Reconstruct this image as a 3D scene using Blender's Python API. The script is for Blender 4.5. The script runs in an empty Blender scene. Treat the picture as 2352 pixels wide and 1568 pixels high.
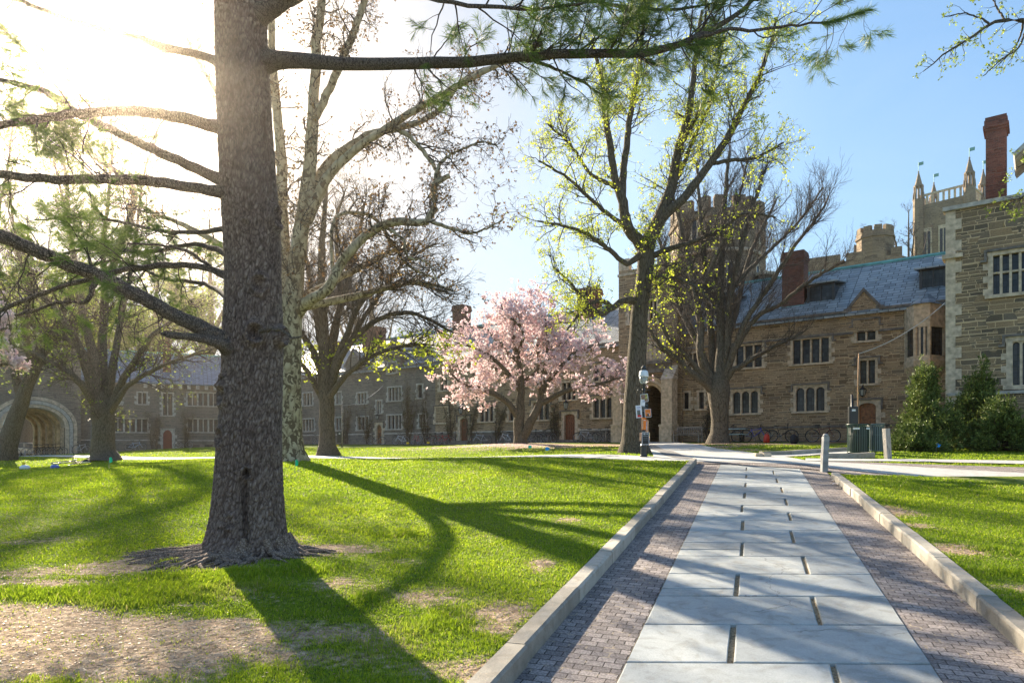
import bpy, math, random
import numpy as np
from mathutils import Vector, Matrix, noise as mnoise
SC = bpy.context.scene
# ------------------------------------------------------------------ camera
F, CX, HZ, EYE = 1568.0, 1176.0, 1030.0, 1.75      # focal length / centre / horizon in units of a 2352-wide frame
cam_d = bpy.data.cameras.new('camera'); cam = bpy.data.objects.new('camera', cam_d)
SC.collection.objects.link(cam); SC.camera = cam
cam.location = (0, 0, EYE); cam.rotation_euler = (math.radians(90), 0, 0)
cam_d.sensor_width = 36.0; cam_d.lens = 36.0*F/2352.0
cam_d.shift_y = (HZ-784.0)/2352.0
cam_d.clip_start = 0.1; cam_d.clip_end = 3000
# ------------------------------------------------------------------ sun and sky
SUN_X, SUN_Y = 232.0, 118.0
sv = Vector(((SUN_X-CX)/F, 1.0, (HZ-SUN_Y)/F)).normalized()
SUN_EL = math.asin(sv.z); SUN_AZ = math.atan2(sv.x, sv.y)
sun_d = bpy.data.lights.new('sun', 'SUN'); sun = bpy.data.objects.new('sun', sun_d)
SC.collection.objects.link(sun)
sun_d.energy = 5.0; sun_d.angle = math.radians(0.5); sun_d.color = (1.0, 0.87, 0.68)
sun.rotation_euler = (-sv).to_track_quat('-Z', 'Y').to_euler()
sun.location = sv*60
W = bpy.data.worlds.new('World'); SC.world = W; W.use_nodes = True
wt = W.node_tree; wt.nodes.clear()
def wn(t, **k):
    n = wt.nodes.new(t)
    for a, b in k.items(): setattr(n, a, b)
    return n
sky = wn('ShaderNodeTexSky'); sky.sky_type = 'NISHITA'; sky.sun_disc = False
sky.sun_elevation = SUN_EL; sky.sun_rotation = SUN_AZ
sky.air_density = 1.0; sky.dust_density = .5; sky.ozone_density = 1.6
tc = wn('ShaderNodeTexCoord')
# thin cirrus veil: stretched noise in direction space
mp = wn('ShaderNodeMapping'); mp.inputs['Scale'].default_value = (1.2, 1.2, 4.0)
nz = wn('ShaderNodeTexNoise'); nz.inputs['Scale'].default_value = 2.3; nz.inputs['Detail'].default_value = 8; nz.inputs['Roughness'].default_value = .6
nz.inputs['Distortion'].default_value = .6
wt.links.new(tc.outputs['Generated'], mp.inputs['Vector']); wt.links.new(mp.outputs[0], nz.inputs['Vector'])
dot = wn('ShaderNodeVectorMath', operation='DOT_PRODUCT'); dot.inputs[1].default_value = tuple(sv)
wt.links.new(tc.outputs['Generated'], dot.inputs[0])
rng = wn('ShaderNodeMapRange'); rng.inputs['From Min'].default_value = .47; rng.inputs['From Max'].default_value = .74
wt.links.new(nz.outputs[0], rng.inputs['Value'])
fall = wn('ShaderNodeMapRange'); fall.inputs['From Min'].default_value = .66; fall.inputs['From Max'].default_value = .93; fall.inputs['To Min'].default_value = .05; fall.inputs['To Max'].default_value = .9
wt.links.new(dot.outputs['Value'], fall.inputs['Value'])
cm = wn('ShaderNodeMath', operation='MULTIPLY'); wt.links.new(rng.outputs[0], cm.inputs[0]); wt.links.new(fall.outputs[0], cm.inputs[1])
veil = wn('ShaderNodeMapRange'); veil.inputs['From Min'].default_value = .62; veil.inputs['From Max'].default_value = 1.0; veil.inputs['To Max'].default_value = .34
wt.links.new(dot.outputs['Value'], veil.inputs['Value'])
cmx = wn('ShaderNodeMath', operation='MAXIMUM'); wt.links.new(cm.outputs[0], cmx.inputs[0]); wt.links.new(veil.outputs[0], cmx.inputs[1])
tint = wn('ShaderNodeMixRGB'); tint.blend_type = 'MULTIPLY'; tint.inputs[0].default_value = 1.0; tint.inputs[2].default_value = (.71, .94, 1.27, 1)
wt.links.new(sky.outputs[0], tint.inputs[1])
# soft shoulder: bright sky near the sun rolls off the way the photograph's does
dv = wn('ShaderNodeVectorMath', operation='MULTIPLY_ADD'); dv.inputs[1].default_value = (1/5.5,)*3; dv.inputs[2].default_value = (1, 1, 1); wt.links.new(tint.outputs[0], dv.inputs[0])
dq = wn('ShaderNodeVectorMath', operation='DIVIDE'); wt.links.new(tint.outputs[0], dq.inputs[0]); wt.links.new(dv.outputs[0], dq.inputs[1])
ds = wn('ShaderNodeVectorMath', operation='SCALE'); ds.inputs['Scale'].default_value = 1.3; wt.links.new(dq.outputs[0], ds.inputs[0])
dim = wn('ShaderNodeMapRange'); dim.interpolation_type = 'SMOOTHSTEP'; dim.inputs['From Min'].default_value = .79; dim.inputs['From Max'].default_value = .97; dim.inputs['To Min'].default_value = 1.0; dim.inputs['To Max'].default_value = .47
wt.links.new(dot.outputs['Value'], dim.inputs['Value'])
ds2 = wn('ShaderNodeVectorMath', operation='SCALE'); wt.links.new(ds.outputs[0], ds2.inputs[0]); wt.links.new(dim.outputs[0], ds2.inputs['Scale'])
mixc = wn('ShaderNodeMixRGB'); mixc.inputs[2].default_value = (3.9, 4.3, 4.9, 1)
wt.links.new(cmx.outputs[0], mixc.inputs[0]); wt.links.new(ds2.outputs[0], mixc.inputs[1])
# circumsolar brightening of the sky itself
pw = wn('ShaderNodeMath', operation='POWER'); pw.inputs[1].default_value = 70.0; wt.links.new(dot.outputs['Value'], pw.inputs[0])
pw2 = wn('ShaderNodeMath', operation='MULTIPLY'); pw2.inputs[1].default_value = 12.0; wt.links.new(pw.outputs[0], pw2.inputs[0])
pb = wn('ShaderNodeMath', operation='POWER'); pb.inputs[1].default_value = 16.0; wt.links.new(dot.outputs['Value'], pb.inputs[0])
pb2 = wn('ShaderNodeMath', operation='MULTIPLY'); pb2.inputs[1].default_value = 1.3; wt.links.new(pb.outputs[0], pb2.inputs[0])
gl = wn('ShaderNodeMixRGB'); gl.blend_type = 'ADD'; gl.inputs[0].default_value = 1.0
cb = wn('ShaderNodeCombineXYZ')
for i, (s, s2) in enumerate(((1.0, 1.0), (.93, .62), (.8, .22))):
    m_ = wn('ShaderNodeMath', operation='MULTIPLY'); m_.inputs[1].default_value = s; m2_ = wn('ShaderNodeMath', operation='MULTIPLY'); m2_.inputs[1].default_value = s2; ad_ = wn('ShaderNodeMath', operation='ADD')
    wt.links.new(pw2.outputs[0], m_.inputs[0]); wt.links.new(pb2.outputs[0], m2_.inputs[0]); wt.links.new(m_.outputs[0], ad_.inputs[0]); wt.links.new(m2_.outputs[0], ad_.inputs[1]); wt.links.new(ad_.outputs[0], cb.inputs[i])
wt.links.new(mixc.outputs[0], gl.inputs[1]); wt.links.new(cb.outputs[0], gl.inputs[2])
bg = wn('ShaderNodeBackground'); bg.inputs['Strength'].default_value = 0.082
wo = wn('ShaderNodeOutputWorld')
wt.links.new(gl.outputs[0], bg.inputs['Color']); wt.links.new(bg.outputs[0], wo.inputs['Surface'])
SC.view_settings.view_transform = 'Standard'; SC.view_settings.look = 'None'
SC.view_settings.gamma = 1.0; SC.view_settings.exposure = 1.86
try: SC.cycles.use_denoising = True
except Exception: pass
SC.cycles.max_bounces = 6; SC.cycles.diffuse_bounces = 3; SC.cycles.transparent_max_bounces = 12
SC.cycles.volume_bounces = 0

# ------------------------------------------------------------------ helpers
random.seed(7); RS = np.random.RandomState(7)
R = math.radians
def link(o): SC.collection.objects.link(o); return o
def tag(o, label=None, cat=None, group=None, kind=None):
    if label: o['label'] = label
    if cat: o['category'] = cat
    if group: o['group'] = group
    if kind: o['kind'] = kind
    return o
def empty(name, loc=(0, 0, 0), rz=0.0, label=None, cat=None, group=None, kind=None, rot=None):
    o = bpy.data.objects.new(name, None); link(o); o.empty_display_size = .2
    o.location = loc; o.rotation_euler = rot if rot else (0, 0, rz)
    return tag(o, label, cat, group, kind)
def np_mesh(name, V, faces, mats, parent=None, smooth=False, midx=None, loc=None, attrs=None):
    """faces: list of int arrays each [n,k] (k = 3 or 4) sharing V."""
    me = bpy.data.meshes.new(name); V = np.asarray(V, dtype=np.float32)
    me.vertices.add(len(V)); me.vertices.foreach_set('co', V.ravel())
    fl = [np.asarray(f, dtype=np.int32) for f in faces if len(f)]
    tot = np.concatenate([np.full(len(f), f.shape[1], dtype=np.int32) for f in fl])
    me.loops.add(int(tot.sum())); me.loops.foreach_set('vertex_index', np.concatenate([f.ravel() for f in fl]))
    me.polygons.add(len(tot)); st = np.concatenate([[0], np.cumsum(tot)[:-1]]).astype(np.int32)
    me.polygons.foreach_set('loop_start', st)
    try: me.polygons.foreach_set('loop_total', tot)
    except Exception: pass
    me.polygons.foreach_set('use_smooth', np.full(len(tot), bool(smooth)))
    if midx is not None: me.polygons.foreach_set('material_index', np.asarray(midx, dtype=np.int32))
    if attrs:
        for k, v in attrs.items():
            a = me.attributes.new(k, 'FLOAT', 'POINT'); a.data.foreach_set('value', np.asarray(v, dtype=np.float32))
    me.update(calc_edges=True); me.validate()
    for m in (mats if isinstance(mats, (list, tuple)) else [mats]): me.materials.append(m)
    o = bpy.data.objects.new(name, me); link(o)
    if parent: o.parent = parent
    if loc is not None: o.location = loc
    return o
class MB:
    def __init__(s): s.v = []; s.f = []; s.m = []
    def add(s, vs, fs, mi=0):
        b = len(s.v); s.v += [tuple(p) for p in vs]; s.f += [tuple(b+i for i in f) for f in fs]; s.m += [mi]*len(fs)
    def box(s, x0, x1, y0, y1, z0, z1, mi=0, M=None):
        vs = [Vector(p) for p in ((x0, y0, z0), (x1, y0, z0), (x1, y1, z0), (x0, y1, z0), (x0, y0, z1), (x1, y0, z1), (x1, y1, z1), (x0, y1, z1))]
        if M is not None: vs = [M @ p for p in vs]
        s.add(vs, [(0, 3, 2, 1), (4, 5, 6, 7), (0, 1, 5, 4), (1, 2, 6, 5), (2, 3, 7, 6), (3, 0, 4, 7)], mi)
    def poly_prism(s, pts, axis, a0, a1, mi=0):
        """pts: 2-D outline; axis: 'x','y','z' extrusion."""
        n = len(pts)
        def P(p, a): return (a, p[0], p[1]) if axis == 'x' else ((p[0], a, p[1]) if axis == 'y' else (p[0], p[1], a))
        vs = [P(p, a0) for p in pts]+[P(p, a1) for p in pts]
        s.add(vs, [tuple(range(n-1, -1, -1)), tuple(range(n, 2*n))]+[(i, (i+1) % n, (i+1) % n+n, i+n) for i in range(n)], mi)
    def tube(s, pts, r, n=8, mi=0, caps=True):
        pts = [Vector(p) for p in pts]; rs = r if isinstance(r, (list, tuple)) else [r]*len(pts)
        vs = []; prev = None
        for i, p in enumerate(pts):
            t = (pts[min(i+1, len(pts)-1)]-pts[max(i-1, 0)]).normalized()
            if prev is None:
                a = Vector((0, 0, 1)) if abs(t.z) < .9 else Vector((1, 0, 0)); u = t.cross(a).normalized()
            else:
                u = (prev-t*prev.dot(t)).normalized()
            prev = u; w = t.cross(u)
            for k in range(n):
                an = 2*math.pi*k/n; vs.append(p+(u*math.cos(an)+w*math.sin(an))*rs[i])
        fs = [(i*n+k, i*n+(k+1) % n, (i+1)*n+(k+1) % n, (i+1)*n+k) for i in range(len(pts)-1) for k in range(n)]
        if caps: fs += [tuple(range(n-1, -1, -1)), tuple((len(pts)-1)*n+k for k in range(n))]
        s.add(vs, fs, mi)
    def lathe(s, prof, n=16, c=(0, 0, 0), mi=0, a0=0.0):
        vs = [(c[0]+r*math.cos(2*math.pi*k/n+a0), c[1]+r*math.sin(2*math.pi*k/n+a0), c[2]+z) for r, z in prof for k in range(n)]
        fs = [(i*n+k, i*n+(k+1) % n, (i+1)*n+(k+1) % n, (i+1)*n+k) for i in range(len(prof)-1) for k in range(n)]
        fs += [tuple(range(n-1, -1, -1)), tuple((len(prof)-1)*n+k for k in range(n))]
        s.add(vs, fs, mi)
    def ring(s, c, rad, r, n=20, m=5, axis='y', mi=0, a0=0, a1=2*math.pi):
        c = Vector(c); full = abs(a1-a0-2*math.pi) < 1e-6; N = n if full else n+1; vs = []
        for i in range(N):
            a = a0+(a1-a0)*i/n
            d = {'y': Vector((math.cos(a), 0, math.sin(a))), 'x': Vector((0, math.cos(a), math.sin(a))), 'z': Vector((math.cos(a), math.sin(a), 0))}[axis]
            e = {'y': Vector((0, 1, 0)), 'x': Vector((1, 0, 0)), 'z': Vector((0, 0, 1))}[axis]
            for k in range(m):
                b = 2*math.pi*k/m; vs.append(c+d*(rad+r*math.cos(b))+e*(r*math.sin(b)))
        cnt = n
        s.add(vs, [(i*m+k, i*m+(k+1) % m, ((i+1) % N)*m+(k+1) % m, ((i+1) % N)*m+k) for i in range(cnt) for k in range(m)], mi)
    def build(s, name, mats, parent=None, smooth=False, bevel=0, loc=None, rz=0):
        me = bpy.data.meshes.new(name); me.from_pydata([tuple(p) for p in s.v], [], s.f)
        for m in (mats if isinstance(mats, (list, tuple)) else [mats]): me.materials.append(m)
        me.polygons.foreach_set('material_index', s.m)
        if smooth: me.polygons.foreach_set('use_smooth', [True]*len(s.f))
        me.update(); o = bpy.data.objects.new(name, me); link(o)
        if parent: o.parent = parent
        if loc is not None: o.location = loc
        o.rotation_euler[2] = rz
        if bevel:
            b = o.modifiers.new('bevel', 'BEVEL'); b.width = bevel; b.segments = 2; b.limit_method = 'ANGLE'; b.angle_limit = R(40)
        return o
def children(o): return list(o.children)
def copy_tree(o, parent=None):
    c = o.copy(); SC.collection.objects.link(c); c.parent = parent
    for ch in list(o.children): copy_tree(ch, c)
    return c

# ------------------------------------------------------------------ materials
def mat(name, rough=.8, base=(.5, .5, .5), spec=.3, metal=0.0):
    m = bpy.data.materials.new(name); m.use_nodes = True; nt = m.node_tree
    b = nt.nodes['Principled BSDF']; b.inputs['Base Color'].default_value = (*base, 1); b.inputs['Roughness'].default_value = rough
    b.inputs['Metallic'].default_value = metal
    try: b.inputs['Specular IOR Level'].default_value = spec
    except Exception: pass
    return m, nt, b
def N(nt, t, **k):
    n = nt.nodes.new(t)
    for a, b in k.items():
        if a in n.inputs: n.inputs[a].default_value = b
        else: setattr(n, a, b)
    return n
def L(nt, a, b): nt.links.new(a, b)
def ramp(nt, fac, stops):
    r = nt.nodes.new('ShaderNodeValToRGB'); e = r.color_ramp.elements
    while len(e) < len(stops): e.new(.5)
    for el, (p, c) in zip(e, stops): el.position = p; el.color = (*c, 1) if len(c) == 3 else c
    L(nt, fac, r.inputs[0]); return r
def bump(nt, h, b, strength=.4, dist=.02, nrm=None):
    n = N(nt, 'ShaderNodeBump'); n.inputs['Strength'].default_value = strength; n.inputs['Distance'].default_value = dist
    L(nt, h, n.inputs['Height'])
    if nrm: L(nt, nrm, n.inputs['Normal'])
    L(nt, n.outputs[0], b.inputs['Normal']); return n
def coord(nt, scale=(1, 1, 1), which='Object', rot=(0, 0, 0)):
    t = N(nt, 'ShaderNodeTexCoord'); m = N(nt, 'ShaderNodeMapping'); m.inputs['Scale'].default_value = scale; m.inputs['Rotation'].default_value = rot
    L(nt, t.outputs[which], m.inputs['Vector']); return m.outputs[0]
def mixc3(nt, fac, a, b, mode='MIX'):
    m = nt.nodes.new('ShaderNodeMixRGB'); m.blend_type = mode
    if hasattr(fac, 'is_output'): L(nt, fac, m.inputs[0])
    else: m.inputs[0].default_value = fac
    for k, x in ((1, a), (2, b)):
        if hasattr(x, 'is_output'): L(nt, x, m.inputs[k])
        else: m.inputs[k].default_value = (*x, 1)
    return m.outputs[0]
def math_(nt, op, a, b=None):
    m = nt.nodes.new('ShaderNodeMath'); m.operation = op
    for k, x in ((0, a), (1, b)):
        if x is None: continue
        if hasattr(x, 'is_output'): L(nt, x, m.inputs[k])
        else: m.inputs[k].default_value = x
    return m.outputs[0]
def simple(name, base, rough=.6, metal=0.0, var=.12, scale=8.0, spec=.4, bmp=0.0):
    m, nt, b = mat(name, rough, base, spec, metal)
    c = coord(nt); n = N(nt, 'ShaderNodeTexNoise'); n.inputs['Scale'].default_value = scale; n.inputs['Detail'].default_value = 5
    L(nt, c, n.inputs['Vector'])
    lo = tuple(max(0, x*(1-var*1.6)) for x in base); hi = tuple(min(1, x*(1+var*1.6)) for x in base)
    L(nt, ramp(nt, n.outputs[0], [(.3, lo), (.7, hi)]).outputs[0], b.inputs['Base Color'])
    if bmp: bump(nt, n.outputs[0], b, bmp, .01)
    return m
def stone_wall(name, cols, mortar, rowh=.17, bw=.48, mort=.016, stain=.35):
    """coursed rubble: two brick patterns of different stone size swapped in irregular patches, course heights warped"""
    wm = (.85, .85, .85) if 'brick' in name else ((.86, .85, .84) if 'grey' in name else (1.0, .93, .83))
    cols = [tuple(a*b_ for a, b_ in zip(c, wm)) for c in cols]; mortar = tuple(a*b_ for a, b_ in zip(mortar, wm))
    m, nt, b = mat(name, .9, spec=.2)
    t = N(nt, 'ShaderNodeTexCoord'); sp = N(nt, 'ShaderNodeSeparateXYZ'); L(nt, t.outputs['Object'], sp.inputs[0])
    ux = math_(nt, 'ADD', sp.outputs[0], sp.outputs[1])
    z = sp.outputs[2]
    w1 = math_(nt, 'MULTIPLY', math_(nt, 'SINE', math_(nt, 'MULTIPLY', z, 5.3)), .055)
    w2 = math_(nt, 'MULTIPLY', math_(nt, 'SINE', math_(nt, 'MULTIPLY', z, 13.7)), .03)
    zz = math_(nt, 'ADD', z, math_(nt, 'ADD', w1, w2))
    cb = N(nt, 'ShaderNodeCombineXYZ'); L(nt, ux, cb.inputs[0]); L(nt, zz, cb.inputs[1])
    nj = N(nt, 'ShaderNodeTexNoise', noise_dimensions='2D'); nj.inputs['Scale'].default_value = 3.0; nj.inputs['Detail'].default_value = 2; L(nt, cb.outputs[0], nj.inputs['Vector'])
    jit = N(nt, 'ShaderNodeVectorMath', operation='MULTIPLY'); L(nt, nj.outputs['Color'], jit.inputs[0]); jit.inputs[1].default_value = (.16, .022, 0)
    wv = N(nt, 'ShaderNodeVectorMath', operation='ADD'); L(nt, cb.outputs[0], wv.inputs[0]); L(nt, jit.outputs[0], wv.inputs[1])
    outs = []
    for k, (rh, w) in enumerate(((rowh, bw), (rowh*.58, bw*.72))):
        br = N(nt, 'ShaderNodeTexBrick'); br.offset = .43; br.squash = 1.35; br.squash_frequency = 3
        br.inputs['Color1'].default_value = (0, 0, 0, 1); br.inputs['Color2'].default_value = (1, 1, 1, 1); br.inputs['Mortar'].default_value = (.5, .5, .5, 1)
        br.inputs['Scale'].default_value = 1; br.inputs['Mortar Size'].default_value = mort*.5; br.inputs['Mortar Smooth'].default_value = .25; br.inputs['Bias'].default_value = 0
        br.inputs['Brick Width'].default_value = w; br.inputs['Row Height'].default_value = rh
        L(nt, wv.outputs[0], br.inputs['Vector']); outs.append(br)
    pn = N(nt, 'ShaderNodeTexNoise', noise_dimensions='2D'); pn.inputs['Scale'].default_value = .9; pn.inputs['Detail'].default_value = 2; L(nt, cb.outputs[0], pn.inputs['Vector'])
    sel = math_(nt, 'GREATER_THAN', pn.outputs[0], .49)
    colr = mixc3(nt, sel, outs[0].outputs['Color'], outs[1].outputs['Color']); fac = mixc3(nt, sel, outs[0].outputs['Fac'], outs[1].outputs['Fac'])
    n = len(cols); rr = ramp(nt, colr, [((i)/(n-1), c) for i, c in enumerate(cols)])
    fine = N(nt, 'ShaderNodeTexNoise'); fine.inputs['Scale'].default_value = 22; fine.inputs['Detail'].default_value = 6; L(nt, t.outputs['Object'], fine.inputs['Vector'])
    c1 = mixc3(nt, .55, rr.outputs[0], ramp(nt, fine.outputs[0], [(.3, (.55, .55, .55)), (.7, (1.25, 1.2, 1.15))]).outputs[0], 'MULTIPLY')
    c2 = mixc3(nt, fac, c1, mortar)
    big = N(nt, 'ShaderNodeTexNoise'); big.inputs['Scale'].default_value = .55; big.inputs['Detail'].default_value = 5; L(nt, t.outputs['Object'], big.inputs['Vector'])
    c3 = mixc3(nt, stain*2, c2, ramp(nt, big.outputs[0], [(.3, (.62, .62, .62)), (.62, (1.12, 1.1, 1.06))]).outputs[0], 'MULTIPLY')
    L(nt, c3, b.inputs['Base Color'])
    h = math_(nt, 'SUBTRACT', math_(nt, 'MULTIPLY', fine.outputs[0], .5), math_(nt, 'MULTIPLY', fac, -.6))
    bump(nt, h, b, .6, .02)
    return m
def slate(name, cols, rowh=.30, bw=.52, gap=.035):
    m, nt, b = mat(name, .55, spec=.45)
    t = N(nt, 'ShaderNodeTexCoord')
    br = N(nt, 'ShaderNodeTexBrick'); br.offset = .5; br.squash = 1.15; br.squash_frequency = 2
    br.inputs['Color1'].default_value = (0, 0, 0, 1); br.inputs['Color2'].default_value = (1, 1, 1, 1); br.inputs['Mortar'].default_value = (0, 0, 0, 1)
    br.inputs['Scale'].default_value = 1; br.inputs['Mortar Size'].default_value = gap*.5; br.inputs['Mortar Smooth'].default_value = .1
    br.inputs['Brick Width'].default_value = bw; br.inputs['Row Height'].default_value = rowh
    L(nt, t.outputs['UV'], br.inputs['Vector'])
    n = len(cols); rr = ramp(nt, br.outputs['Color'], [(i/(n-1), c) for i, c in enumerate(cols)])
    fine = N(nt, 'ShaderNodeTexNoise'); fine.inputs['Scale'].default_value = 3; fine.inputs['Detail'].default_value = 6; L(nt, t.outputs['Object'], fine.inputs['Vector'])
    c1 = mixc3(nt, .6, rr.outputs[0], ramp(nt, fine.outputs[0], [(.3, (.7, .7, .7)), (.7, (1.15, 1.15, 1.15))]).outputs[0], 'MULTIPLY')
    L(nt, mixc3(nt, br.outputs['Fac'], c1, (.03, .035, .04)), b.inputs['Base Color'])
    h = math_(nt, 'SUBTRACT', math_(nt, 'MULTIPLY', br.outputs['Color'], .6), br.outputs['Fac'])
    bump(nt, h, b, .5, .02)
    return m
def leafmat(name, cols, trans=.5, scale=1.2, rough=.55):
    m, nt, b = mat(name, rough, spec=.25)
    c = coord(nt); n = N(nt, 'ShaderNodeTexNoise'); n.inputs['Scale'].default_value = scale; n.inputs['Detail'].default_value = 4; L(nt, c, n.inputs['Vector'])
    a = N(nt, 'ShaderNodeAttribute'); a.attribute_name = 'rnd'
    v = math_(nt, 'ADD', math_(nt, 'MULTIPLY', n.outputs[0], .5), math_(nt, 'MULTIPLY', a.outputs['Fac'], .5))
    k = len(cols); rr = ramp(nt, v, [(.15+.7*i/(k-1), cc) for i, cc in enumerate(cols)])
    L(nt, rr.outputs[0], b.inputs['Base Color'])
    tr = N(nt, 'ShaderNodeBsdfTranslucent'); L(nt, rr.outputs[0], tr.inputs['Color'])
    mx = N(nt, 'ShaderNodeMixShader'); mx.inputs[0].default_value = trans
    L(nt, b.outputs[0], mx.inputs[1]); L(nt, tr.outputs[0], mx.inputs[2])
    L(nt, mx.outputs[0], nt.nodes['Material Output'].inputs['Surface'])
    return m
def bark(name, cols, sx=9, sz=1.6, bstr=.9, dist=.03, blotch=None):
    m, nt, b = mat(name, .92, spec=.15)
    c = coord(nt, (sx, sx, sz)); n = N(nt, 'ShaderNodeTexNoise'); n.inputs['Scale'].default_value = 1.0; n.inputs['Detail'].default_value = 8; n.inputs['Roughness'].default_value = .65; n.inputs['Distortion'].default_value = .4
    L(nt, c, n.inputs['Vector'])
    v = N(nt, 'ShaderNodeTexVoronoi', feature='DISTANCE_TO_EDGE'); v.inputs['Scale'].default_value = 1.6; L(nt, c, v.inputs['Vector'])
    h = math_(nt, 'ADD', math_(nt, 'MULTIPLY', n.outputs[0], .8), math_(nt, 'MULTIPLY', math_(nt, 'MINIMUM', v.outputs['Distance'], .22), 2.2))
    k = len(cols); rr = ramp(nt, h, [(.25+.55*i/(k-1), cc) for i, cc in enumerate(cols)])
    col = rr.outputs[0]
    if blotch:
        c2 = coord(nt, (8, 8, 5)); n2 = N(nt, 'ShaderNodeTexNoise'); n2.inputs['Scale'].default_value = 1; n2.inputs['Detail'].default_value = 3; n2.inputs['Distortion'].default_value = 1.2; L(nt, c2, n2.inputs['Vector'])
        zz = N(nt, 'ShaderNodeSeparateXYZ'); tcc = N(nt, 'ShaderNodeTexCoord'); L(nt, tcc.outputs['Object'], zz.inputs[0])
        thr = N(nt, 'ShaderNodeMapRange'); thr.inputs['From Min'].default_value = 0; thr.inputs['From Max'].default_value = 9; thr.inputs['To Min'].default_value = -.01; thr.inputs['To Max'].default_value = .07
        L(nt, zz.outputs[2], thr.inputs['Value'])
        f = ramp(nt, math_(nt, 'ADD', n2.outputs[0], thr.outputs[0]), [(.46, (0, 0, 0)), (.50, (1, 1, 1))])
        col = mixc3(nt, f.outputs[0], blotch, col)
    L(nt, col, b.inputs['Base Color'])
    bump(nt, h, b, bstr, dist)
    return m

M = {}
M['wall'] = stone_wall('tan_rubble_stone', [(.17, .135, .10), (.25, .195, .14), (.32, .25, .175), (.39, .31, .22), (.21, .18, .15)], (.56, .46, .33), .17, .46, .024)
M['wallgrey'] = stone_wall('grey_rubble_stone', [(.14, .13, .12), (.20, .185, .165), (.26, .235, .205), (.18, .165, .15)], (.34, .31, .27), .15, .5, .018)
M['wallbig'] = stone_wall('large_rubble_stone', [(.13, .115, .095), (.22, .18, .13), (.34, .26, .17), (.18, .16, .135)], (.58, .46, .31), .22, .55, .028)
M['walltower'] = stone_wall('tower_stone', [(.17, .14, .115), (.24, .20, .155), (.30, .25, .19)], (.40, .33, .25), .17, .4, .014)
M['lime'] = simple('limestone_trim', (.52, .42, .30), .85, var=.22, scale=5, bmp=.2)
M['limegrey'] = simple('grey_limestone_trim', (.42, .39, .34), .85, var=.2, scale=5, bmp=.2)
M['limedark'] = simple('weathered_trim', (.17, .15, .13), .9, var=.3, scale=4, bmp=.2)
M['archstone'] = simple('golden_arch_stone', (.50, .36, .20), .85, var=.25, scale=3, bmp=.3)
M['slate'] = slate('blue_grey_slate', [(.17, .20, .205), (.26, .29, .29), (.35, .38, .38), (.22, .26, .27)])
M['slatelight'] = slate('pale_slate', [(.21, .23, .23), (.28, .30, .30), (.34, .36, .36), (.25, .26, .27)], .24, .4)
M['slateblue'] = slate('deep_blue_slate', [(.10, .15, .21), (.15, .21, .28), (.19, .26, .33)], .2, .35)
M['copper'] = simple('verdigris_copper', (.14, .36, .32), .6, var=.2, scale=3)
M['brick'] = stone_wall('red_brick', [(.15, .06, .045), (.21, .085, .062), (.26, .11, .08), (.11, .06, .052)], (.20, .15, .13), .078, .22, .010, .3)
M['glass'], _nt, _b = mat('leaded_glass', .12, (.02, .025, .03), .35)
_t = N(_nt, 'ShaderNodeTexCoord'); _sp = N(_nt, 'ShaderNodeSeparateXYZ'); L(_nt, _t.outputs['Object'], _sp.inputs[0]); _cb = N(_nt, 'ShaderNodeCombineXYZ'); L(_nt, _sp.outputs[0], _cb.inputs[0]); L(_nt, _sp.outputs[2], _cb.inputs[1])
_br = N(_nt, 'ShaderNodeTexBrick'); _br.offset = 0; _br.inputs['Scale'].default_value = 1; _br.inputs['Mortar Size'].default_value = .009; _br.inputs['Brick Width'].default_value = .16; _br.inputs['Row Height'].default_value = .22
_br.inputs['Color1'].default_value = (.012, .015, .02, 1); _br.inputs['Color2'].default_value = (.05, .055, .06, 1); _br.inputs['Mortar'].default_value = (.01, .01, .01, 1)
L(_nt, _cb.outputs[0], _br.inputs['Vector']); L(_nt, _br.outputs['Color'], _b.inputs['Base Color'])
_n = N(_nt, 'ShaderNodeTexNoise'); _n.inputs['Scale'].default_value = 4; L(_nt, _t.outputs['Object'], _n.inputs['Vector']); bump(_nt, math_(_nt, 'ADD', _n.outputs[0], math_(_nt, 'MULTIPLY', _br.outputs['Color'], 3)), _b, .25, .03)
M['frame_dark'] = simple('dark_sash', (.05, .05, .05), .5)
M['door'] = simple('oak_door', (.17, .055, .022), .5, var=.3, scale=9)
M['doorred'] = simple('red_door', (.20, .035, .022), .55, var=.25, scale=9)
M['doorlight'] = simple('warm_oak_door', (.25, .10, .035), .5, var=.3, scale=9)
M['iron'] = simple('black_iron', (.015, .016, .018), .4, .3)
M['dark'] = simple('dark_void', (.02, .018, .015), .9)
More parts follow.
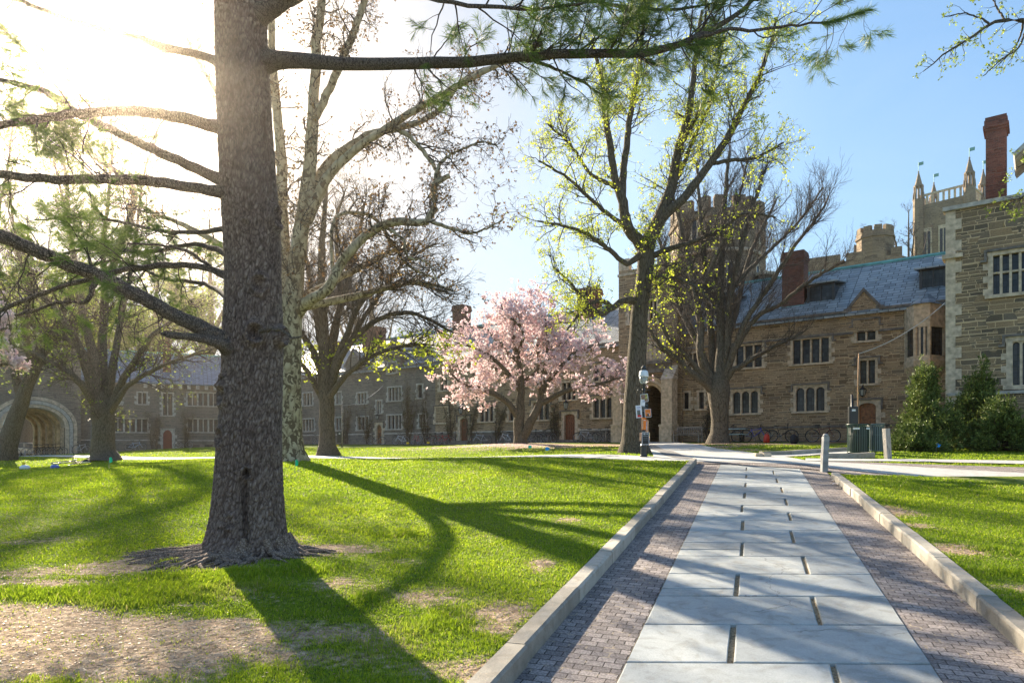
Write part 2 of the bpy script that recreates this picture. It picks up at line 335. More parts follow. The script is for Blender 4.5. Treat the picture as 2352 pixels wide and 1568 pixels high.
# ------------------------------------------------------------------ terrain: a smooth surface through surveyed points
def gy(py, Y): return EYE-(py-HZ)*Y/F
_cp = []
for X_ in (-9, -5, -1, 3, 7, 11):
    for Y_ in (-3, 3, 8, 13): _cp.append((X_, Y_, .0740*Y_))
for X_, Y_ in ((-2, 16.5), (2, 16.5), (6, 16.5), (10, 15.5)): _cp.append((X_, Y_, .0740*Y_))
for px_, py_, Y_ in [(1600, 1062, 18.5), (1800, 1060, 18.4), (1560, 1050, 21), (1478, 1050, 20.8), (1455, 1038.5, 23), (1200, 1018, 40), (1200, 1018.5, 50), (1850, 1013, 38), (1600, 1014, 42),
                     (2170, 1013, 33.5), (1990, 1040, 22), (2040, 1056, 19.6), (2150, 1036, 24), (2352, 1028, 25), (2352, 1062, 18.6), (900, 1054, 25.8), (480, 1052, 34), (200, 1049.5, 43), (750, 1046, 31),
                     (1030, 1024, 46), (700, 1020.5, 64), (385, 1031, 63), (100, 1047, 59), (0, 1049, 57), (240, 1058, 38), (150, 1069, 33), (30, 1090, 20), (680, 1068, 18), (300, 1073, 22), (560, 1062, 24),
                     (900, 1022, 55), (1400, 1022, 38), (1700, 1019, 32), (1030, 1046, 31), (1300, 1043, 26), (1700, 1042, 23), (1900, 1046, 22), (1900, 1020, 33)]:
    _cp.append(((px_-CX)/F*Y_, Y_, gy(py_, Y_)))
_cp += [(-60, 70, .8), (-50, 40, .7), (-30, 12, .3), (30, 12, .9), (40, 30, 1.8), (45, 60, 2.2), (0, 90, 2.2), (0, 140, 2.2), (-45, 100, .9), (-100, 120, .9), (90, 120, 2.2), (25, 2, .15), (-22, 2, 0)]
_cp = np.array(_cp, dtype=float)
def _U(r2): return .5*r2*np.log(np.maximum(r2, 1e-9))
def _fit():
    n = len(_cp); P = _cp[:, :2]
    K = _U(((P[:, None]-P[None])**2).sum(-1))+np.eye(n)*.6
    Q = np.hstack([np.ones((n, 1)), P]); A = np.block([[K, Q], [Q.T, np.zeros((3, 3))]])
    return np.linalg.solve(A, np.concatenate([_cp[:, 2], np.zeros(3)]))
_tw = _fit()
def G(X, Y):
    X = np.atleast_1d(np.asarray(X, float)); Y = np.atleast_1d(np.asarray(Y, float)); X, Y = np.broadcast_arrays(X, Y); sh = X.shape
    x = np.clip(X.ravel(), -100, 90); y = np.clip(Y.ravel(), -6, 140); out = np.empty(len(x))
    for s in range(0, len(x), 20000):
        xs, ys = x[s:s+20000], y[s:s+20000]
        out[s:s+20000] = _U((xs[:, None]-_cp[None, :, 0])**2+(ys[:, None]-_cp[None, :, 1])**2) @ _tw[:-3]+_tw[-3]+_tw[-2]*xs+_tw[-1]*ys
    return out.reshape(sh)
def g1(x, y): return float(G(x, y)[0])
def PX(px, py, Y): return Vector(((px-CX)/F*Y, Y, EYE-(py-HZ)*Y/F))
def on(px, Y): x = (px-CX)/F*Y; return Vector((x, Y, g1(x, Y)+lawn_off(x, Y)))
_Ys = np.concatenate([np.arange(2, 30, .04), np.arange(30, 110, .2)])
def ground_at(px, py):
    z = G((px-CX)/F*_Ys, _Ys); yy = HZ+F*(EYE-z)/_Ys
    i = np.argmax(yy <= py) if (yy <= py).any() else len(_Ys)-1
    return (px-CX)/F*_Ys[i], _Ys[i]
def sstep(a, b, x): t = np.clip((np.asarray(x, float)-a)/(b-a), 0, 1); return t*t*(3-2*t)
SL = .352                                        # lateral drift of the walk per metre of depth
KL, FL, FR = -1.48, -.84, 1.18
def KRf(Y): return np.interp(Y, [0, 4.8, 14.9], [1.86, 1.86, 1.72])
YK0, YK1, YE = 1.6, 18.3, 18.5
def lawn_off(x, y):
    c = x-SL*y
    left = .115*(1-sstep(17.6, 18.5, y)); right = .115*(1-sstep(14.3, 14.9, y))
    o = np.where(c < 0, left, right)
    return o if np.ndim(o) else float(o)
# 2-D value noise
_ns = {}
def vnoise(x, y, seed=0):
    if seed not in _ns: _ns[seed] = np.random.RandomState(100+seed).rand(256, 256)
    T = _ns[seed]; xi = np.floor(x).astype(int); yi = np.floor(y).astype(int); fx = x-xi; fy = y-yi
    fx = fx*fx*(3-2*fx); fy = fy*fy*(3-2*fy); a = xi & 255; b = yi & 255; a1 = (xi+1) & 255; b1 = (yi+1) & 255
    return (T[a, b]*(1-fx)+T[a1, b]*fx)*(1-fy)+(T[a, b1]*(1-fx)+T[a1, b1]*fx)*fy
def fbm(x, y, seed=0, oct=4):
    s = 0; a = .5; tot = 0
    for k in range(oct): s = s+a*vnoise(x*2**k, y*2**k, seed+k); tot += a; a *= .5
    return s/tot
TREE_Y = 7.35
TREE = ((590-CX)/F*TREE_Y, TREE_Y)
_bare = []   # (x, y, rx, ry, amp)
for px_, py_, rx, ry, am in [(200, 1490, 1.25, .36, 1.25), (60, 1450, .8, .35, 1.0), (420, 1490, .8, .3, .9), (620, 1490, .6, .35, .6), (520, 1400, .7, .4, .7), (800, 1510, .5, .3, .45), (180, 1550, 1.3, .35, 1.3), (760, 1380, .8, .35, .5),
                             (930, 1320, .5, .35, .6), (700, 1290, .8, .4, .75), (430, 1300, .75, .35, .95), (500, 1310, .9, .5, 1.1), (600, 1310, .8, .45, 1.0), (300, 1330, .8, .25, .7), (130, 1340, .9, .25, .6), (350, 1240, .5, .2, .5), (60, 1370, .8, .2, .55), (1000, 1400, .5, .3, .5),
                             (1150, 1450, .25, .4, .6), (1240, 1330, .2, .5, .5), (1310, 1210, .25, .35, .55), (1130, 1260, .5, .3, .45), (1580, 1068, .5, .5, .55),
                             (2030, 1190, .45, .5, .7), (2200, 1290, .35, .5, .9), (2290, 1380, .3, .3, .8), (2110, 1230, .3, .3, .6), (680, 1260, .4, .2, .6)]:
    gx, gY = ground_at(px_, py_); _bare.append((gx, gY, rx, ry, am))
for px_, Y_, rx, ry, am in [(1280, 38, 7, 2.2, 1.1), (1200, 39.5, 3, 1.5, 1.1), (1650, 33.5, 5, 3.2, 1.2), (1560, 30, 3.5, 3, .9), (1600, 26, 2.5, 1.6, .6), (900, 29.5, 8, .7, .55), (1400, 36, 6, 2.5, .9), (520, 34, 6, .6, .4), (1550, 22, 1.0, 1.0, .8), (1720, 25.5, 1.5, 1.2, .8), (1850, 35.5, 4.5, 1.0, .7)]:
    _bare.append(((px_-CX)/F*Y_, Y_, rx, ry, am))
def bare(x, y):
    b = np.zeros_like(x, dtype=float)
    for (bx, by, rx, ry, am) in _bare:
        b = np.maximum(b, am*np.exp(-(((x-bx)/rx)**2+((y-by)/ry)**2)))
    n = fbm(x*1.3+40, y*1.9+9, 3, 5); n2 = fbm(x*.5+11, y*.6, 12, 3); n3 = fbm(x*4.5, y*6+9, 50, 3)
    return np.clip(b*.95*(.35+1.3*n)+(n-.5)*1.6*np.minimum(b+.18, .8)+(n3-.5)*.9*np.minimum(b+.1, .6)+np.clip(n2-.5, 0, 1)*1.0+np.clip(fbm(x*1.1+3, y*2.2+5, 60, 4)-.57, 0, 1)*2.2*np.clip((10-y)/5, .25, 1), 0, 1.2)
# --- lawn sheet
def grid_sheet(cs, ys, shear=True, off=None):
    C, Yg = np.meshgrid(cs, ys) if not callable(cs) else cs(ys)
    Xg = C+SL*Yg if shear else C
    return Xg, Yg
def sheet(Xg, Yg, dz):
    Z = G(Xg, Yg)+dz
    V = np.stack([Xg, Yg, Z], -1).reshape(-1, 3); h, w = Xg.shape
    i = (np.arange(h-1)[:, None]*w+np.arange(w-1)[None]).ravel()
    return V, np.stack([i, i+1, i+w+1, i+w], -1)
def merge_sheets(parts):
    V = []; Fc = []; b = 0
    for v, f in parts: V.append(v); Fc.append(f+b); b += len(v)
    return np.concatenate(V), np.concatenate(Fc)
M['lawn'], nt, b = mat('lawn_soil_and_turf', .95, spec=.1)
tcn = N(nt, 'ShaderNodeTexCoord'); at = N(nt, 'ShaderNodeAttribute'); at.attribute_name = 'bare'
n1 = N(nt, 'ShaderNodeTexNoise'); n1.inputs['Scale'].default_value = 14; n1.inputs['Detail'].default_value = 7; L(nt, tcn.outputs['Object'], n1.inputs['Vector'])
n2 = N(nt, 'ShaderNodeTexNoise'); n2.inputs['Scale'].default_value = .9; n2.inputs['Detail'].default_value = 4; L(nt, tcn.outputs['Object'], n2.inputs['Vector'])
n3 = N(nt, 'ShaderNodeTexNoise'); n3.inputs['Scale'].default_value = 60; n3.inputs['Detail'].default_value = 4; L(nt, tcn.outputs['Object'], n3.inputs['Vector'])
soil = ramp(nt, n1.outputs[0], [(.3, (.20, .135, .085)), (.5, (.37, .265, .175)), (.7, (.52, .395, .275))]).outputs[0]
soil = mixc3(nt, .5, soil, ramp(nt, n3.outputs[0], [(.35, (.5, .5, .5)), (.65, (1.4, 1.4, 1.4))]).outputs[0], 'MULTIPLY')
turf = ramp(nt, math_(nt, 'ADD', math_(nt, 'MULTIPLY', n1.outputs[0], .6), math_(nt, 'MULTIPLY', n2.outputs[0], .4)), [(.35, (.06, .09, .010)), (.5, (.12, .17, .018)), (.62, (.20, .25, .035))]).outputs[0]
fb = math_(nt, 'ADD', at.outputs['Fac'], math_(nt, 'MULTIPLY', math_(nt, 'SUBTRACT', n1.outputs[0], .5), .8))
fr_ = ramp(nt, fb, [(.38, (0, 0, 0)), (.62, (1, 1, 1))]).outputs[0]
L(nt, mixc3(nt, fr_, turf, soil), b.inputs['Base Color'])
bump(nt, math_(nt, 'ADD', n1.outputs[0], math_(nt, 'MULTIPLY', n3.outputs[0], .35)), b, .8, .05)
yn = np.concatenate([np.arange(-4, 2, .5), np.arange(2, 9, .1), np.arange(9, YE, .16), [YE]])
cl = np.concatenate([-np.geomspace(30, 6.2, 26)+KL-.06, -np.arange(6, 0, -.1)+KL-.06, [KL-.06]])
cr = np.concatenate([[.06], np.arange(.1, 4, .1), np.geomspace(4, 30, 24)])
parts = []
Xg, Yg = grid_sheet(cl, yn); v, f = sheet(Xg, Yg, lawn_off(Xg, Yg)); parts.append((v, f))
Cc, Yg = np.meshgrid(cr, yn); Xg = Cc+KRf(Yg)+SL*Yg; v, f = sheet(Xg, Yg, lawn_off(Xg, Yg)); parts.append((v, f))
# corridor bed (joint grit) between the kerbs
M['grit'] = simple('joint_grit', (.30, .22, .13), .95, var=.5, scale=60, bmp=.8)
u = np.linspace(0, 1, 14)
Yc = np.concatenate([np.arange(-4, YE, .3), [YE]])
Uu, Yg = np.meshgrid(u, Yc); Xg = (KL-.06)*(1-Uu)+(KRf(Yg)+.06)*Uu+SL*Yg; vb, fbed = sheet(Xg, Yg, -.018)
# far field
yf = np.concatenate([[YE], np.arange(18.8, 40, .35), np.arange(40, 72, .8), np.geomspace(73, 900, 24)])
xf = np.concatenate([-np.geomspace(700, 46, 14), np.arange(-45, 36, .45), np.geomspace(37, 700, 14)])
Xg, Yg = np.meshgrid(xf, yf)
sh = (SL*YE)*np.clip((24-Yg)/(24-YE), 0, 1)*0
v, f = sheet(Xg, Yg, 0.0); parts.append((v, f))
V, Fc = merge_sheets(parts)
lawn = np_mesh('lawn', V, [Fc], M['lawn'], smooth=True, attrs={'bare': bare(V[:, 0], V[:, 1])})
tag(lawn, 'sunlit spring lawn with bare soil patches around the trees', 'lawn', kind='structure')
bed = np_mesh('path_bed', vb, [fbed], M['grit'], smooth=True); tag(bed, 'gritty bed under the flagstone walk', 'path', kind='structure')

# --- flagstone walk
def stonemat(name, a, bcol, sc=1.5, rough=.75):
    m, nt, b = mat(name, rough, spec=.35); t = N(nt, 'ShaderNodeTexCoord')
    at = N(nt, 'ShaderNodeAttribute'); at.attribute_name = 'rnd'
    n = N(nt, 'ShaderNodeTexNoise'); n.inputs['Scale'].default_value = sc; n.inputs['Detail'].default_value = 8; n.inputs['Roughness'].default_value = .6; L(nt, t.outputs['Object'], n.inputs['Vector'])
    n2 = N(nt, 'ShaderNodeTexNoise'); n2.inputs['Scale'].default_value = 90; n2.inputs['Detail'].default_value = 3; L(nt, t.outputs['Object'], n2.inputs['Vector'])
    c = ramp(nt, math_(nt, 'ADD', math_(nt, 'MULTIPLY', n.outputs[0], .6), math_(nt, 'MULTIPLY', at.outputs['Fac'], .4)), [(.25, a), (.75, bcol)]).outputs[0]
    c = mixc3(nt, .5, c, ramp(nt, n2.outputs[0], [(.3, (.75, .75, .75)), (.7, (1.2, 1.2, 1.2))]).outputs[0], 'MULTIPLY')
    n3 = N(nt, 'ShaderNodeTexNoise'); n3.inputs['Scale'].default_value = 5; n3.inputs['Detail'].default_value = 7; n3.inputs['Distortion'].default_value = 1.5; L(nt, t.outputs['Object'], n3.inputs['Vector'])
    c = mixc3(nt, .75, c, ramp(nt, n3.outputs[0], [(.28, (.70, .66, .60)), (.5, (1, 1, 1)), (.74, (1.12, 1.12, 1.12))]).outputs[0], 'MULTIPLY')
    dn = N(nt, 'ShaderNodeTexNoise'); dn.inputs['Scale'].default_value = 6; dn.inputs['Detail'].default_value = 4; L(nt, t.outputs['Object'], dn.inputs['Vector'])
    dv_ = N(nt, 'ShaderNodeVectorMath', operation='MULTIPLY_ADD'); L(nt, dn.outputs['Color'], dv_.inputs[0]); dv_.inputs[1].default_value = (.22, .22, 0); L(nt, t.outputs['Object'], dv_.inputs[2])
    vr = N(nt, 'ShaderNodeTexVoronoi', feature='DISTANCE_TO_EDGE'); vr.inputs['Scale'].default_value = .75; L(nt, dv_.outputs[0], vr.inputs['Vector'])
    mk_ = N(nt, 'ShaderNodeTexNoise'); mk_.inputs['Scale'].default_value = .55; mk_.inputs['Detail'].default_value = 2; L(nt, t.outputs['Object'], mk_.inputs['Vector'])
    crack = math_(nt, 'MULTIPLY', math_(nt, 'LESS_THAN', vr.outputs['Distance'], .0035), math_(nt, 'GREATER_THAN', mk_.outputs[0], .58))
    c = mixc3(nt, math_(nt, 'MULTIPLY', crack, .45), c, (.07, .065, .055))
    L(nt, c, b.inputs['Base Color']); bump(nt, math_(nt, 'ADD', n.outputs[0], math_(nt, 'MULTIPLY', n2.outputs[0], .25)), b, .5, .02)
    return m
M['flag'] = stonemat('bluestone', (.25, .265, .262), (.44, .455, .435))
M['concrete'] = stonemat('pale_concrete', (.36, .36, .34), (.52, .51, .48), 1.0)
rows = [2.2, 3.0, 3.75, 4.51, 5.27, 6.03, 6.79, 7.56, 8.26, 9.03, 9.75, 10.47, 11.15, 11.9, 12.65, 13.4, 14.1, 14.9, 15.6, 16.4, 17.1, 17.8, 18.5]
V = []; Fq = []; rnd = []; rr = random.Random(5)
def slab(c0, c1, ya0, ya1, yb0, yb1):
    """quad slab: near edge from (c0,ya0) to (c1,ya1), far edge (c0,yb0) to (c1,yb1), slightly wobbly edges"""
    n = 9; gap = .007
    ring = []
    def wob(s): return (rr.random()-.5)*s
    for i in range(n+1): t = i/n; ring.append((c0+gap+(c1-c0-2*gap)*t, (ya0+(ya1-ya0)*t)+gap+abs(wob(.014))))
    for i in range(1, 5): t = i/5; ring.append((c1-gap-abs(wob(.006)), (ya1+(yb1-ya1)*t)))
    for i in range(n+1): t = 1-i/n; ring.append((c0+gap+(c1-c0-2*gap)*t, (yb0+(yb1-yb0)*t)-gap-abs(wob(.012))))
    for i in range(1, 5): t = i/5; ring.append((c0+gap+abs(wob(.006)), (yb0+(ya0-yb0)*t)))
    ring = np.array(ring); cen = ring.mean(0); b = len(V); k = len(ring); tx, ty, tz = wob(.006), wob(.006), wob(.004)
    X = ring[:, 0]+SL*ring[:, 1]; g = G(X, ring[:, 1])
    inner = cen+(ring-cen)*.985; Xi = inner[:, 0]+SL*inner[:, 1]; gi = G(Xi, inner[:, 1])
    til = lambda r_: tx*(r_[:, 0]-cen[0])+ty*(r_[:, 1]-cen[1])+tz
    V.extend(np.stack([X, ring[:, 1], g-.05], -1).tolist()); V.extend(np.stack([X, ring[:, 1], g+.002+til(ring)], -1).tolist())
    V.extend(np.stack([Xi, inner[:, 1], gi+.008+til(inner)], -1).tolist())
    cX = cen[0]+SL*cen[1]; V.append([cX, cen[1], g1(cX, cen[1])+.008+tz])
    for i in range(k):
        j = (i+1) % k
        Fq.append((b+i, b+j, b+k+j, b+k+i)); Fq.append((b+k+i, b+k+j, b+2*k+j, b+2*k+i)); Fq.append((b+2*k+i, b+2*k+j, b+3*k))
    rnd.extend([rr.random()]*(3*k+1))
for i in range(len(rows)-1):
    A = (i % 2 == 1); y0, y1 = rows[i], rows[i+1]
    sk0 = -.03 if i < 16 else 0; sk = lambda c: sk0*(c-FL)/(FR-FL)
    jc = FL+(FR-FL)*((.345+rr.uniform(-.012, .012)) if A else (.68+rr.uniform(-.02, .02)))
    gw = (.010+rr.random()*.007) if i < 18 else .008
    e = lambda y, c: y+sk(c)
    if A and i in (5, 7):
        ym = y0+.30*(y1-y0) if i == 5 else y0+.45*(y1-y0)
        slab(FL, jc-gw, e(y0, FL), e(y0, jc), e(ym, FL), e(ym, jc)); slab(FL, jc-gw, e(ym, FL), e(ym, jc), e(y1, FL), e(y1, jc))
    else: slab(FL, jc-gw, e(y0, FL), e(y0, jc), e(y1, FL), e(y1, jc))
    slab(jc+gw, FR, e(y0, jc), e(y0, FR), e(y1, jc), e(y1, FR))
f3 = [f for f in Fq if len(f) == 3]; f4 = [f for f in Fq if len(f) == 4]
walk = np_mesh('flagstone_path', V, [f4, f3], M['flag'], attrs={'rnd': rnd}); tag(walk, 'pale bluestone slab walk leading to the gate', 'path', kind='structure')
# --- brick edge strips
M['paver'], nt, b = mat('mauve_pavers', .9, spec=.2)
t = N(nt, 'ShaderNodeTexCoord')
nj = N(nt, 'ShaderNodeTexNoise'); nj.inputs['Scale'].default_value = 5; L(nt, t.outputs['UV'], nj.inputs['Vector'])
jit = N(nt, 'ShaderNodeVectorMath', operation='MULTIPLY'); L(nt, nj.outputs['Color'], jit.inputs[0]); jit.inputs[1].default_value = (.012, .012, 0)
wv = N(nt, 'ShaderNodeVectorMath', operation='ADD'); L(nt, t.outputs['UV'], wv.inputs[0]); L(nt, jit.outputs[0], wv.inputs[1])
br = N(nt, 'ShaderNodeTexBrick'); br.offset = .5; br.inputs['Scale'].default_value = 1; br.inputs['Mortar Size'].default_value = .0045; br.inputs['Mortar Smooth'].default_value = .3
br.inputs['Brick Width'].default_value = .122; br.inputs['Row Height'].default_value = .088; L(nt, wv.outputs[0], br.inputs['Vector'])
br.inputs['Color1'].default_value = (.165, .145, .138, 1); br.inputs['Color2'].default_value = (.31, .275, .255, 1); br.inputs['Mortar'].default_value = (.06, .05, .045, 1)
n1 = N(nt, 'ShaderNodeTexNoise'); n1.inputs['Scale'].default_value = 70; n1.inputs['Detail'].default_value = 5; L(nt, t.outputs['Object'], n1.inputs['Vector'])
n2 = N(nt, 'ShaderNodeTexNoise'); n2.inputs['Scale'].default_value = 1.3; n2.inputs['Detail'].default_value = 4; L(nt, t.outputs['Object'], n2.inputs['Vector'])
# sand filled end joints: second brick with wide joint only across the end
br2 = N(nt, 'ShaderNodeTexBrick'); br2.offset = .5; br2.inputs['Scale'].default_value = 1; br2.inputs['Mortar Size'].default_value = .0075
br2.inputs['Brick Width'].default_value = .122; br2.inputs['Row Height'].default_value = .088; L(nt, wv.outputs[0], br2.inputs['Vector'])
n4 = N(nt, 'ShaderNodeTexNoise'); n4.inputs['Scale'].default_value = 9; n4.inputs['Detail'].default_value = 2; L(nt, t.outputs['UV'], n4.inputs['Vector'])
c = mixc3(nt, .8, br.outputs['Color'], ramp(nt, n1.outputs[0], [(.35, (.55, .55, .55)), (.65, (1.5, 1.5, 1.5))]).outputs[0], 'MULTIPLY')
c = mixc3(nt, .6, c, ramp(nt, n2.outputs[0], [(.3, (.75, .75, .78)), (.7, (1.25, 1.2, 1.15))]).outputs[0], 'MULTIPLY')
sand = math_(nt, 'MULTIPLY', br2.outputs['Fac'], ramp(nt, n4.outputs[0], [(.56, (0, 0, 0)), (.64, (1, 1, 1))]).outputs[0])
L(nt, mixc3(nt, math_(nt, 'MULTIPLY', sand, .8), c, (.42, .35, .26)), b.inputs['Base Color'])
bump(nt, math_(nt, 'SUBTRACT', math_(nt, 'MULTIPLY', n1.outputs[0], .35), br.outputs['Fac']), b, .9, .012)
def uvs(o, fn):
    me = o.data; uv = me.uv_layers.new(name='UVMap'); n = len(me.loops); vi = np.empty(n, dtype=np.int32); me.loops.foreach_get('vertex_index', vi)
    co = np.empty(len(me.vertices)*3, dtype=np.float32); me.vertices.foreach_get('co', co); co = co.reshape(-1, 3)
    uv.data.foreach_set('uv', fn(co)[vi].astype(np.float32).ravel())
def strip_uv(co): return np.stack([(co[:, 0]-SL*co[:, 1])*.943, co[:, 1]*1.06+ (co[:, 0]-SL*co[:, 1])*SL*.943], -1)
def brick_strip(name, c0f, c1f, Y0, Y1, dz, label):
    Ys_ = np.arange(Y0, Y1+1e-6, (Y1-Y0)/max(2, int((Y1-Y0)/.15))); Uu, Yg = np.meshgrid(np.linspace(0, 1, 7), Ys_)
    Xg = c0f(Yg)*(1-Uu)+c1f(Yg)*Uu+SL*Yg; v, f = sheet(Xg, Yg, dz); o = np_mesh(name, v, [f], M['paver'], smooth=True); uvs(o, strip_uv)
    return tag(o, label, 'brick paving', kind='structure')
brick_strip('brick_paving', lambda y: KL-.03+0*y, lambda y: FL+0*y, -3, YE, -.002, 'mauve brick strip between the long kerb and the flagstones')
brick_strip('brick_paving', lambda y: FR+0*y, lambda y: KRf(y)+.03, -3, YE, -.002, 'mauve brick strip on the side of the bollard')
ROADS = []
def drape(name, A, B, mt, dz, n=60, m=5, label=None, cat='path', uvf=None, world=False):
    """sheet between two edge polylines (frame units on the ground, or world xy)"""
    def res(P):
        P = np.array([p if world else ground_at(*p) for p in P], float); d = np.concatenate([[0], np.cumsum(np.hypot(*np.diff(P, axis=0).T))]); s = np.linspace(0, d[-1], n)
        return np.stack([np.interp(s, d, P[:, 0]), np.interp(s, d, P[:, 1])], -1)
    a, b_ = res(A), res(B); ROADS.append(np.vstack([a, b_[::-1]])); t = np.linspace(0, 1, m)[None, :, None]; Q = a[:, None]*(1-t)+b_[:, None]*t
    v, f = sheet(Q[..., 0], Q[..., 1], dz); o = np_mesh(name, v, [f], mt, smooth=True, attrs={'rnd': np.full(len(v), .5)})
    if uvf: uvs(o, uvf)
    return tag(o, label, cat, kind='structure')
# cross walk parallel to the long range
P0 = np.array([(1600-CX)/F*19.1, 19.1]); P1 = np.array([(200-CX)/F*43.6, 43.6]); dd = (P1-P0)/np.linalg.norm(P1-P0); nn = np.array([-dd[1], dd[0]])
if nn[1] < 0: nn = -nn
def offs(P, o): return tuple(P+nn*o)
farL = P0+dd*58
drape('cross_path', [offs(P0-dd*.2, -.75), offs(farL, -.75)], [offs(P0-dd*.2, .95), offs(farL, .95)], M['concrete'], .02, 150, 4, 'pale concrete path crossing the lawn behind the walk', world=True)
M['asphalt'] = simple('grey_tarmac', (.17, .165, .16), .9, var=.15, scale=12, bmp=.3)
drape('gate_path', [(1505, 1062), (1500, 1046), (1478, 1028), (1474, 1016.5)], [(1860, 1062.5), (1800, 1050), (1650, 1032), (1556, 1016.5)], M['concrete'], .035, 50, 10, 'wide pale paved path running up to the gate arch')
drape('gate_path', [(1545, 1053), (1520, 1045), (1495, 1033), (1480, 1022)], [(1600, 1057), (1565, 1047), (1528, 1035), (1502, 1023)], M['asphalt'], .047, 40, 4, 'grey tarmac strip along the edge of the gate path')
# right hand diagonal path
gR = lambda px, py: ground_at(px, py)
wR = [gR(1600, 1062.0), gR(1840, 1068), gR(1985, 1086), gR(2352, 1117), (14.5, 9.0)]
wR2 = [gR(1600, 1054), gR(1840, 1060), gR(1985, 1067), gR(2352, 1089), (17.0, 11.0)]
drape('diagonal_path', wR, wR2, M['concrete'], .030, 80, 6, 'pale concrete path running off to the right behind the bollard', world=True)
wB = [gR(1600, 1064.5), gR(1860, 1078), gR(1985, 1097), gR(2352, 1128), (14.0, 8.3)]
o = drape('brick_edging', wB, [(p[0], p[1]+.02) for p in wR], M['paver'], .022, 80, 5, 'brick edging along the diagonal path', 'brick paving', strip_uv, True)
o = drape('brick_edging', wR2, [gR(1600, 1052), gR(1860, 1058.5), gR(1985, 1062.5), gR(2352, 1075), (18.5, 13.5)], M['paver'], .024, 80, 5, 'brick edging on the lawn side of the diagonal path', 'brick paving', strip_uv, True)
drape('rear_path', [(1850, 1061), (2050, 1061.5), (2352, 1068)], [(1850, 1055), (2050, 1056.5), (2352, 1060.5)], M['concrete'], .038, 60, 4, 'narrow pale path behind the wooden posts')
drape('bin_path', [(1760, 1052), (1880, 1046), (1950, 1042.5), (2060, 1034), (2120, 1030)], [(1740, 1046), (1800, 1044), (1900, 1038.5), (1950, 1036), (2020, 1028)], M['concrete'], .036, 60, 5, 'pale path curving towards the litter bins')
# --- kerbs made of butted stones
M['kerb'] = stonemat('kerb_granite', (.24, .215, .175), (.46, .42, .35), 4)
def kerb(name, pts, w, h0, h1, label, ln=1.4, mt='kerb'):
    """pts world xy polyline; stones of length ln with chamfered road-side edge"""
    P = np.array(pts, float); d = np.concatenate([[0], np.cumsum(np.hypot(*np.diff(P, axis=0).T))]); n = max(1, int(d[-1]/ln)); mb = MB(); rnd = []
    at_ = lambda s: np.array([np.interp(s, d, P[:, 0]), np.interp(s, d, P[:, 1])])
    for i in range(n):
        s0, s1 = d[-1]*i/n+.006, d[-1]*(i+1)/n-.006; ks = 5; base = len(mb.v); dzz = random.uniform(-.008, .008); sd = random.uniform(-.008, .008)
        for k in range(ks):
            s = s0+(s1-s0)*k/(ks-1); p = at_(s); tdir = at_(min(s+.05, d[-1]))-at_(max(s-.05, 0)); tdir /= np.linalg.norm(tdir); nr = np.array([tdir[1], -tdir[0]])
            g = g1(*p)
            for (a, z) in ((sd, -.15), (sd, h1-.018), (sd+math.copysign(.018, w), h1), (w-math.copysign(.008, w), h1), (w, h1-.01), (w, -.15)):
                q = p+nr*(-a); mb.v.append((q[0], q[1], g+z+dzz*(1 if z > 0 else 0)))
        for k in range(ks-1):
            for j in range(5): mb.f.append((base+k*6+j, base+k*6+j+1, base+(k+1)*6+j+1, base+(k+1)*6+j)); mb.m.append(0)
        mb.f.append(tuple(base+j for j in range(6))); mb.m.append(0); mb.f.append(tuple(base+(ks-1)*6+j for j in range(5, -1, -1))); mb.m.append(0)
        rnd += [random.random()]*(ks*6)
    o = mb.build(name, M[mt]); a = o.data.attributes.new('rnd', 'FLOAT', 'POINT'); a.data.foreach_set('value', rnd)
    return tag(o, label, 'kerb', kind='structure')
kl = [(KL+SL*y, y) for y in np.arange(-1, YK1+.1, .3)]
kerb('kerb', kl, .15, 0, .134, 'long granite kerb between lawn and brick strip')
kr = [(float(KRf(y))+SL*y, y) for y in np.arange(-1, 14.95, .3)]
kerb('kerb', kr, -.15, 0, .134, 'sunlit kerb ending in a rounded stub near the bollard')
kerb('kerb', [ground_at(*p) for p in ((1752, 1047), (1800, 1046.5), (1850, 1043), (1950, 1037.5))], .2, 0, .16, 'low dark kerb along the lawn in front of the parked bicycles', 1.2, 'kerb')
kerb('kerb', [ground_at(*p) for p in ((1890, 1054.5), (1950, 1055), (1985, 1053.5), (2010, 1052))], .2, 0, .17, 'short low kerb below the litter bins', 1.0, 'kerb')
# ------------------------------------------------------------------ buildings
class Facade:
    """local frame: x along the wall (to the right seen from the court), y into the building, z up (world z)"""
    def __init__(s, origin, rdir, name, label, cat, group=None):
        s.o = np.array(origin, float); s.r = np.array(rdir, float)/np.hypot(*rdir); s.n = np.array([-s.r[1], s.r[0]])
        s.root = empty(name, (s.o[0], s.o[1], 0), math.atan2(s.r[1], s.r[0]), label, cat, group)
    def u(s, px, off=0.0):      # wall coordinate seen at frame x = px, on a plane set back by off
        k = (px-CX)/F; o = s.o+s.n*off
        return (k*o[1]-o[0])/(s.r[0]-k*s.r[1])
    def Y(s, u, off=0.0): return s.o[1]+u*s.r[1]+off*s.n[1]
    def z(s, px, py, off=0.0): return EYE+(HZ-py)*s.Y(s.u(px, off), off)/F
    def rect(s, x0, x1, yt, yb, off=0.0):
        xm = (x0+x1)/2; return (s.u(x0, off), s.u(x1, off), s.z(xm, yb, off), s.z(xm, yt, off))
    def world(s, u, y=0.0): p = s.o+s.r*u+s.n*y; return float(p[0]), float(p[1])
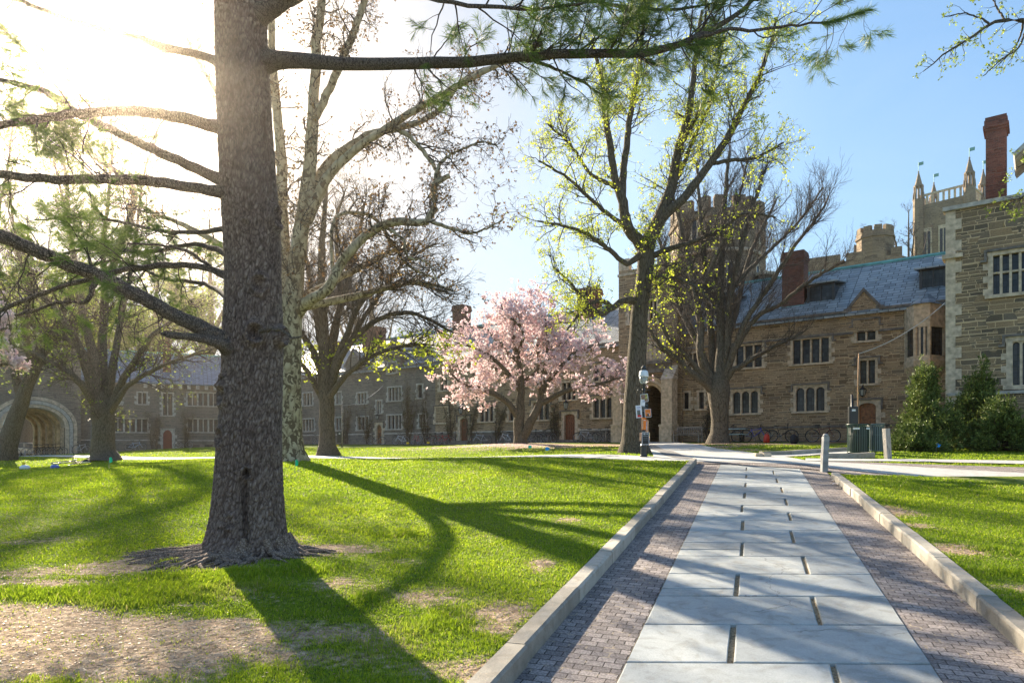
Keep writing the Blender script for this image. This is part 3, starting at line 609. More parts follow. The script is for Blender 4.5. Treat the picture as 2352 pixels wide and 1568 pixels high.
def wall_mesh(fa, name, u0, u1, z0, z1, holes, m, depth=.28, y=0.0, parent=None, mats=None):
    us = sorted(set([u0, u1]+[h[0] for h in holes]+[h[1] for h in holes])); zs = sorted(set([z0, z1]+[h[2] for h in holes]+[h[3] for h in holes]))
    us = [x for x in us if u0-1e-6 <= x <= u1+1e-6]; zs = [x for x in zs if z0-1e-6 <= x <= z1+1e-6]; mb = MB()
    for a, b in zip(us[:-1], us[1:]):
        for c, d in zip(zs[:-1], zs[1:]):
            if b-a < 1e-4 or d-c < 1e-4: continue
            uc, zc = (a+b)/2, (c+d)/2
            if any(h[0] < uc < h[1] and h[2] < zc < h[3] for h in holes): continue
            mb.add([(a, y, c), (b, y, c), (b, y, d), (a, y, d)], [(0, 1, 2, 3)])
    for (a, b, c, d) in [h[:4] for h in holes]:
        e = y+depth
        mb.add([(a, y, c), (a, e, c), (a, e, d), (a, y, d)], [(0, 1, 2, 3)]); mb.add([(b, y, c), (b, e, c), (b, e, d), (b, y, d)], [(3, 2, 1, 0)])
        mb.add([(a, y, d), (a, e, d), (b, e, d), (b, y, d)], [(0, 1, 2, 3)]); mb.add([(a, y, c), (a, e, c), (b, e, c), (b, y, c)], [(3, 2, 1, 0)])
    return mb.build(name, m, parent or fa.root)
def arch_pts(a, b, zs, rise, n=8, pointed=False):
    """curve from (a,zs) over to (b,zs)"""
    w = (b-a)/2; c = (a+b)/2; out = []
    for i in range(n+1):
        t = i/n
        if pointed:
            # two arcs
            if t <= .5: s = t*2; out.append((a+w*(1-math.cos(s*math.pi/2))**.95, zs+rise*math.sin(s*math.pi/2*.92)/math.sin(math.pi/2*.92)))
            else: s = (1-t)*2; out.append((b-w*(1-math.cos(s*math.pi/2))**.95, zs+rise*math.sin(s*math.pi/2*.92)/math.sin(math.pi/2*.92)))
        else:
            an = math.pi*(1-t); out.append((c+w*math.cos(an), zs+rise*math.sin(an)))
    return out
def add_window(fa, rc, lights=3, arched=False, hood=True, m='lime', transom=False, y=0.0, name='window', label=None, paired=False, surround=.13, parent=None, hoodm='limedark'):
    """rc = glazed rectangle (u0,u1,z0,z1). Stone frame as one mesh, glass as its sub-part. Returns the wall hole."""
    a, b, c, d = rc; mb = MB(); s = surround; e = .05
    ya, yb = y-.03, y+.26
    mb.box(a-s, a, ya, yb, c-.02, d+.02); mb.box(b, b+s, ya, yb, c-.02, d+.02)
    # long and short jamb stones
    k = 0; z = c
    while z < d-.25:
        h = .24
        if k % 2 == 0:
            mb.box(a-s-.16, a-s, ya+.012, yb, z, z+h); mb.box(b+s, b+s+.16, ya+.012, yb, z, z+h)
        z += h; k += 1
    mb.box(a-s-.03, b+s+.03, ya-.002, yb+.003, d+.02, d+.02+s*.9)
    mb.box(a-s-.10, b+s+.10, ya-.07, yb+.003, c-.02-s*.8, c-.02)
    mw = .085; lw = (b-a-mw*(lights-1))/lights
    for i in range(1, lights):
        x = a+i*lw+(i-1)*mw; w_ = mw
        if paired and i % 2 == 0: x -= .03; w_ = mw+.06
        mb.box(x, x+w_, ya+.05, yb-.02, c-.02, d+.02)
    if transom: mb.box(a, b, ya+.06, yb-.03, c+(d-c)*.56-.035, c+(d-c)*.56+.035)
    if arched:
        for i in range(lights):
            x0 = a+i*(lw+mw); x1 = x0+lw; rise = min(lw*.5, (d-c)*.2); zs = d-rise; P = arch_pts(x0, x1, zs, rise*.96, 8)
            half = len(P)//2
            for seg, cx_ in ((P[:half+1], x0), (P[half:], x1)):
                poly = [(cx_, d+.019)]+seg if cx_ == x1 else seg+[(cx_, d+.019)]
                if cx_ == x1: poly = [(x1, d+.019), ((x0+x1)/2, d+.019)]+seg
                else: poly = seg+[((x0+x1)/2, d+.019), (x0, d+.019)]
                mb.poly_prism(poly, 'y', ya+.055, yb-.06)
    w = mb.build(name, M[m], parent or fa.root)
    if label: w['label'] = label
    g = MB(); gy_ = yb-.07
    for i in range(lights):
        x0 = a+i*(lw+mw)-.01; g.box(x0, x0+lw+.02, gy_, gy_+.02, c-.01, d+.01)
    g.build('pane', M['glass'], w)
    if hood:
        h = MB(); zt = d+.02+s*.9
        h.box(a-s-.12, b+s+.12, y-.11, y+.02, zt+.003, zt+.09); h.box(a-s-.12, a-s-.035, y-.10, y+.02, zt-.28, zt); h.box(b+s+.035, b+s+.12, y-.10, y+.02, zt-.28, zt)
        h.box(a-s-.24, a-s-.036, y-.095, y+.02, zt-.36, zt-.283); h.box(b+s+.036, b+s+.24, y-.095, y+.02, zt-.36, zt-.283)
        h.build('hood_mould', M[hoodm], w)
    return (a-s, b+s, c-.05, d+.02+s*.5)
def add_door(fa, rc, m='door', pointed=False, label=None, trim='lime', surround=.24, y=0.0, steps=True, zg=None):
    a, b, c, d = rc; mb = MB(); s = surround; ya, yb = y-.04, y+.34; rise = (b-a)*(.62 if pointed else .26)
    zs = d-rise; P = arch_pts(a, b, zs, rise, 12, pointed)
    mb.box(a-s, a, ya, yb, c-.3, zs); mb.box(b, b+s, ya, yb, c-.3, zs)
    for k in range(0, 8, 2):
        z = c+k*.27
        if z+.27 < d: mb.box(a-s-.2, a-s, ya+.015, yb, z, z+.27); mb.box(b+s, b+s+.2, ya+.015, yb, z, z+.27)
    half = len(P)//2; zt = d+.16
    mb.poly_prism(P[:half+1]+[((a+b)/2, zt), (a-s, zt), (a-s, zs)], 'y', ya, yb); mb.poly_prism([(b+s, zs), (b+s, zt), ((a+b)/2, zt)]+P[half:], 'y', ya, yb)
    fr = mb.build('door_surround', M[trim], fa.root)
    h = MB(); h.box(a-s-.1, b+s+.1, ya-.09, yb, zt+.003, zt+.1); h.box(a-s-.1, a-s-.005, ya-.085, y+.02, zt-.5, zt); h.box(b+s+.005, b+s+.1, ya-.085, y+.02, zt-.5, zt); h.build('hood_mould', M['limedark'], fr)
    dm = MB(); poly = [(a, c), (b, c)]+[(p[0], p[1]) for p in reversed(P)]; dm.poly_prism(poly, 'y', y+.16, y+.22)
    n = 5
    for i in range(n):   # vertical planks
        x0 = a+.03+(b-a-.06)*i/n; x1 = a+.03+(b-a-.06)*(i+1)/n-.02; dm.box(x0, x1, y+.135, y+.158, c+.05, zs-.02)
    for i in range(4):   # glazed or carved top lights
        x0 = a+.07+(b-a-.14)*i/4; dm.box(x0+.02, x0+(b-a-.14)/4-.03, y+.128, y+.134, zs-.35, zs-.12)
    dm.box(a+.02, b-.02, y+.125, y+.133, c+.95, c+1.05)
    dr = dm.build('door', M[m], fa.root)
    if label: dr['label'] = label
    kn = MB(); kn.lathe([(0, 0), (.035, .01), (.035, .04), (0, .05)], 8, (b-.1, y+.10, c+1.05)); kn.build('handle', M['iron'], dr)
    if steps:
        st = MB(); st.box(a-.5, b+.5, y-.55, y+.1, c-.5, c-.003); st.box(a-.7, b+.7, y-.9, y-.553, c-.6, c-.15); st.build('doorstep', M['limedark'], fa.root)
    return (a-s+.02, b+s-.02, c-.3, zt-.02)
def add_lantern(fa, px, yt, yb, y=0.0):
    u = fa.u(px); z0, z1 = fa.z(px, yb), fa.z(px, yt); h = z1-z0; mb = MB(); c = (u, y-.35, z0)
    mb.lathe([(.02, 0), (.09, h*.08), (.12, h*.12)], 6, c); mb.lathe([(.20, h*.66), (.17, h*.74), (.05, h*.92), (.02, h)], 6, c)
    for k in range(6):
        an = math.pi/3*k; mb.tube([(c[0]+.115*math.cos(an), c[1]+.115*math.sin(an), z0+h*.12), (c[0]+.19*math.cos(an), c[1]+.19*math.sin(an), z0+h*.67)], .014, 4)
    mb.tube([(u, y, z0+h*1.05), (u, y-.2, z0+h*1.2), (u, y-.35, z0+h)], .02, 5)
    o = mb.build('wall_lantern', M['iron'], fa.root); g = MB(); g.lathe([(.10, h*.13), (.17, h*.65)], 6, c); g.build('lantern_glass', M['frosted'], o)
M['frosted'], _nt, _b = mat('lantern_glass', .2, (.35, .36, .34), .5); 
def band(fa, name, u0, u1, z0, z1, y0, m, y1=.05, holes=()):
    mb = MB(); segs = [(u0, u1)]
    for (a, b) in holes:
        ns = []
        for (p, q) in segs:
            if b <= p or a >= q: ns.append((p, q)); continue
            if a > p: ns.append((p, a))
            if b < q: ns.append((b, q))
        segs = ns
    for (p, q) in segs: mb.box(p, q, -y0, y1, z0, z1)
    return mb.build(name, M[m], fa.root)
def roof_mesh(fa, name, u0, u1, ze, zr, dep, m, over=.25, y=0.0, gable=True, hip=0.0):
    """front slope from eave (y-over) up to the ridge at y+dep, and back slope; UVs along the slope"""
    sl = (zr-ze)/dep; ze2 = ze-sl*over; mb = MB(); t = .12
    A = [(u0, y-over, ze2), (u1, y-over, ze2), (u1-hip, y+dep, zr), (u0+hip, y+dep, zr)]
    B = [(u1, y+2*dep+over, ze2), (u0, y+2*dep+over, ze2), (u0+hip, y+dep, zr), (u1-hip, y+dep, zr)]
    mb.add(A, [(0, 1, 2, 3)]); mb.add(B, [(0, 1, 2, 3)])
    mb.add([(p[0], p[1], p[2]-t) for p in A], [(3, 2, 1, 0)]); mb.add([A[0], A[1], (A[1][0], A[1][1], A[1][2]-t), (A[0][0], A[0][1], A[0][2]-t)], [(3, 2, 1, 0)])
    if gable or hip:
        mb.add([(u0, y-over, ze2-t), (u0, y-over, ze2), (u0+hip, y+dep, zr), (u0, y+2*dep+over, ze2), (u0, y+2*dep+over, ze2-t)], [(0, 1, 2, 3, 4)])
        mb.add([(u1, y-over, ze2-t), (u1, y-over, ze2), (u1-hip, y+dep, zr), (u1, y+2*dep+over, ze2), (u1, y+2*dep+over, ze2-t)], [(4, 3, 2, 1, 0)])
    o = mb.build(name, m, fa.root); L_ = math.hypot(dep+over, zr-ze2)
    uvs(o, lambda co: np.stack([co[:, 0], (co[:, 2]-ze2)/max(zr-ze2, .01)*L_], -1))
    return o
def add_ridge(fa, u0, u1, zr, dep, parent, m='copper', y=0.0):
    mb = MB(); mb.tube([(u0, y+dep, zr+.02), (u1, y+dep, zr+.02)], .11, 6); return mb.build('ridge_cap', M[m], parent)
def add_chimney(fa, rc, y0, dy, m='brick', name='chimney', capped=True, parent=None, flash=True):
    a, b, c, d = rc; mb = MB(); w = b-a
    mb.box(a, b, y0, y0+dy, c, d-.55)
    for i, (g, h0, h1) in enumerate(((.04, .55, .45), (.09, .45, .33), (.05, .33, .12), (.02, .12, .0))):
        mb.box(a-g, b+g, y0-g, y0+dy+g, d-h0+.001, d-h1)
    o = mb.build(name, M[m], parent or fa.root)
    if flash:
        f = MB(); f.box(a-.06, b+.06, y0-.1, y0+dy+.1, c-.1, c+.12); f.build('flashing', M['copper'], o)
    return o
def add_dormer(fa, rc, yb, roof_z_at, m='frame_dark', depth=2.2, flat=True, rm='slate', lights=2, label=None):
    """box dormer: glazed front at plane yb, cheeks running back into the roof"""
    a, b, c, d = rc; fr = MB(); s = .14
    fr.box(a-s, a, yb-.05, yb+.1, c-.1, d+.1); fr.box(b, b+s, yb-.05, yb+.1, c-.1, d+.1); fr.box(a-s, b+s, yb-.06, yb+.1, d+.1, d+.24); fr.box(a-s-.05, b+s+.05, yb-.1, yb+.1, c-.22, c-.1)
    lw = (b-a-.07*(lights-1))/lights
    for i in range(1, lights): fr.box(a+i*lw+(i-1)*.07, a+i*(lw+.07), yb-.02, yb+.08, c-.1, d+.1)
    o = fr.build('dormer', M['frame_dark'], fa.root)
    if label: o['label'] = label
    g = MB(); g.box(a, b, yb+.03, yb+.05, c-.1, d+.1); g.build('pane', M['glass'], o)
    ck = MB(); ck.box(a-s+.01, a+.0, yb+.101, yb+depth, c-.8, d+.1); ck.box(b, b+s-.01, yb+.101, yb+depth, c-.8, d+.1); ck.box(a-s+.01, b+s-.01, yb+.02, yb+.1, c-.9, c-.222); ck.build('dormer_cheek', M['slate'], o)
    rf = MB(); zt = d+.245; e = .22
    if flat: rf.add([(a-s-e, yb-.3, zt), (b+s+e, yb-.3, zt), (b+s+e, yb+depth, zt+.35), (a-s-e, yb+depth, zt+.35), (a-s-e, yb-.3, zt-.08), (b+s+e, yb-.3, zt-.08), (b+s+e, yb+depth, zt+.27), (a-s-e, yb+depth, zt+.27)], [(0, 1, 2, 3), (7, 6, 5, 4), (0, 4, 5, 1), (1, 5, 6, 2), (3, 7, 4, 0)])
    else:
        mid = (a+b)/2; hz = zt+(b-a)*.55
        rf.add([(a-s-e, yb-.3, zt), (mid, yb-.3, hz), (mid, yb+depth, hz), (a-s-e, yb+depth, zt)], [(0, 1, 2, 3)]); rf.add([(mid, yb-.3, hz), (b+s+e, yb-.3, zt), (b+s+e, yb+depth, zt), (mid, yb+depth, hz)], [(0, 1, 2, 3)])
        rf.add([(a-s, yb, zt), (b+s, yb, zt), (mid, yb, hz-.08)], [(0, 1, 2)])
    r = rf.build('dormer_roof', M[rm], o); uvs(r, lambda co: np.stack([co[:, 0], co[:, 1]+co[:, 2]], -1))
def add_gable(fa, pxc, ap, pxl, pxr, pyb, y0, depth, m, coping='limedark', rm='slate'):
    """wall gable flush with the facade with its own little roof running back"""
    a, b = fa.u(pxl), fa.u(pxr); zb = fa.z(pxc, pyb); za = fa.z(pxc, ap); c = (a+b)/2; mb = MB()
    mb.poly_prism([(a, zb-1.2), (b, zb-1.2), (b, zb), (c, za), (a, zb)], 'y', y0-.06, y0+.35); o = mb.build('gable', M[m], fa.root)
    k = MB()
    for (p, q) in ((a, c), (b, c)):
        s = 1 if q > p else -1; L0 = math.hypot(q-p, za-zb); nx, nz = -(za-zb)/L0*s, abs(q-p)/L0; w = .13
        k.poly_prism([(p, zb), (q, za), (q, za+w/nz), (p+nx*w, zb+nz*w)] if s > 0 else [(q, za), (p, zb), (p+nx*w, zb+nz*w), (q, za+w/nz)], 'y', y0-.14, y0+.4)
    k.box(a-.22, a+.16, y0-.12, y0+.38, zb-.16, zb+.10); k.box(b-.16, b+.22, y0-.12, y0+.38, zb-.16, zb+.10); k.build('coping', M[coping], o)
    r = MB(); r.add([(a, y0+.36, zb), (c, y0+.36, za), (c, y0+depth, za), (a, y0+depth, zb)], [(0, 1, 2, 3)]); r.add([(c, y0+.36, za), (b, y0+.36, zb), (b, y0+depth, zb), (c, y0+depth, za)], [(0, 1, 2, 3)])
    rr_ = r.build('gable_roof', M[rm], o); uvs(rr_, lambda co: np.stack([co[:, 1], co[:, 2]], -1)); return o

RD = (.791, -.612)
# ============ range A: right of the gate tower
A = Facade((16.3, 38.0), RD, 'dormitory_range', 'tan stone range with slate roof and oriel window between gate tower and right building', 'building', 'stone ranges round the court')
g0 = lambda u: 0
uL, uR = A.u(1556), A.u(2200)
zE = A.z(1950, 714); zRg = A.z(2000, 608, 4.5); holes = []
spec = [((1828, 1894, 889, 943), 3, True, True, 'triple arched window between the door and the bare tree'), ((1683, 1741, 898, 948), 3, True, True, None), ((1570, 1582, 902, 938), 1, False, False, None), ((1605.5, 1617, 901, 938), 1, False, False, None),
        ((1821, 1904, 779, 833), 4, False, True, None), ((1690, 1750, 794, 843), 3, False, True, None), ((1578, 1603, 812, 844), 2, False, False, None), ((1968, 2011, 740, 781), 2, False, True, None), ((1975, 2010, 828, 880), 2, False, True, None), ((2091, 2112, 876, 906), 2, True, False, None)]
for rc, n, ar, hd, lb in spec: holes.append(add_window(A, A.rect(*rc), n, ar, hd))
da = A.rect(1973, 2012, 925, 1006); holes.append(add_door(A, da, 'doorlight', label='wide warm oak door behind the litter bins'))
wall_mesh(A, 'wall', uL, uR, -1, zE-.05, holes, M['wall'])
mb = MB(); mb.box(uL+.01, uR-.01, .3, 8.9, -1, zE-.35); mb.box(uL, uL+.3, .29, 9.0, -1, zE-.34); mb.box(uR-.3, uR, .29, 9.0, -1, zE-.34); mb.build('wall', M['wall'], A.root)
zp = A.z(1850, 978); dh = (da[0]-.5, da[1]+.5)
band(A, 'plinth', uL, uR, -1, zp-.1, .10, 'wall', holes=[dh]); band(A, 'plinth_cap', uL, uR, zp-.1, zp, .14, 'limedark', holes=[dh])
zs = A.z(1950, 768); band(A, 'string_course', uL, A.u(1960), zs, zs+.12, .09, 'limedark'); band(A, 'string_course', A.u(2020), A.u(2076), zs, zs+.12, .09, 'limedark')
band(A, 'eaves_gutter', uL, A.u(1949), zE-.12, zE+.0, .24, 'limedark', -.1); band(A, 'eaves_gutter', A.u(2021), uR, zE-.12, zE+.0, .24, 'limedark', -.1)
rA = roof_mesh(A, 'roof', uL-1, uR+1, zE, zRg, 4.5, M['slate']); add_ridge(A, uL-1, uR+1, zRg, 4.5, rA)
add_gable(A, 1985, 670, 1949, 2021, 710, 0, 3.0, 'wall')
add_chimney(A, (A.u(1796, 1.2), A.u(1846, 1.2), A.z(1820, 708, 1.2), A.z(1820, 577, 1.2)), 1.2, .95)
for rc in ((1860, 1911, 659, 703), (2119, 2168, 624, 676)): add_dormer(A, A.rect(*rc, 1.3), 1.3, None)
add_dormer(A, A.rect(1642, 1680, 690, 722, 1.3), 1.3, None)
# oriel
ou0, ou1 = A.u(2077), A.u(2172); oz0, oz1 = A.z(2120, 826), A.z(2120, 705); pr = 1.0
mb = MB(); P = [(ou0, 0), (ou0+.55, -pr), (ou1-.55, -pr), (ou1, 0)]; zz = [(oz0-.05, 1.0), (oz0-.12, 1.06), (oz0-.40, 1.05), (oz0-.45, .98), (oz0-.8, .7), (oz0-1.15, .3), (oz0-1.2, .05)]
def orl(P, f): c = (ou0+ou1)/2; return [(c+(x-c)*(.45+.55*f), y*f) for x, y in P]
rings = [[(x, y, z) for x, y in orl(P, f)] for z, f in zz]
ob_ = mb
for r0, r1 in zip(rings[:-1], rings[1:]): mb.add(r0+r1, [(i, i+1, i+5, i+4) for i in range(3)])
mb.add(rings[0], [(0, 1, 2, 3)])
zw0, zw1 = oz0+.12, A.z(2120, 757)
mb = MB()
for z0_, z1_, f in ((zw1, oz1, 1.0),):
    q0 = [(x, y, z0_) for x, y in P]; q1 = [(x, y, z1_) for x, y in P]; mb.add(q0+q1, [(i, i+1, i+5, i+4) for i in range(3)]); mb.add(q0, [(3, 2, 1, 0)]); mb.add(q1, [(0, 1, 2, 3)])
par_ = mb; mb = ob_
q0 = [(x, y, oz0-.05) for x, y in P]; q1 = [(x, y, zw0) for x, y in P]; mb.add(q0+q1, [(i, i+1, i+5, i+4) for i in range(3)]); mb.add(q1, [(0, 1, 2, 3)])
ori = mb.build('oriel_bay', M['lime'], A.root); par_.build('carved_parapet', M['lime'], ori)
for i, k in ((0, 1), (1, 3), (2, 1)):
    p, q = Vector((*P[i], 0)), Vector((*P[i+1], 0)); dv = q-p; nrm = Vector((dv.y, -dv.x, 0)).normalized(); ang = math.atan2(dv.y, dv.x); Ln = dv.length
    Mx = Matrix.Translation(p) @ Matrix.Rotation(ang, 4, 'Z'); pn = MB(); mu = MB()
    pn.box(.05, Ln-.05, .12, .14, zw0, zw1, M=Mx)
    for j in range(k+1):
        x = (Ln-.09)*j/k; mu.box(x, x+.09, .003, .18, zw0, zw1, M=Mx)
    w = mu.build('window', M['lime'], ori); pn.build('pane', M['glass'], w)
mb = MB(); mb.add([(x*1.0, y-.15 if y else y, oz1+.003) for x, y in P]+[((ou0+ou1)/2, .8, oz1+.9)], [(0, 1, 4), (1, 2, 4), (2, 3, 4), (3, 2, 1, 0)]); o = mb.build('bay_roof', M['slate'], ori); uvs(o, lambda co: np.stack([co[:, 0], co[:, 2]], -1))
add_lantern(A, 1984, 888, 912)
# ============ long range B + C left of the gate tower
B = Facade((16.3, 38.0), RD, 'dormitory_range', 'long stone range with climbing vines and brick chimneys behind the pink magnolia', 'building', 'stone ranges round the court')
uL, uR = B.u(640), B.u(1430); zE = B.z(1024, 828); zRg = B.z(1084, 751, 4.5); holes = []
spec = [((1363, 1405, 913, 958), 3, True, True), ((1224, 1261, 923, 963), 3, True, True), ((1169, 1191, 931, 965), 2, False, False), ((1102, 1133, 928, 967), 3, True, True), ((1001, 1028, 936, 970), 3, True, True), ((963, 977, 952, 981), 2, False, False),
        ((890, 922, 954, 984), 4, False, False), ((821, 846, 958, 986), 3, False, False), ((771, 784, 960, 987), 2, False, False), ((694, 721, 963, 989), 4, False, False), ((1291, 1322, 879, 917), 3, False, False), ((1056, 1073, 906, 930), 2, False, False), ((865, 876, 921, 948), 2, False, False),
        ((1363, 1403, 838, 873), 3, False, True), ((1228, 1260, 850, 884), 3, False, False), ((1104, 1132, 858, 890), 3, False, False), ((1011, 1027, 867, 896), 2, False, False), ((959, 970, 884, 913), 1, False, False), ((892, 921, 890, 919), 4, False, False), ((821, 842, 903, 926), 3, False, False), ((772, 783, 901, 927), 2, False, False), ((696, 717, 903, 930), 3, False, False)]
for rc, n, ar, hd in spec: holes.append(add_window(B, B.rect(*rc), n, ar, hd, m='lime' if rc[0] > 1000 else 'limegrey'))
d1, d2, d3 = B.rect(1297, 1320, 950, 1009.5), B.rect(1057, 1075, 960, 1011.5), B.rect(865, 877, 974, 1018)
d1 = (d1[0]-.03, d1[1]+.03, d1[2], d1[3])
holes.append(add_door(B, d1, 'door', label='dark oak door under the iron lantern right of the magnolia')); holes.append(add_door(B, d2, 'door', label='oak door left of the magnolia')); holes.append(add_door(B, d3, 'doorlight', True, label='small pointed door between vine covered windows', steps=False))
wall_mesh(B, 'wall', B.u(1000), uR, -1, zE-.05, [h for h in holes if h[0] > B.u(1000)], M['wall']); wall_mesh(B, 'wall', uL, B.u(1000)-.002, -1, zE-.05, [h for h in holes if h[1] < B.u(1000)], M['wallgrey'])
mb = MB(); mb.box(uL+.01, uR-.01, .36, 8.9, -1, zE-.35); mb.box(uL, uL+.3, .29, 9, -1, zE-.34); mb.build('wall', M['wallgrey'], B.root)
zp = B.z(1200, 988); dhs = [(d[0]-.42, d[1]+.42) for d in (d1, d2, d3)]
band(B, 'plinth', uL, uR, -1, zp-.1, .10, 'wallgrey', holes=dhs); band(B, 'plinth_cap', uL, uR, zp-.1, zp, .14, 'limegrey', holes=dhs)
band(B, 'eaves_gutter', uL, uR, zE-.12, zE, .24, 'limedark', -.1)
rB = roof_mesh(B, 'roof', uL-1, uR+.5, zE, zRg, 4.5, M['slatelight']); add_ridge(B, uL-1, uR+.5, zRg, 4.5, rB)
add_gable(B, 903, 783, 884, 922, 820, 0, 3.4, 'wallgrey', rm='slate'); add_dormer(B, B.rect(957, 977, 814, 841, .9), .9, None, flat=False, depth=3.0)
add_dormer(B, B.rect(1140, 1170, 800, 822, 1.2), 1.2, None, flat=False, depth=2.6); add_dormer(B, B.rect(740, 758, 842, 862, .9), .9, None, flat=False, depth=3.0); add_gable(B, 812, 806, 795, 829, 838, 0, 3.2, 'wallgrey')
add_window(B, B.rect(893, 911, 833, 856), 2, False, False, m='limegrey', y=-.06)
add_chimney(B, (B.u(1039, 3.4), B.u(1062, 3.4), B.z(1050, 800, 3.4), B.z(1050, 700, 3.4)), 3.4, 1.1, flash=False)
add_chimney(B, (B.u(832, 2.6), B.u(864, 2.6), B.z(848, 820, 2.6), B.z(848, 751, 2.6)), 2.6, 1.2, flash=False)
add_chimney(B, (B.u(745, 2.6), B.u(772, 2.6), B.z(758, 860, 2.6), B.z(758, 785, 2.6)), 2.6, 1.2, flash=False)
add_chimney(B, (B.u(1326, 3.4), B.u(1364, 3.4), B.z(1345, 760, 3.4), B.z(1345, 660, 3.4)), 3.4, 1.2, flash=False)
add_lantern(B, 1306, 918, 942); add_lantern(B, 1065, 932, 952); add_lantern(B, 873, 951, 964)
# ============ gate tower
T = Facade(A.world(0, -.9), RD, 'gate_tower', 'stone gate tower with a deep pointed arch behind the lamp post', 'tower')
gl_, gr_ = T.u(1421), T.u(1556); zt = T.z(1490, 612)
ar = T.rect(1468, 1524, 884, 1016); ac = (ar[0]+ar[1])/2
holes = [(ar[0], ar[1], -1, ar[3])]
holes += [add_window(T, T.rect(1446, 1462, 690, 742), 2, False, True, transom=True), add_window(T, T.rect(1492, 1508, 690, 742), 2, False, True, transom=True), add_window(T, T.rect(1470, 1486, 640, 672), 1, False, False)]
wm = wall_mesh(T, 'wall', gl_, gr_, -1, zt, holes, M['wall'], .6)
mb = MB(); mb.box(gl_, gl_+.4, .601, 6.5, -1, zt-.01); mb.box(gr_-.4, gr_, .601, 6.5, -1, zt-.01); mb.box(gl_+.4, gr_-.4, .9, 6.4, ar[3]+.4, zt-.01)
mb.box(gl_+.4, ar[0], .601, 6.4, -1, ar[3]+.4); mb.box(ar[1], gr_-.4, .601, 6.4, -1, ar[3]+.4); mb.box(ar[0], ar[1], 6.0, 6.4, -1, ar[3]+.4); mb.build('wall', M['wall'], T.root)
fl = MB(); fl.box(ar[0], ar[1], -.2, 6.0, g1(*T.world(ac, 0))-.3, g1(*T.world(ac, 0))+.05); fl.build('threshold', M['limedark'], T.root)
# arch spandrel + nested mouldings
rise = (ar[1]-ar[0])*.55; zsp = ar[3]-rise; a, b = ar[0], ar[1]; P = arch_pts(a, b, zsp, rise, 16, True); hf = 8
mb = MB(); mb.poly_prism(P[:hf+1]+[(ac, ar[3]+.02), (a, ar[3]+.02)], 'y', -.02, .55); mb.poly_prism([(b, ar[3]+.02), (ac, ar[3]+.02)]+P[hf:], 'y', -.02, .55); mb.build('arch_spandrel', M['archstone'], T.root)
for k, (e, yy, m_) in enumerate(((.14, -.10, 'archstone'), (.34, -.17, 'lime'), (.52, -.24, 'archstone'))):
    Q = arch_pts(a-e, b+e, zsp, rise+e*1.05, 20, True); Q2 = arch_pts(a-e+.17, b+e-.17, zsp, rise+e*1.05-.17, 20, True); mb = MB()
    for i in range(20): mb.poly_prism([Q2[i], Q2[i+1], Q[i+1], Q[i]], 'y', yy, 0.0)
    zb_ = 1.5
    mb.box(a-e, a-e+.17, yy, -.021, zb_, zsp); mb.box(b+e-.17, b+e, yy, -.021, zb_, zsp); mb.build('arch_moulding', M[m_], T.root)
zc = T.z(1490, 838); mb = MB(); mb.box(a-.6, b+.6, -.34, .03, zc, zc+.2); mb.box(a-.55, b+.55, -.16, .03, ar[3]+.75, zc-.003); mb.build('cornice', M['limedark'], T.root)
mb = MB(); mb.box(gl_+1.0, gr_-.7, -.14, .03, zc+.203, zc+1.5)
for i in range(7): x = gl_+1.1+(gr_-gl_-1.95)*i/7; mb.box(x, x+.16, -.19, -.141, zc+.3, zc+1.42)
mb.box(gl_+.95, gr_-.65, -.22, .03, zc+1.503, zc+1.68); mb.build('carved_panel', M['lime'], T.root)
zpz = T.z(1540, 873)
for (p, q) in ((1421, 1441), (1531, 1556)):
    x0, x1 = T.u(p), T.u(q); mb = MB(); mb.box(x0-.05, x1+.05, -.95, -.003, -1, T.z(p, 975)); mb.box(x0, x1, -.78, -.003, T.z(p, 975)+.003, zpz)
    mb.poly_prism([(-.8, zpz+.003), (-.003, zpz+.003), (-.003, zpz+.9)], 'x', x0-.04, x1+.04); mb.box(x0-.08, x1+.08, -.98, -.003, T.z(p, 975)-.12, T.z(p, 975)+.001)
    mb.build('buttress', M['lime'], T.root)
mb = MB(); x = gl_
while x < gr_-.3: mb.box(x, min(x+.75, gr_), -.03, .35, zt+.003, zt+.75); x += 1.35
mb.box(gl_-.05, gr_+.05, -.08, .4, zt-.35, zt-.2); mb.build('battlement', M['lime'], T.root)
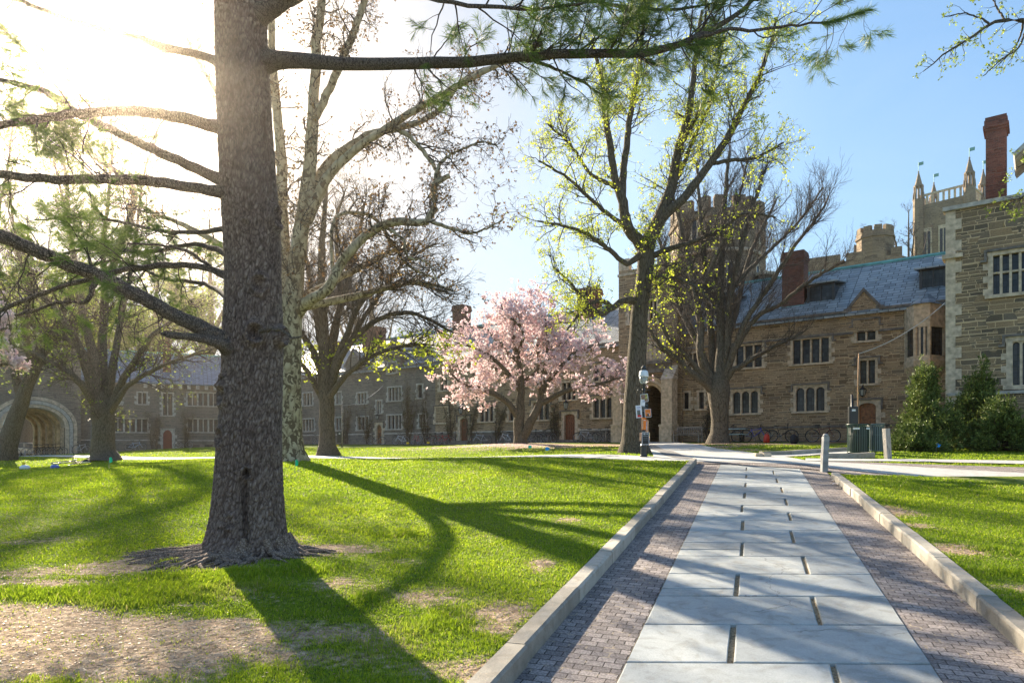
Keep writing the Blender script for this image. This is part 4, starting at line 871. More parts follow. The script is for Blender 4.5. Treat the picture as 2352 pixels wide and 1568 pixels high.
# bike and bins dimly seen inside the arch are covered separately
# ============ big octagonal tower behind
def oct_tower(name, pc, hw, ytop, ybase, Y, label, cat, m, n=8, cren=True, merl=.9, ledges=(), parts=None, rot=None):
    X = (pc-CX)/F*Y; r = hw/F*Y/math.cos(math.pi/n if n > 4 else 0); z1 = gy(ytop, Y); z0 = gy(ybase, Y)
    root = empty(name, (X, Y, 0), 0, label, cat); ro = rot if rot is not None else math.pi/n
    mb = MB(); mb.lathe([(r, z0), (r, z1-merl)], n, a0=ro); mb.build('wall', M[m], root)
    if cren:
        c = MB(); c.lathe([(r+.12, z1-merl-.5), (r+.12, z1-merl-.3)], n, a0=ro); c.lathe([(r+.02, z1-merl+.001), (r+.02, z1-merl+.08)], n, a0=ro)
        for k in range(n):
            a0, a1 = 2*math.pi*k/n+ro, 2*math.pi*(k+1)/n+ro; p, q = Vector((r*math.cos(a0), r*math.sin(a0), 0)), Vector((r*math.cos(a1), r*math.sin(a1), 0)); d = q-p; Mx = Matrix.Translation(p) @ Matrix.Rotation(math.atan2(d.y, d.x), 4, 'Z'); L0 = d.length
            cnt = 2 if n == 8 else 1
            for j in range(cnt): s = L0*(j+.18)/cnt; c.box(s, s+L0*.64/cnt, -.02, .35, z1-merl+.081, z1, M=Mx)
        c.build('battlement', M[m], root)
    for zl in ledges: mb = MB(); z = gy(zl, Y); mb.lathe([(r+.1, z-.12), (r+.14, z), (r+.1, z+.08)], n, a0=ro); mb.build('string_course', M['lime'], root)
    w = MB(); g = MB()
    for k in range(n):
        am = 2*math.pi*(k+.5)/n+ro; 
        if math.sin(am) > .2: continue
        ap = r*math.cos(math.pi/n); Mx = Matrix.Rotation(am+math.pi/2, 4, 'Z')
        for zf in ((.42, .62, .82) if n == 8 and cren else ()):
            z = z0+(z1-z0)*zf; w_ = MB(); w_.box(-.28, -.16, -ap-.03, -ap+.02, z, z+1.5, M=Mx); w_.box(.16, .28, -ap-.03, -ap+.02, z, z+1.5, M=Mx); w_.box(-.3, .3, -ap-.04, -ap+.02, z+1.5, z+1.65, M=Mx); w_.box(-.3, .3, -ap-.05, -ap+.02, z-.12, z, M=Mx)
            wo_ = w_.build('window', M['lime'], root); g_ = MB(); g_.box(-.16, .16, -ap-.008, -ap+.02, z, z+1.5, M=Mx); g_.build('pane', M['glass'], wo_)
    return root
oct_tower('octagonal_tower', 1646, 98, 483, 1000, 47.5, 'big octagonal battlemented stone tower behind the bare tree', 'tower', 'walltower', ledges=(600, 690))
tr = empty('stair_turret', ((1756-CX)/F*45, 45, 0), R(20), 'small square stone turret beside the octagonal tower roof', 'turret'); mb = MB(); mb.box(-.45, .45, -.45, .45, 6, gy(634, 45)); mb.build('wall', M['walltower'], tr); mb = MB(); mb.box(-.55, .55, -.55, .55, gy(634, 45)+.001, gy(627, 45)); mb.build('coping', M['lime'], tr)
# ============ left wing with the carriage arch
Dn = B.world(B.u(643)); C = Facade((Dn[0], Dn[1]), (.894, .449), 'dormitory_range', 'grey stone wing with blue slate roof and red door seen left of the pine', 'building', 'stone ranges round the court')
uL, uR = C.u(184), 0.0; zE = C.z(440, 876); zRg = C.z(450, 816, 4.0); holes = []
for rc, n, pr_ in (((432, 501, 963, 991), 6, True), ((258, 338, 962, 991), 6, True), ((374.5, 396, 904, 953), 2, False), ((431, 501, 903, 931), 6, True), ((317, 336, 902, 927), 2, False), ((256, 276, 902, 927), 2, False), ((540, 600, 905, 931), 6, True), ((540, 600, 963, 990), 6, True)):
    holes.append(add_window(C, C.rect(*rc), n, False, pr_, 'limegrey', paired=pr_))
dd_ = C.rect(374.5, 395, 987, 1032); holes.append(add_door(C, dd_, 'doorred', True, 'red pointed door of the grey wing', 'limegrey', steps=False))
wall_mesh(C, 'wall', uL, uR, -1, zE-.03, holes, M['wallgrey']); mb = MB(); mb.box(uL, uR+4, .36, 8, -1, zE-.3); mb.build('wall', M['wallgrey'], C.root)
zp = C.z(450, 1010); band(C, 'plinth', uL, uR, -1, zp-.1, .1, 'wallgrey', holes=[(dd_[0]-.45, dd_[1]+.45)]); band(C, 'plinth_cap', uL, uR, zp-.1, zp, .14, 'limegrey', holes=[(dd_[0]-.45, dd_[1]+.45)])
rC = roof_mesh(C, 'roof', uL-.5, uR+6, zE, zRg, 4.0, M['slateblue'], over=.35); add_ridge(C, uL-.5, uR+6, zRg, 4.0, rC)
add_chimney(C, (C.u(374, 1.2), C.u(393, 1.2), C.z(383, 856, 1.2), C.z(383, 774, 1.2)), 1.2, 1.0, flash=False)
mb = MB()
for px_ in range(330, 600, 20): u_ = C.u(px_); mb.box(u_, u_+.3, -.3, -.003, zE-.75, zE-.2)
mb.build('eaves_corbel', M['limegrey'], C.root)
mb = MB()
for px_ in (290, 350, 440, 470): u_ = C.u(px_); mb.box(u_, u_+.7, -.102-.01, .1, C.z(px_, 1030), C.z(px_, 1021))
mb.build('cellar_window', M['glass'], C.root)
# arch tower
D = Facade(C.world(uL, -.8), (.612, .791), 'gatehouse', 'grey gatehouse with a wide round carriage arch by the parked car', 'building')
aL, aR = D.u(4), D.u(150); az = D.z(76, 935); x0, x1 = D.u(-70), D.u(186); zt = gy(780, 60)
wall_mesh(D, 'wall', x0, x1, -2, zt, [(aL, aR, -2, az)], M['wallgrey'], .3)
rise = (aR-aL)*.36; zsp = az-rise; ac = (aL+aR)/2
def arch2(a, b, zs, r, n=24): return arch_pts(a, b, zs, r, n, False)
P = arch2(aL, aR, zsp, rise); hf = 12; mb = MB(); mb.poly_prism(P[:hf+1]+[(ac, az+.02), (aL, az+.02)], 'y', -.003, .9); mb.poly_prism([(aR, az+.02), (ac, az+.02)]+P[hf:], 'y', -.003, .9); mb.build('arch_spandrel', M['limegrey'], D.root)
for e, yy, m_ in ((.25, -.12, 'lime'), (.55, -.2, 'limegrey'), (.9, -.1, 'lime')):
    Q = arch2(aL-e, aR+e, zsp, rise+e); Q2 = arch2(aL-e+.28, aR+e-.28, zsp, rise+e-.28); mb = MB()
    for i in range(24): mb.poly_prism([Q2[i], Q2[i+1], Q[i+1], Q[i]], 'y', yy, 0)
    mb.box(aL-e, aL-e+.28, yy, -.002, -2, zsp); mb.box(aR+e-.28, aR+e, yy, -.002, -2, zsp); mb.build('arch_moulding', M[m_], D.root)
# tunnel: side walls, ribbed vault, far arch
dep = 7.0; mb = MB(); Qi = arch2(aL, aR, zsp, rise); mb.box(x0, aL, .31, dep, -2, zt-.3); mb.box(aR, x1, .31, dep, -2, zt-.3)
for i in range(24): mb.poly_prism([Qi[i], Qi[i+1], (Qi[i+1][0], az+.8), (Qi[i][0], az+.8)], 'y', .91, dep)
mb.box(aL, aR, .31, dep, az+.81, zt-.3)
mb.build('wall', M['lime'], D.root)
mb = MB()
for yy in (1.2, 3.0, 4.8, 6.6):
    Q2 = arch2(aL+.25, aR-.25, zsp, rise-.25)
    for i in range(24): mb.poly_prism([Q2[i], Q2[i+1], Qi[i+1], Qi[i]], 'y', yy, yy+.4)
    mb.box(aL, aL+.25, yy, yy+.4, -2, zsp); mb.box(aR-.25, aR, yy, yy+.4, -2, zsp)
mb.build('vault_rib', M['archstone'], D.root)
mb = MB(); x = x0
while x < x1-.3: mb.box(x, min(x+.8, x1), -.03, .35, zt+.003, zt+.8); x += 1.45
mb.build('battlement', M['limegrey'], D.root)
# ============ right building (closer, bigger)
E = Facade((17.2, 27.0), RD, 'corner_building', 'tall tan stone building with buttressed corner at the right edge', 'building')
u0 = E.u(2174); u1 = u0+14; zE = E.z(2200, 482); holes = []
holes.append(add_window(E, E.rect(2281, 2362, 583, 672), 4, False, True, transom=True, surround=.16)); holes.append(add_window(E, E.rect(2326, 2388, 783, 882), 3, True, True, surround=.2)); holes.append(add_window(E, E.rect(2440, 2490, 590, 680), 3, False, True, transom=True, surround=.16))
wall_mesh(E, 'wall', u0, u1, -1, zE, holes, M['wallbig'], .3); mb = MB(); mb.box(u0, u1, .36, 9, -1, zE-.01); mb.build('wall', M['wallbig'], E.root)
mb = MB(); zl = E.z(2176, 590); q = 0; z = -1
while z < zE-.1:
    h = .42; w = .5 if q % 2 else .3; mb.box(u0-.03, u0+w, -.03, w, z, min(z+h-.004, zE-.02)); z += h; q += 1
mb.build('quoins', M['lime'], E.root)
mb = MB(); mb.box(u0-.14, u0+.55, -.16, .6, zl-.1, zl+.06); mb.build('string_course', M['lime'], E.root)
mb = MB(); mb.box(u0-.12, u1, -.14, .4, zE+.001, zE+.16); mb.build('coping', M['limegrey'], E.root)
zst = E.z(2300, 905); mb = MB(); mb.box(u0, u1, -.1, -.002, zst, zst+.12); mb.build('string_course', M['limegrey'], E.root)
roof_mesh(E, 'roof', u0+2.5, u1+.5, zE+.1, zE+2.6, 4.0, M['slate'], over=-.45)
def stack(fa, px0, px1, pyt, y0, dy, z0):
    a, b = fa.u(px0, y0), fa.u(px1, y0); zt_ = fa.z((px0+px1)/2, pyt, y0); add_chimney(fa, (a, b, z0, zt_), y0, dy, flash=False)
stack(E, 2264, 2311, 266, 1.0, .95, zE-.2)
# projecting eave seen at the right edge
mb = MB(); eu = E.u(2331, -.9); ez = E.z(2340, 362, -.9); mb.poly_prism([(eu, ez), (eu+3, ez+2.6), (eu+3, ez+2.9), (eu-.05, ez+.14)], 'y', -1.1, 1.5); mb.poly_prism([(eu+.3, ez+.2), (eu+3, ez-4.5+2.6), (eu+3, ez+2.6)], 'y', -.5, 1.2); mb.build('gable_verge', M['limegrey'], E.root)
# ============ battlemented hall and far spired tower
H = Facade(((1850-CX)/F*66, 66), (.85, -.53), 'battlemented_hall', 'reddish stone hall with battlements rising behind the slate roof', 'building')
h0, h1 = H.u(1846), H.u(2072); zt = H.z(1900, 588); mb = MB(); mb.box(h0, h1, 0, 8, 0, zt-.7); mb.build('wall', M['walltower'], H.root)
mb = MB(); x = h0
while x < h1-.5: mb.box(x, min(x+3.2, h1), -.02, .4, zt-.699, zt); x += 3.7
mb.build('battlement', M['walltower'], H.root)
rf = MB(); rf.poly_prism([(h1-4.0, zt-1.2), (h1+1.3, zt-1.2), (h1-4.0, zt+1.0)], 'y', 1, 6); rf.build('gable', M['walltower'], H.root)
oct_tower('round_turret', 2010, 37, 526, 640, 64, 'round battlemented turret rising from the hall roof', 'turret', 'walltower', 10, True, .55)
Yt = 115.0; Xt = (2184-CX)/F*Yt
S = empty('spired_tower', (Xt, Yt, 0), R(-49), 'distant gothic tower with four spired corner turrets and pierced parapet', 'tower'); hw = 3.7
zp = gy(472, Yt); mb = MB(); mb.box(-hw, hw, -hw, hw, 5, zp); mb.build('wall', M['walltower'], S)
mb = MB()
for i in range(9):
    x = -hw+.3+(2*hw-.9)*i/8
    for (p, q) in ((x, -hw), (x, hw-.3)): mb.box(p, p+.28, q, q+.28, zp+.001, zp+1.5)
    for (p, q) in ((-hw, x), (hw-.3, x)): mb.box(p, p+.28, q, q+.28, zp+.001, zp+1.5)
mb.box(-hw, hw, -hw-.05, -hw+.3, zp+1.501, zp+1.8); mb.box(-hw, hw, hw-.3, hw+.05, zp+1.501, zp+1.8); mb.box(-hw-.05, -hw+.3, -hw+.3, hw-.3, zp+1.501, zp+1.8); mb.box(hw-.3, hw+.05, -hw+.3, hw-.3, zp+1.501, zp+1.8); mb.build('parapet', M['lime'], S)
for i, (sx, sy) in enumerate(((-1, -1), (1, -1), (-1, 1), (1, 1))):
    p = MB(); c = (sx*hw, sy*hw, 0); zb = zp-3.5; ztp = zp+3.2
    p.lathe([(.85, 8), (.85, zb+4.6)], 8, c, a0=.39)
    for k in range(8): an = 2*math.pi*k/8+.39; p.tube([(c[0]+0.62*math.cos(an), c[1]+.62*math.sin(an), zb+4.5), (c[0]+.62*math.cos(an), c[1]+.62*math.sin(an), ztp)], .14, 4); p.tube([(c[0]+.8*math.cos(an), c[1]+.8*math.sin(an), zb+4.5), (c[0]+.8*math.cos(an), c[1]+.8*math.sin(an), zb+5.9)], [.12, .02], 4)
    p.lathe([(.78, ztp), (.74, ztp+.3), (.58, ztp+.35), (.08, ztp+2.5), (.15, ztp+2.6), (.02, ztp+2.8)], 8, c, a0=.39); t_ = p.build('corner_turret', M['walltower'], S)
    v = MB(); v.tube([(c[0], c[1], ztp+2.7), (c[0], c[1], ztp+4.2)], .05, 4); v.box(c[0]+.05, c[0]+.75, c[1]-.02, c[1]+.02, ztp+3.6, ztp+4.15); v.build('weathervane', M['copper'], t_)
for k in range(3):
    x = -2.4+2.4*k; mb = MB(); mb.box(x-.7, x+.7, -hw-.06, -hw+.1, zp-12, zp-4); w = mb.build('window', M['lime'], S); g = MB(); g.box(x-.5, x-.08, -hw-.09, -hw, zp-11.6, zp-4.6); g.box(x+.08, x+.5, -hw-.09, -hw, zp-11.6, zp-4.6); g.build('pane', M['glass'], w)
    mb = MB(); mb.box(-hw-.06, -hw+.1, x-.7, x+.7, zp-12, zp-4); w = mb.build('window', M['lime'], S); g = MB(); g.box(-hw-.09, -hw, x-.5, x-.08, zp-11.6, zp-4.6); g.box(-hw-.09, -hw, x+.08, x+.5, zp-11.6, zp-4.6); g.build('pane', M['glass'], w)
# ------------------------------------------------------------------ trees
M['pinebark'] = bark('pine_bark', [(.035, .026, .021), (.085, .064, .052), (.14, .108, .088), (.20, .16, .13)], 34, 16, .8, .03)
M['bark'] = bark('brown_bark', [(.028, .022, .016), (.085, .068, .048), (.14, .115, .085)], 12, 2.2, .8, .03)
M['barkgrey'] = bark('grey_bark', [(.032, .027, .021), (.095, .08, .06), (.155, .132, .10)], 10, 2.2, .8, .03)
M['syc'] = bark('sycamore_bark', [(.20, .15, .09), (.31, .25, .155), (.42, .35, .23)], 3, 1.5, .1, .01, blotch=(.12, .088, .055))
M['twig'] = simple('twig', (.06, .046, .037), .9, var=.3, scale=3)
M['twigpale'] = simple('pale_twig', (.20, .165, .12), .9, var=.3, scale=3)
M['needle'] = leafmat('pine_needles', [(.06, .11, .02), (.13, .20, .035), (.24, .31, .07)], .35, .8)
M['youngleaf'] = leafmat('young_leaves', [(.33, .40, .03), (.50, .56, .05), (.66, .69, .09)], .55, .6)
M['bud'] = leafmat('brown_buds', [(.10, .055, .03), (.19, .11, .05), (.26, .19, .07)], .3, 1.0)
M['darkleaf'] = leafmat('spring_leaves', [(.12, .19, .03), (.24, .31, .05), (.40, .44, .08)], .55, .25)
M['petal'] = leafmat('pink_petals', [(.74, .50, .53), (.88, .70, .71), (.94, .87, .86)], .4, .7)
M['yew'] = leafmat('yew_sprays', [(.035, .06, .014), (.10, .145, .03), (.30, .34, .09)], .2, 1.6)
M['root'] = bark('root_bark', [(.045, .03, .022), (.15, .105, .078), (.28, .21, .16)], 25, 25, .6, .01)
def nrm(v): return v/np.maximum(np.linalg.norm(v, axis=-1, keepdims=True), 1e-9)
def resample(P, k):
    """Catmull-Rom through control points (x,y,z,r) to k samples, even in length"""
    P = np.array(P, float); n = len(P); Q = np.vstack([2*P[0]-P[1], P, 2*P[-1]-P[-2]]); out = []
    for i in range(1, n):
        t = np.linspace(0, 1, 12, endpoint=(i == n-1))[:, None]; a, b, c, d = Q[i-1], Q[i], Q[i+1], Q[i+2]
        out.append(.5*((2*b)+(-a+c)*t+(2*a-5*b+4*c-d)*t**2+(-a+3*b-3*c+d)*t**3))
    out = np.vstack(out); d = np.concatenate([[0], np.cumsum(np.linalg.norm(np.diff(out[:, :3], axis=0), axis=1))]); s = np.linspace(0, d[-1], k)
    r = np.stack([np.interp(s, d, out[:, j]) for j in range(4)], -1); r[:, 3] = np.maximum(r[:, 3], .002); return r
def limb(pts, k=24, wob=.0, rng=RS):
    """pts: (px, py, Y, half width px) -> (k,4) world polyline"""
    W_ = []
    Yl = None; rl = None
    for p in pts:
        Y = p[2] if len(p) > 2 and p[2] else Yl; r = p[3] if len(p) > 3 else (rl*.88); Yl, rl = Y, r
        W_.append((*PX(p[0], p[1], Y), r/F*Y))
    a = resample(W_, k)
    if wob: a[1:, :3] += np.cumsum(rng.randn(k-1, 3)*wob*.5, axis=0)*.6+rng.randn(k-1, 3)*wob*.3
    return a
def tubes(P, Rr, s):
    """P [n,k,3], Rr [n,k] -> verts, quads"""
    n, k = Rr.shape; T = np.gradient(P, axis=1); T = nrm(T); ref = np.where(np.abs(T[:, :1, 2:3]) < .85, np.array([0, 0, 1.]), np.array([1., 0, 0])); ref = np.broadcast_to(ref, T.shape)
    U = nrm(np.cross(T, ref)); Wv = np.cross(T, U); a = 2*np.pi*np.arange(s)/s
    V = P[:, :, None]+(U[:, :, None]*np.cos(a)[None, None, :, None]+Wv[:, :, None]*np.sin(a)[None, None, :, None])*Rr[:, :, None, None]
    i = np.arange(n)[:, None, None]*k*s; j = np.arange(k-1)[None, :, None]*s; q = np.arange(s)[None, None, :]; q1 = (q+1) % s
    Fq = np.stack([i+j+q, i+j+q1, i+j+s+q1, i+j+s+q], -1).reshape(-1, 4)
    return V.reshape(-1, 3), Fq
def grow(P, Rr, m, L0, ang=(35, 65), k=6, wig=.18, up=.05, t0=.15, rf=.55, rmax=1e9, rend=.25, rng=RS, t1=1.0, bias=None, lr=(.55, 1.25)):
    n, kk = Rr.shape; ln = np.linalg.norm(np.diff(P, axis=1), axis=2).sum(1); idx = rng.choice(n, m, p=ln/ln.sum()); t = (t0+(t1-t0)*rng.rand(m))*(kk-1)
    i = np.minimum(t.astype(int), kk-2); f = (t-i)[:, None]; p = P[idx, i]*(1-f)+P[idx, i+1]*f; tg = nrm(P[idx, i+1]-P[idx, i]); r = Rr[idx, i]*(1-f[:, 0])+Rr[idx, i+1]*f[:, 0]
    rnd = rng.randn(m, 3)
    if bias is not None: rnd = rnd+np.array(bias)
    perp = nrm(rnd-(rnd*tg).sum(1, keepdims=True)*tg); a = np.radians(ang[0]+(ang[1]-ang[0])*rng.rand(m))[:, None]; d = tg*np.cos(a)+perp*np.sin(a)
    Ls = L0*(lr[0]+(lr[1]-lr[0])*rng.rand(m))*(1-.35*t/(kk-1)); Q = np.empty((m, k, 3)); Q[:, 0] = p
    for j in range(1, k):
        d = nrm(d+rng.randn(m, 3)*wig+np.array([0, 0, up])); Q[:, j] = Q[:, j-1]+d*(Ls/(k-1))[:, None]
    r0 = np.minimum(r*rf, rmax); Rn = r0[:, None]*np.linspace(1, rend, k)[None]
    return Q, Rn
def quads_at(C, size, rng=RS, aspect=.6, axis=None, spread=1.0, tri=False):
    """leaf-shaped quads at centres C"""
    n = len(C); a = nrm(rng.randn(n, 3)*spread+(axis if axis is not None else 0)); b = nrm(np.cross(a, rng.randn(n, 3))); s = size*(.6+.8*rng.rand(n))[:, None]
    V = np.stack([C, C+a*s*.5+b*s*aspect*.5, C+a*s, C+a*s*.5-b*s*aspect*.5], 1)
    return V.reshape(-1, 3), np.arange(n*4).reshape(-1, 4)
def leaf_mesh(name, V, Fq, mt, parent, rng=RS, per=4):
    n = len(V)//per; rnd = np.repeat(rng.rand(n), per)
    return np_mesh(name, V-np.array(parent.location), [Fq], mt, parent, attrs={'rnd': rnd})
def pts_on(P, m, rng=RS, t0=.2):
    n, k = P.shape[:2]; idx = rng.randint(0, n, m); t = (t0+(1-t0)*rng.rand(m))*(k-1); i = np.minimum(t.astype(int), k-2); f = (t-i)[:, None]
    return P[idx, i]*(1-f)+P[idx, i+1]*f, nrm(P[idx, i+1]-P[idx, i])
def mk(name, P, Rr, s, mt, parent, smooth=True):
    V, Fq = tubes(P, Rr, s); return np_mesh(name, V-np.array(parent.location), [Fq], mt, parent, smooth=smooth)
def multi(name, sets, mt, parent, smooth=True):
    V = []; Fq = []; b = 0
    for P, Rr, s in sets: v, f = tubes(P, Rr, s); V.append(v); Fq.append(f+b); b += len(v)
    return np_mesh(name, np.concatenate(V)-np.array(parent.location), [np.concatenate(Fq)], mt, parent, smooth=smooth)
class Tree:
    def __init__(s, name, px, Y, label, seed, group=None, cat='tree'):
        p = on(px, Y); s.root = empty(name, p, 0, label, cat, group); s.rng = np.random.RandomState(seed); s.L = []; s.base = p
    def limbs(s, specs, mt, k=22, wob=.0, sides=10, trunk=0):
        for i, sp in enumerate(specs):
            a = limb(sp, k, wob, s.rng); s.L.append(a)
            if i == trunk:
                a = a.copy()
            mk('trunk' if i == trunk else 'limb', a[None, :, :3], a[None, :, 3], sides+6 if i == trunk else sides, M[mt], s.root)
        s.P = np.stack([a[:, :3] for a in s.L]); s.R = np.stack([a[:, 3] for a in s.L])

# ---- the big pine in the foreground
TP = Tree('pine_tree', 590, TREE_Y, 'massive rough barked pine trunk in the foreground with roots spreading over the lawn', 11)
q = TREE_Y/F
prof = [(-140, 515, 618), (0, 495, 610), (100, 496, 613), (250, 500, 622), (300, 502, 625), (430, 508, 634), (520, 514, 641), (600, 519, 643), (680, 519, 644), (760, 514, 648), (850, 513, 646), (950, 508, 643), (1050, 501, 643), (1120, 496, 645), (1180, 490, 648), (1225, 482, 652), (1255, 474, 655), (1280, 464, 659), (1315, 452, 664)]
pr = np.array(prof, float); zs_ = EYE-(pr[:, 0]-HZ)*q; cx_ = ((pr[:, 1]+pr[:, 2])/2-CX)*q; rr_ = (pr[:, 2]-pr[:, 1])/2*q
o_ = np.argsort(zs_); zs_, cx_, rr_ = zs_[o_], cx_[o_], rr_[o_]
NZ, NA = 900, 260; Z = np.linspace(zs_[0], zs_[-1], NZ); A_ = np.linspace(0, 2*np.pi, NA, endpoint=False); ZZ, AA = np.meshgrid(Z, A_, indexing='ij'); rad = np.interp(ZZ, zs_, rr_)
h = ZZ-Z[0]; fl = np.exp(-h/.16); rad = rad+fl*(.05+.13*np.maximum(0, np.cos(AA*2.5+1.2))**2+.07*np.maximum(0, np.cos(AA*4+2.6)))
low = np.exp(-np.maximum(h-.1, 0)/.9); rad *= 1+.07*low*np.cos(AA*3+.6)+.03*np.cos(AA*2+ZZ*.4)
gro = np.exp(-((AA-5.0+.05*np.sin(ZZ*6))/.11)**2)*(1-sstep(1.2, 1.9, ZZ))*.10; rad -= gro
def kn(px, py, r, amp, dep):
    z = EYE-(py-HZ)*q; c = np.interp(z, zs_, cx_); R0 = np.interp(z, zs_, rr_); sx = ((px-CX)*q-c)/R0; a = 2*np.pi-math.acos(max(-.97, min(.97, sx))); d = np.hypot((AA-a)*R0, (ZZ-z)*.8)
    return amp*np.exp(-((d-r)/(r*.38))**2)-dep*np.exp(-(d/(r*.75))**2)
for k_ in ((587, 537, .05, .022, .02), (613, 665, .075, .035, .035), (607, 775, .08, .05, .04), (646, 775, .07, .07, .02), (530, 910, .085, .04, .04), (524, 1005, .075, .03, .05), (592, 1085, .05, .03, .04), (640, 505, .09, .04, 0), (532, 880, .06, .03, .0), (560, 1190, .06, .02, 0)): rad += kn(k_[0], k_[1], k_[2], k_[3]*1.25, k_[4]*1.7)
# bark plates: warped ridged noise
u_ = AA/(2*np.pi); X3 = np.stack([np.cos(AA)*rad*36, np.sin(AA)*rad*36, ZZ*13], -1).reshape(-1, 3)
disp = np.empty(len(X3)); disp2 = np.empty(len(X3))
for i, p in enumerate(X3):
    v = Vector(p); w = mnoise.noise(v*.6)*.9; vv = Vector((v.x+w, v.y+w*.7, v.z+w)); d_ = mnoise.voronoi(vv, distance_metric='DISTANCE')[0]; disp[i] = min(d_[1]-d_[0], .35)/.35; disp2[i] = mnoise.noise(v*3.1)
rad += ((disp.reshape(rad.shape)-.6)*.012+disp2.reshape(rad.shape)*.006)
cxx = np.interp(ZZ, zs_, cx_); Vt = np.stack([cxx+np.cos(AA)*rad, TREE_Y+np.sin(AA)*rad*.98, ZZ], -1).reshape(-1, 3)
i_ = np.arange(NZ-1)[:, None]*NA; j_ = np.arange(NA)[None]; j1 = (j_+1) % NA; Ft = np.stack([i_+j_, i_+j1, i_+NA+j1, i_+NA+j_], -1).reshape(-1, 4)
M['pinetrunk'], nt, b = mat('pine_plate_bark', .92, spec=.12)
at = N(nt, 'ShaderNodeAttribute'); at.attribute_name = 'plate'; c0 = coord(nt, (1, 1, .45)); n1 = N(nt, 'ShaderNodeTexNoise'); n1.inputs['Scale'].default_value = 34; n1.inputs['Detail'].default_value = 8; n1.inputs['Roughness'].default_value = .7; L(nt, c0, n1.inputs['Vector'])
n2 = N(nt, 'ShaderNodeTexNoise'); n2.inputs['Scale'].default_value = 2.5; n2.inputs['Detail'].default_value = 3; L(nt, c0, n2.inputs['Vector'])
hh = math_(nt, 'ADD', math_(nt, 'MULTIPLY', at.outputs['Fac'], .24), math_(nt, 'MULTIPLY', n1.outputs[0], .82))
cc = ramp(nt, hh, [(.30, (.04, .028, .023)), (.48, (.12, .09, .076)), (.66, (.22, .175, .15)), (.82, (.40, .345, .31))]).outputs[0]
L(nt, mixc3(nt, .7, cc, ramp(nt, n2.outputs[0], [(.3, (.8, .72, .72)), (.7, (1.15, 1.1, 1.05))]).outputs[0], 'MULTIPLY'), b.inputs['Base Color']); bump(nt, hh, b, .9, .02)
TP.root.location = (TREE[0], TREE[1], g1(*TREE)+.10)
np_mesh('trunk', Vt-np.array(TP.root.location), [Ft], M['pinetrunk'], TP.root, smooth=True, attrs={'plate': disp})
big = [[(600, 142, 7.35, 30), (640, 138, 7.3, 20), (760, 145, 7.0, 15), (900, 150, 6.8, 13), (1050, 143, 6.7, 12), (1200, 132, 6.7, 10.5), (1330, 125, 6.7, 10), (1480, 120, 6.7, 9), (1540, 108, 6.7, 8), (1600, 88, 6.7, 7), (1660, 58, 6.8, 6), (1710, 30, 6.9, 5), (1760, -20, 7, 4)],
       [(540, 302, 7.35, 24), (490, 292, 7.2, 15), (400, 268, 6.9, 13.5), (300, 258, 6.7, 12), (180, 262, 6.5, 10), (80, 275, 6.4, 9), (-80, 300, 6.3, 7)],
       [(545, 430, 7.4, 20), (480, 402, 7.5, 13), (370, 350, 7.6, 11), (280, 305, 7.7, 10), (190, 262, 7.8, 9), (120, 215, 7.9, 8), (40, 190, 8, 6), (-80, 170, 8, 5)],
       [(545, 452, 7.3, 22), (480, 436, 7.1, 13), (350, 415, 6.9, 12), (250, 408, 6.8, 11), (120, 405, 6.7, 10), (0, 395, 6.6, 9), (-100, 380, 6.6, 8)],
       [(550, 822, 7.35, 26), (510, 782, 7.15, 23), (440, 745, 7.0, 17), (370, 715, 6.9, 16), (300, 680, 6.8, 16), (220, 635, 6.7, 16), (140, 605, 6.6, 15), (60, 570, 6.5, 15), (0, 545, 6.4, 16), (-120, 500, 6.3, 14)],
       [(550, 655, 7.4, 14), (500, 622, 7.5, 8), (440, 610, 7.6, 7), (380, 612, 7.7, 7), (310, 620, 7.8, 6), (250, 635, 7.9, 6), (150, 660, 8, 5), (60, 695, 8, 5), (-30, 730, 8, 5)],
       [(540, 165, 7.4, 18), (480, 132, 7.6, 10), (380, 108, 7.8, 9), (280, 80, 8, 8), (150, 40, 8.2, 6), (0, -20, 8.3, 5)],
       [(575, 50, 7.35, 30), (620, 18, 7.2, 20), (670, -10, 7.1, 14), (760, -60, 7, 10)]]
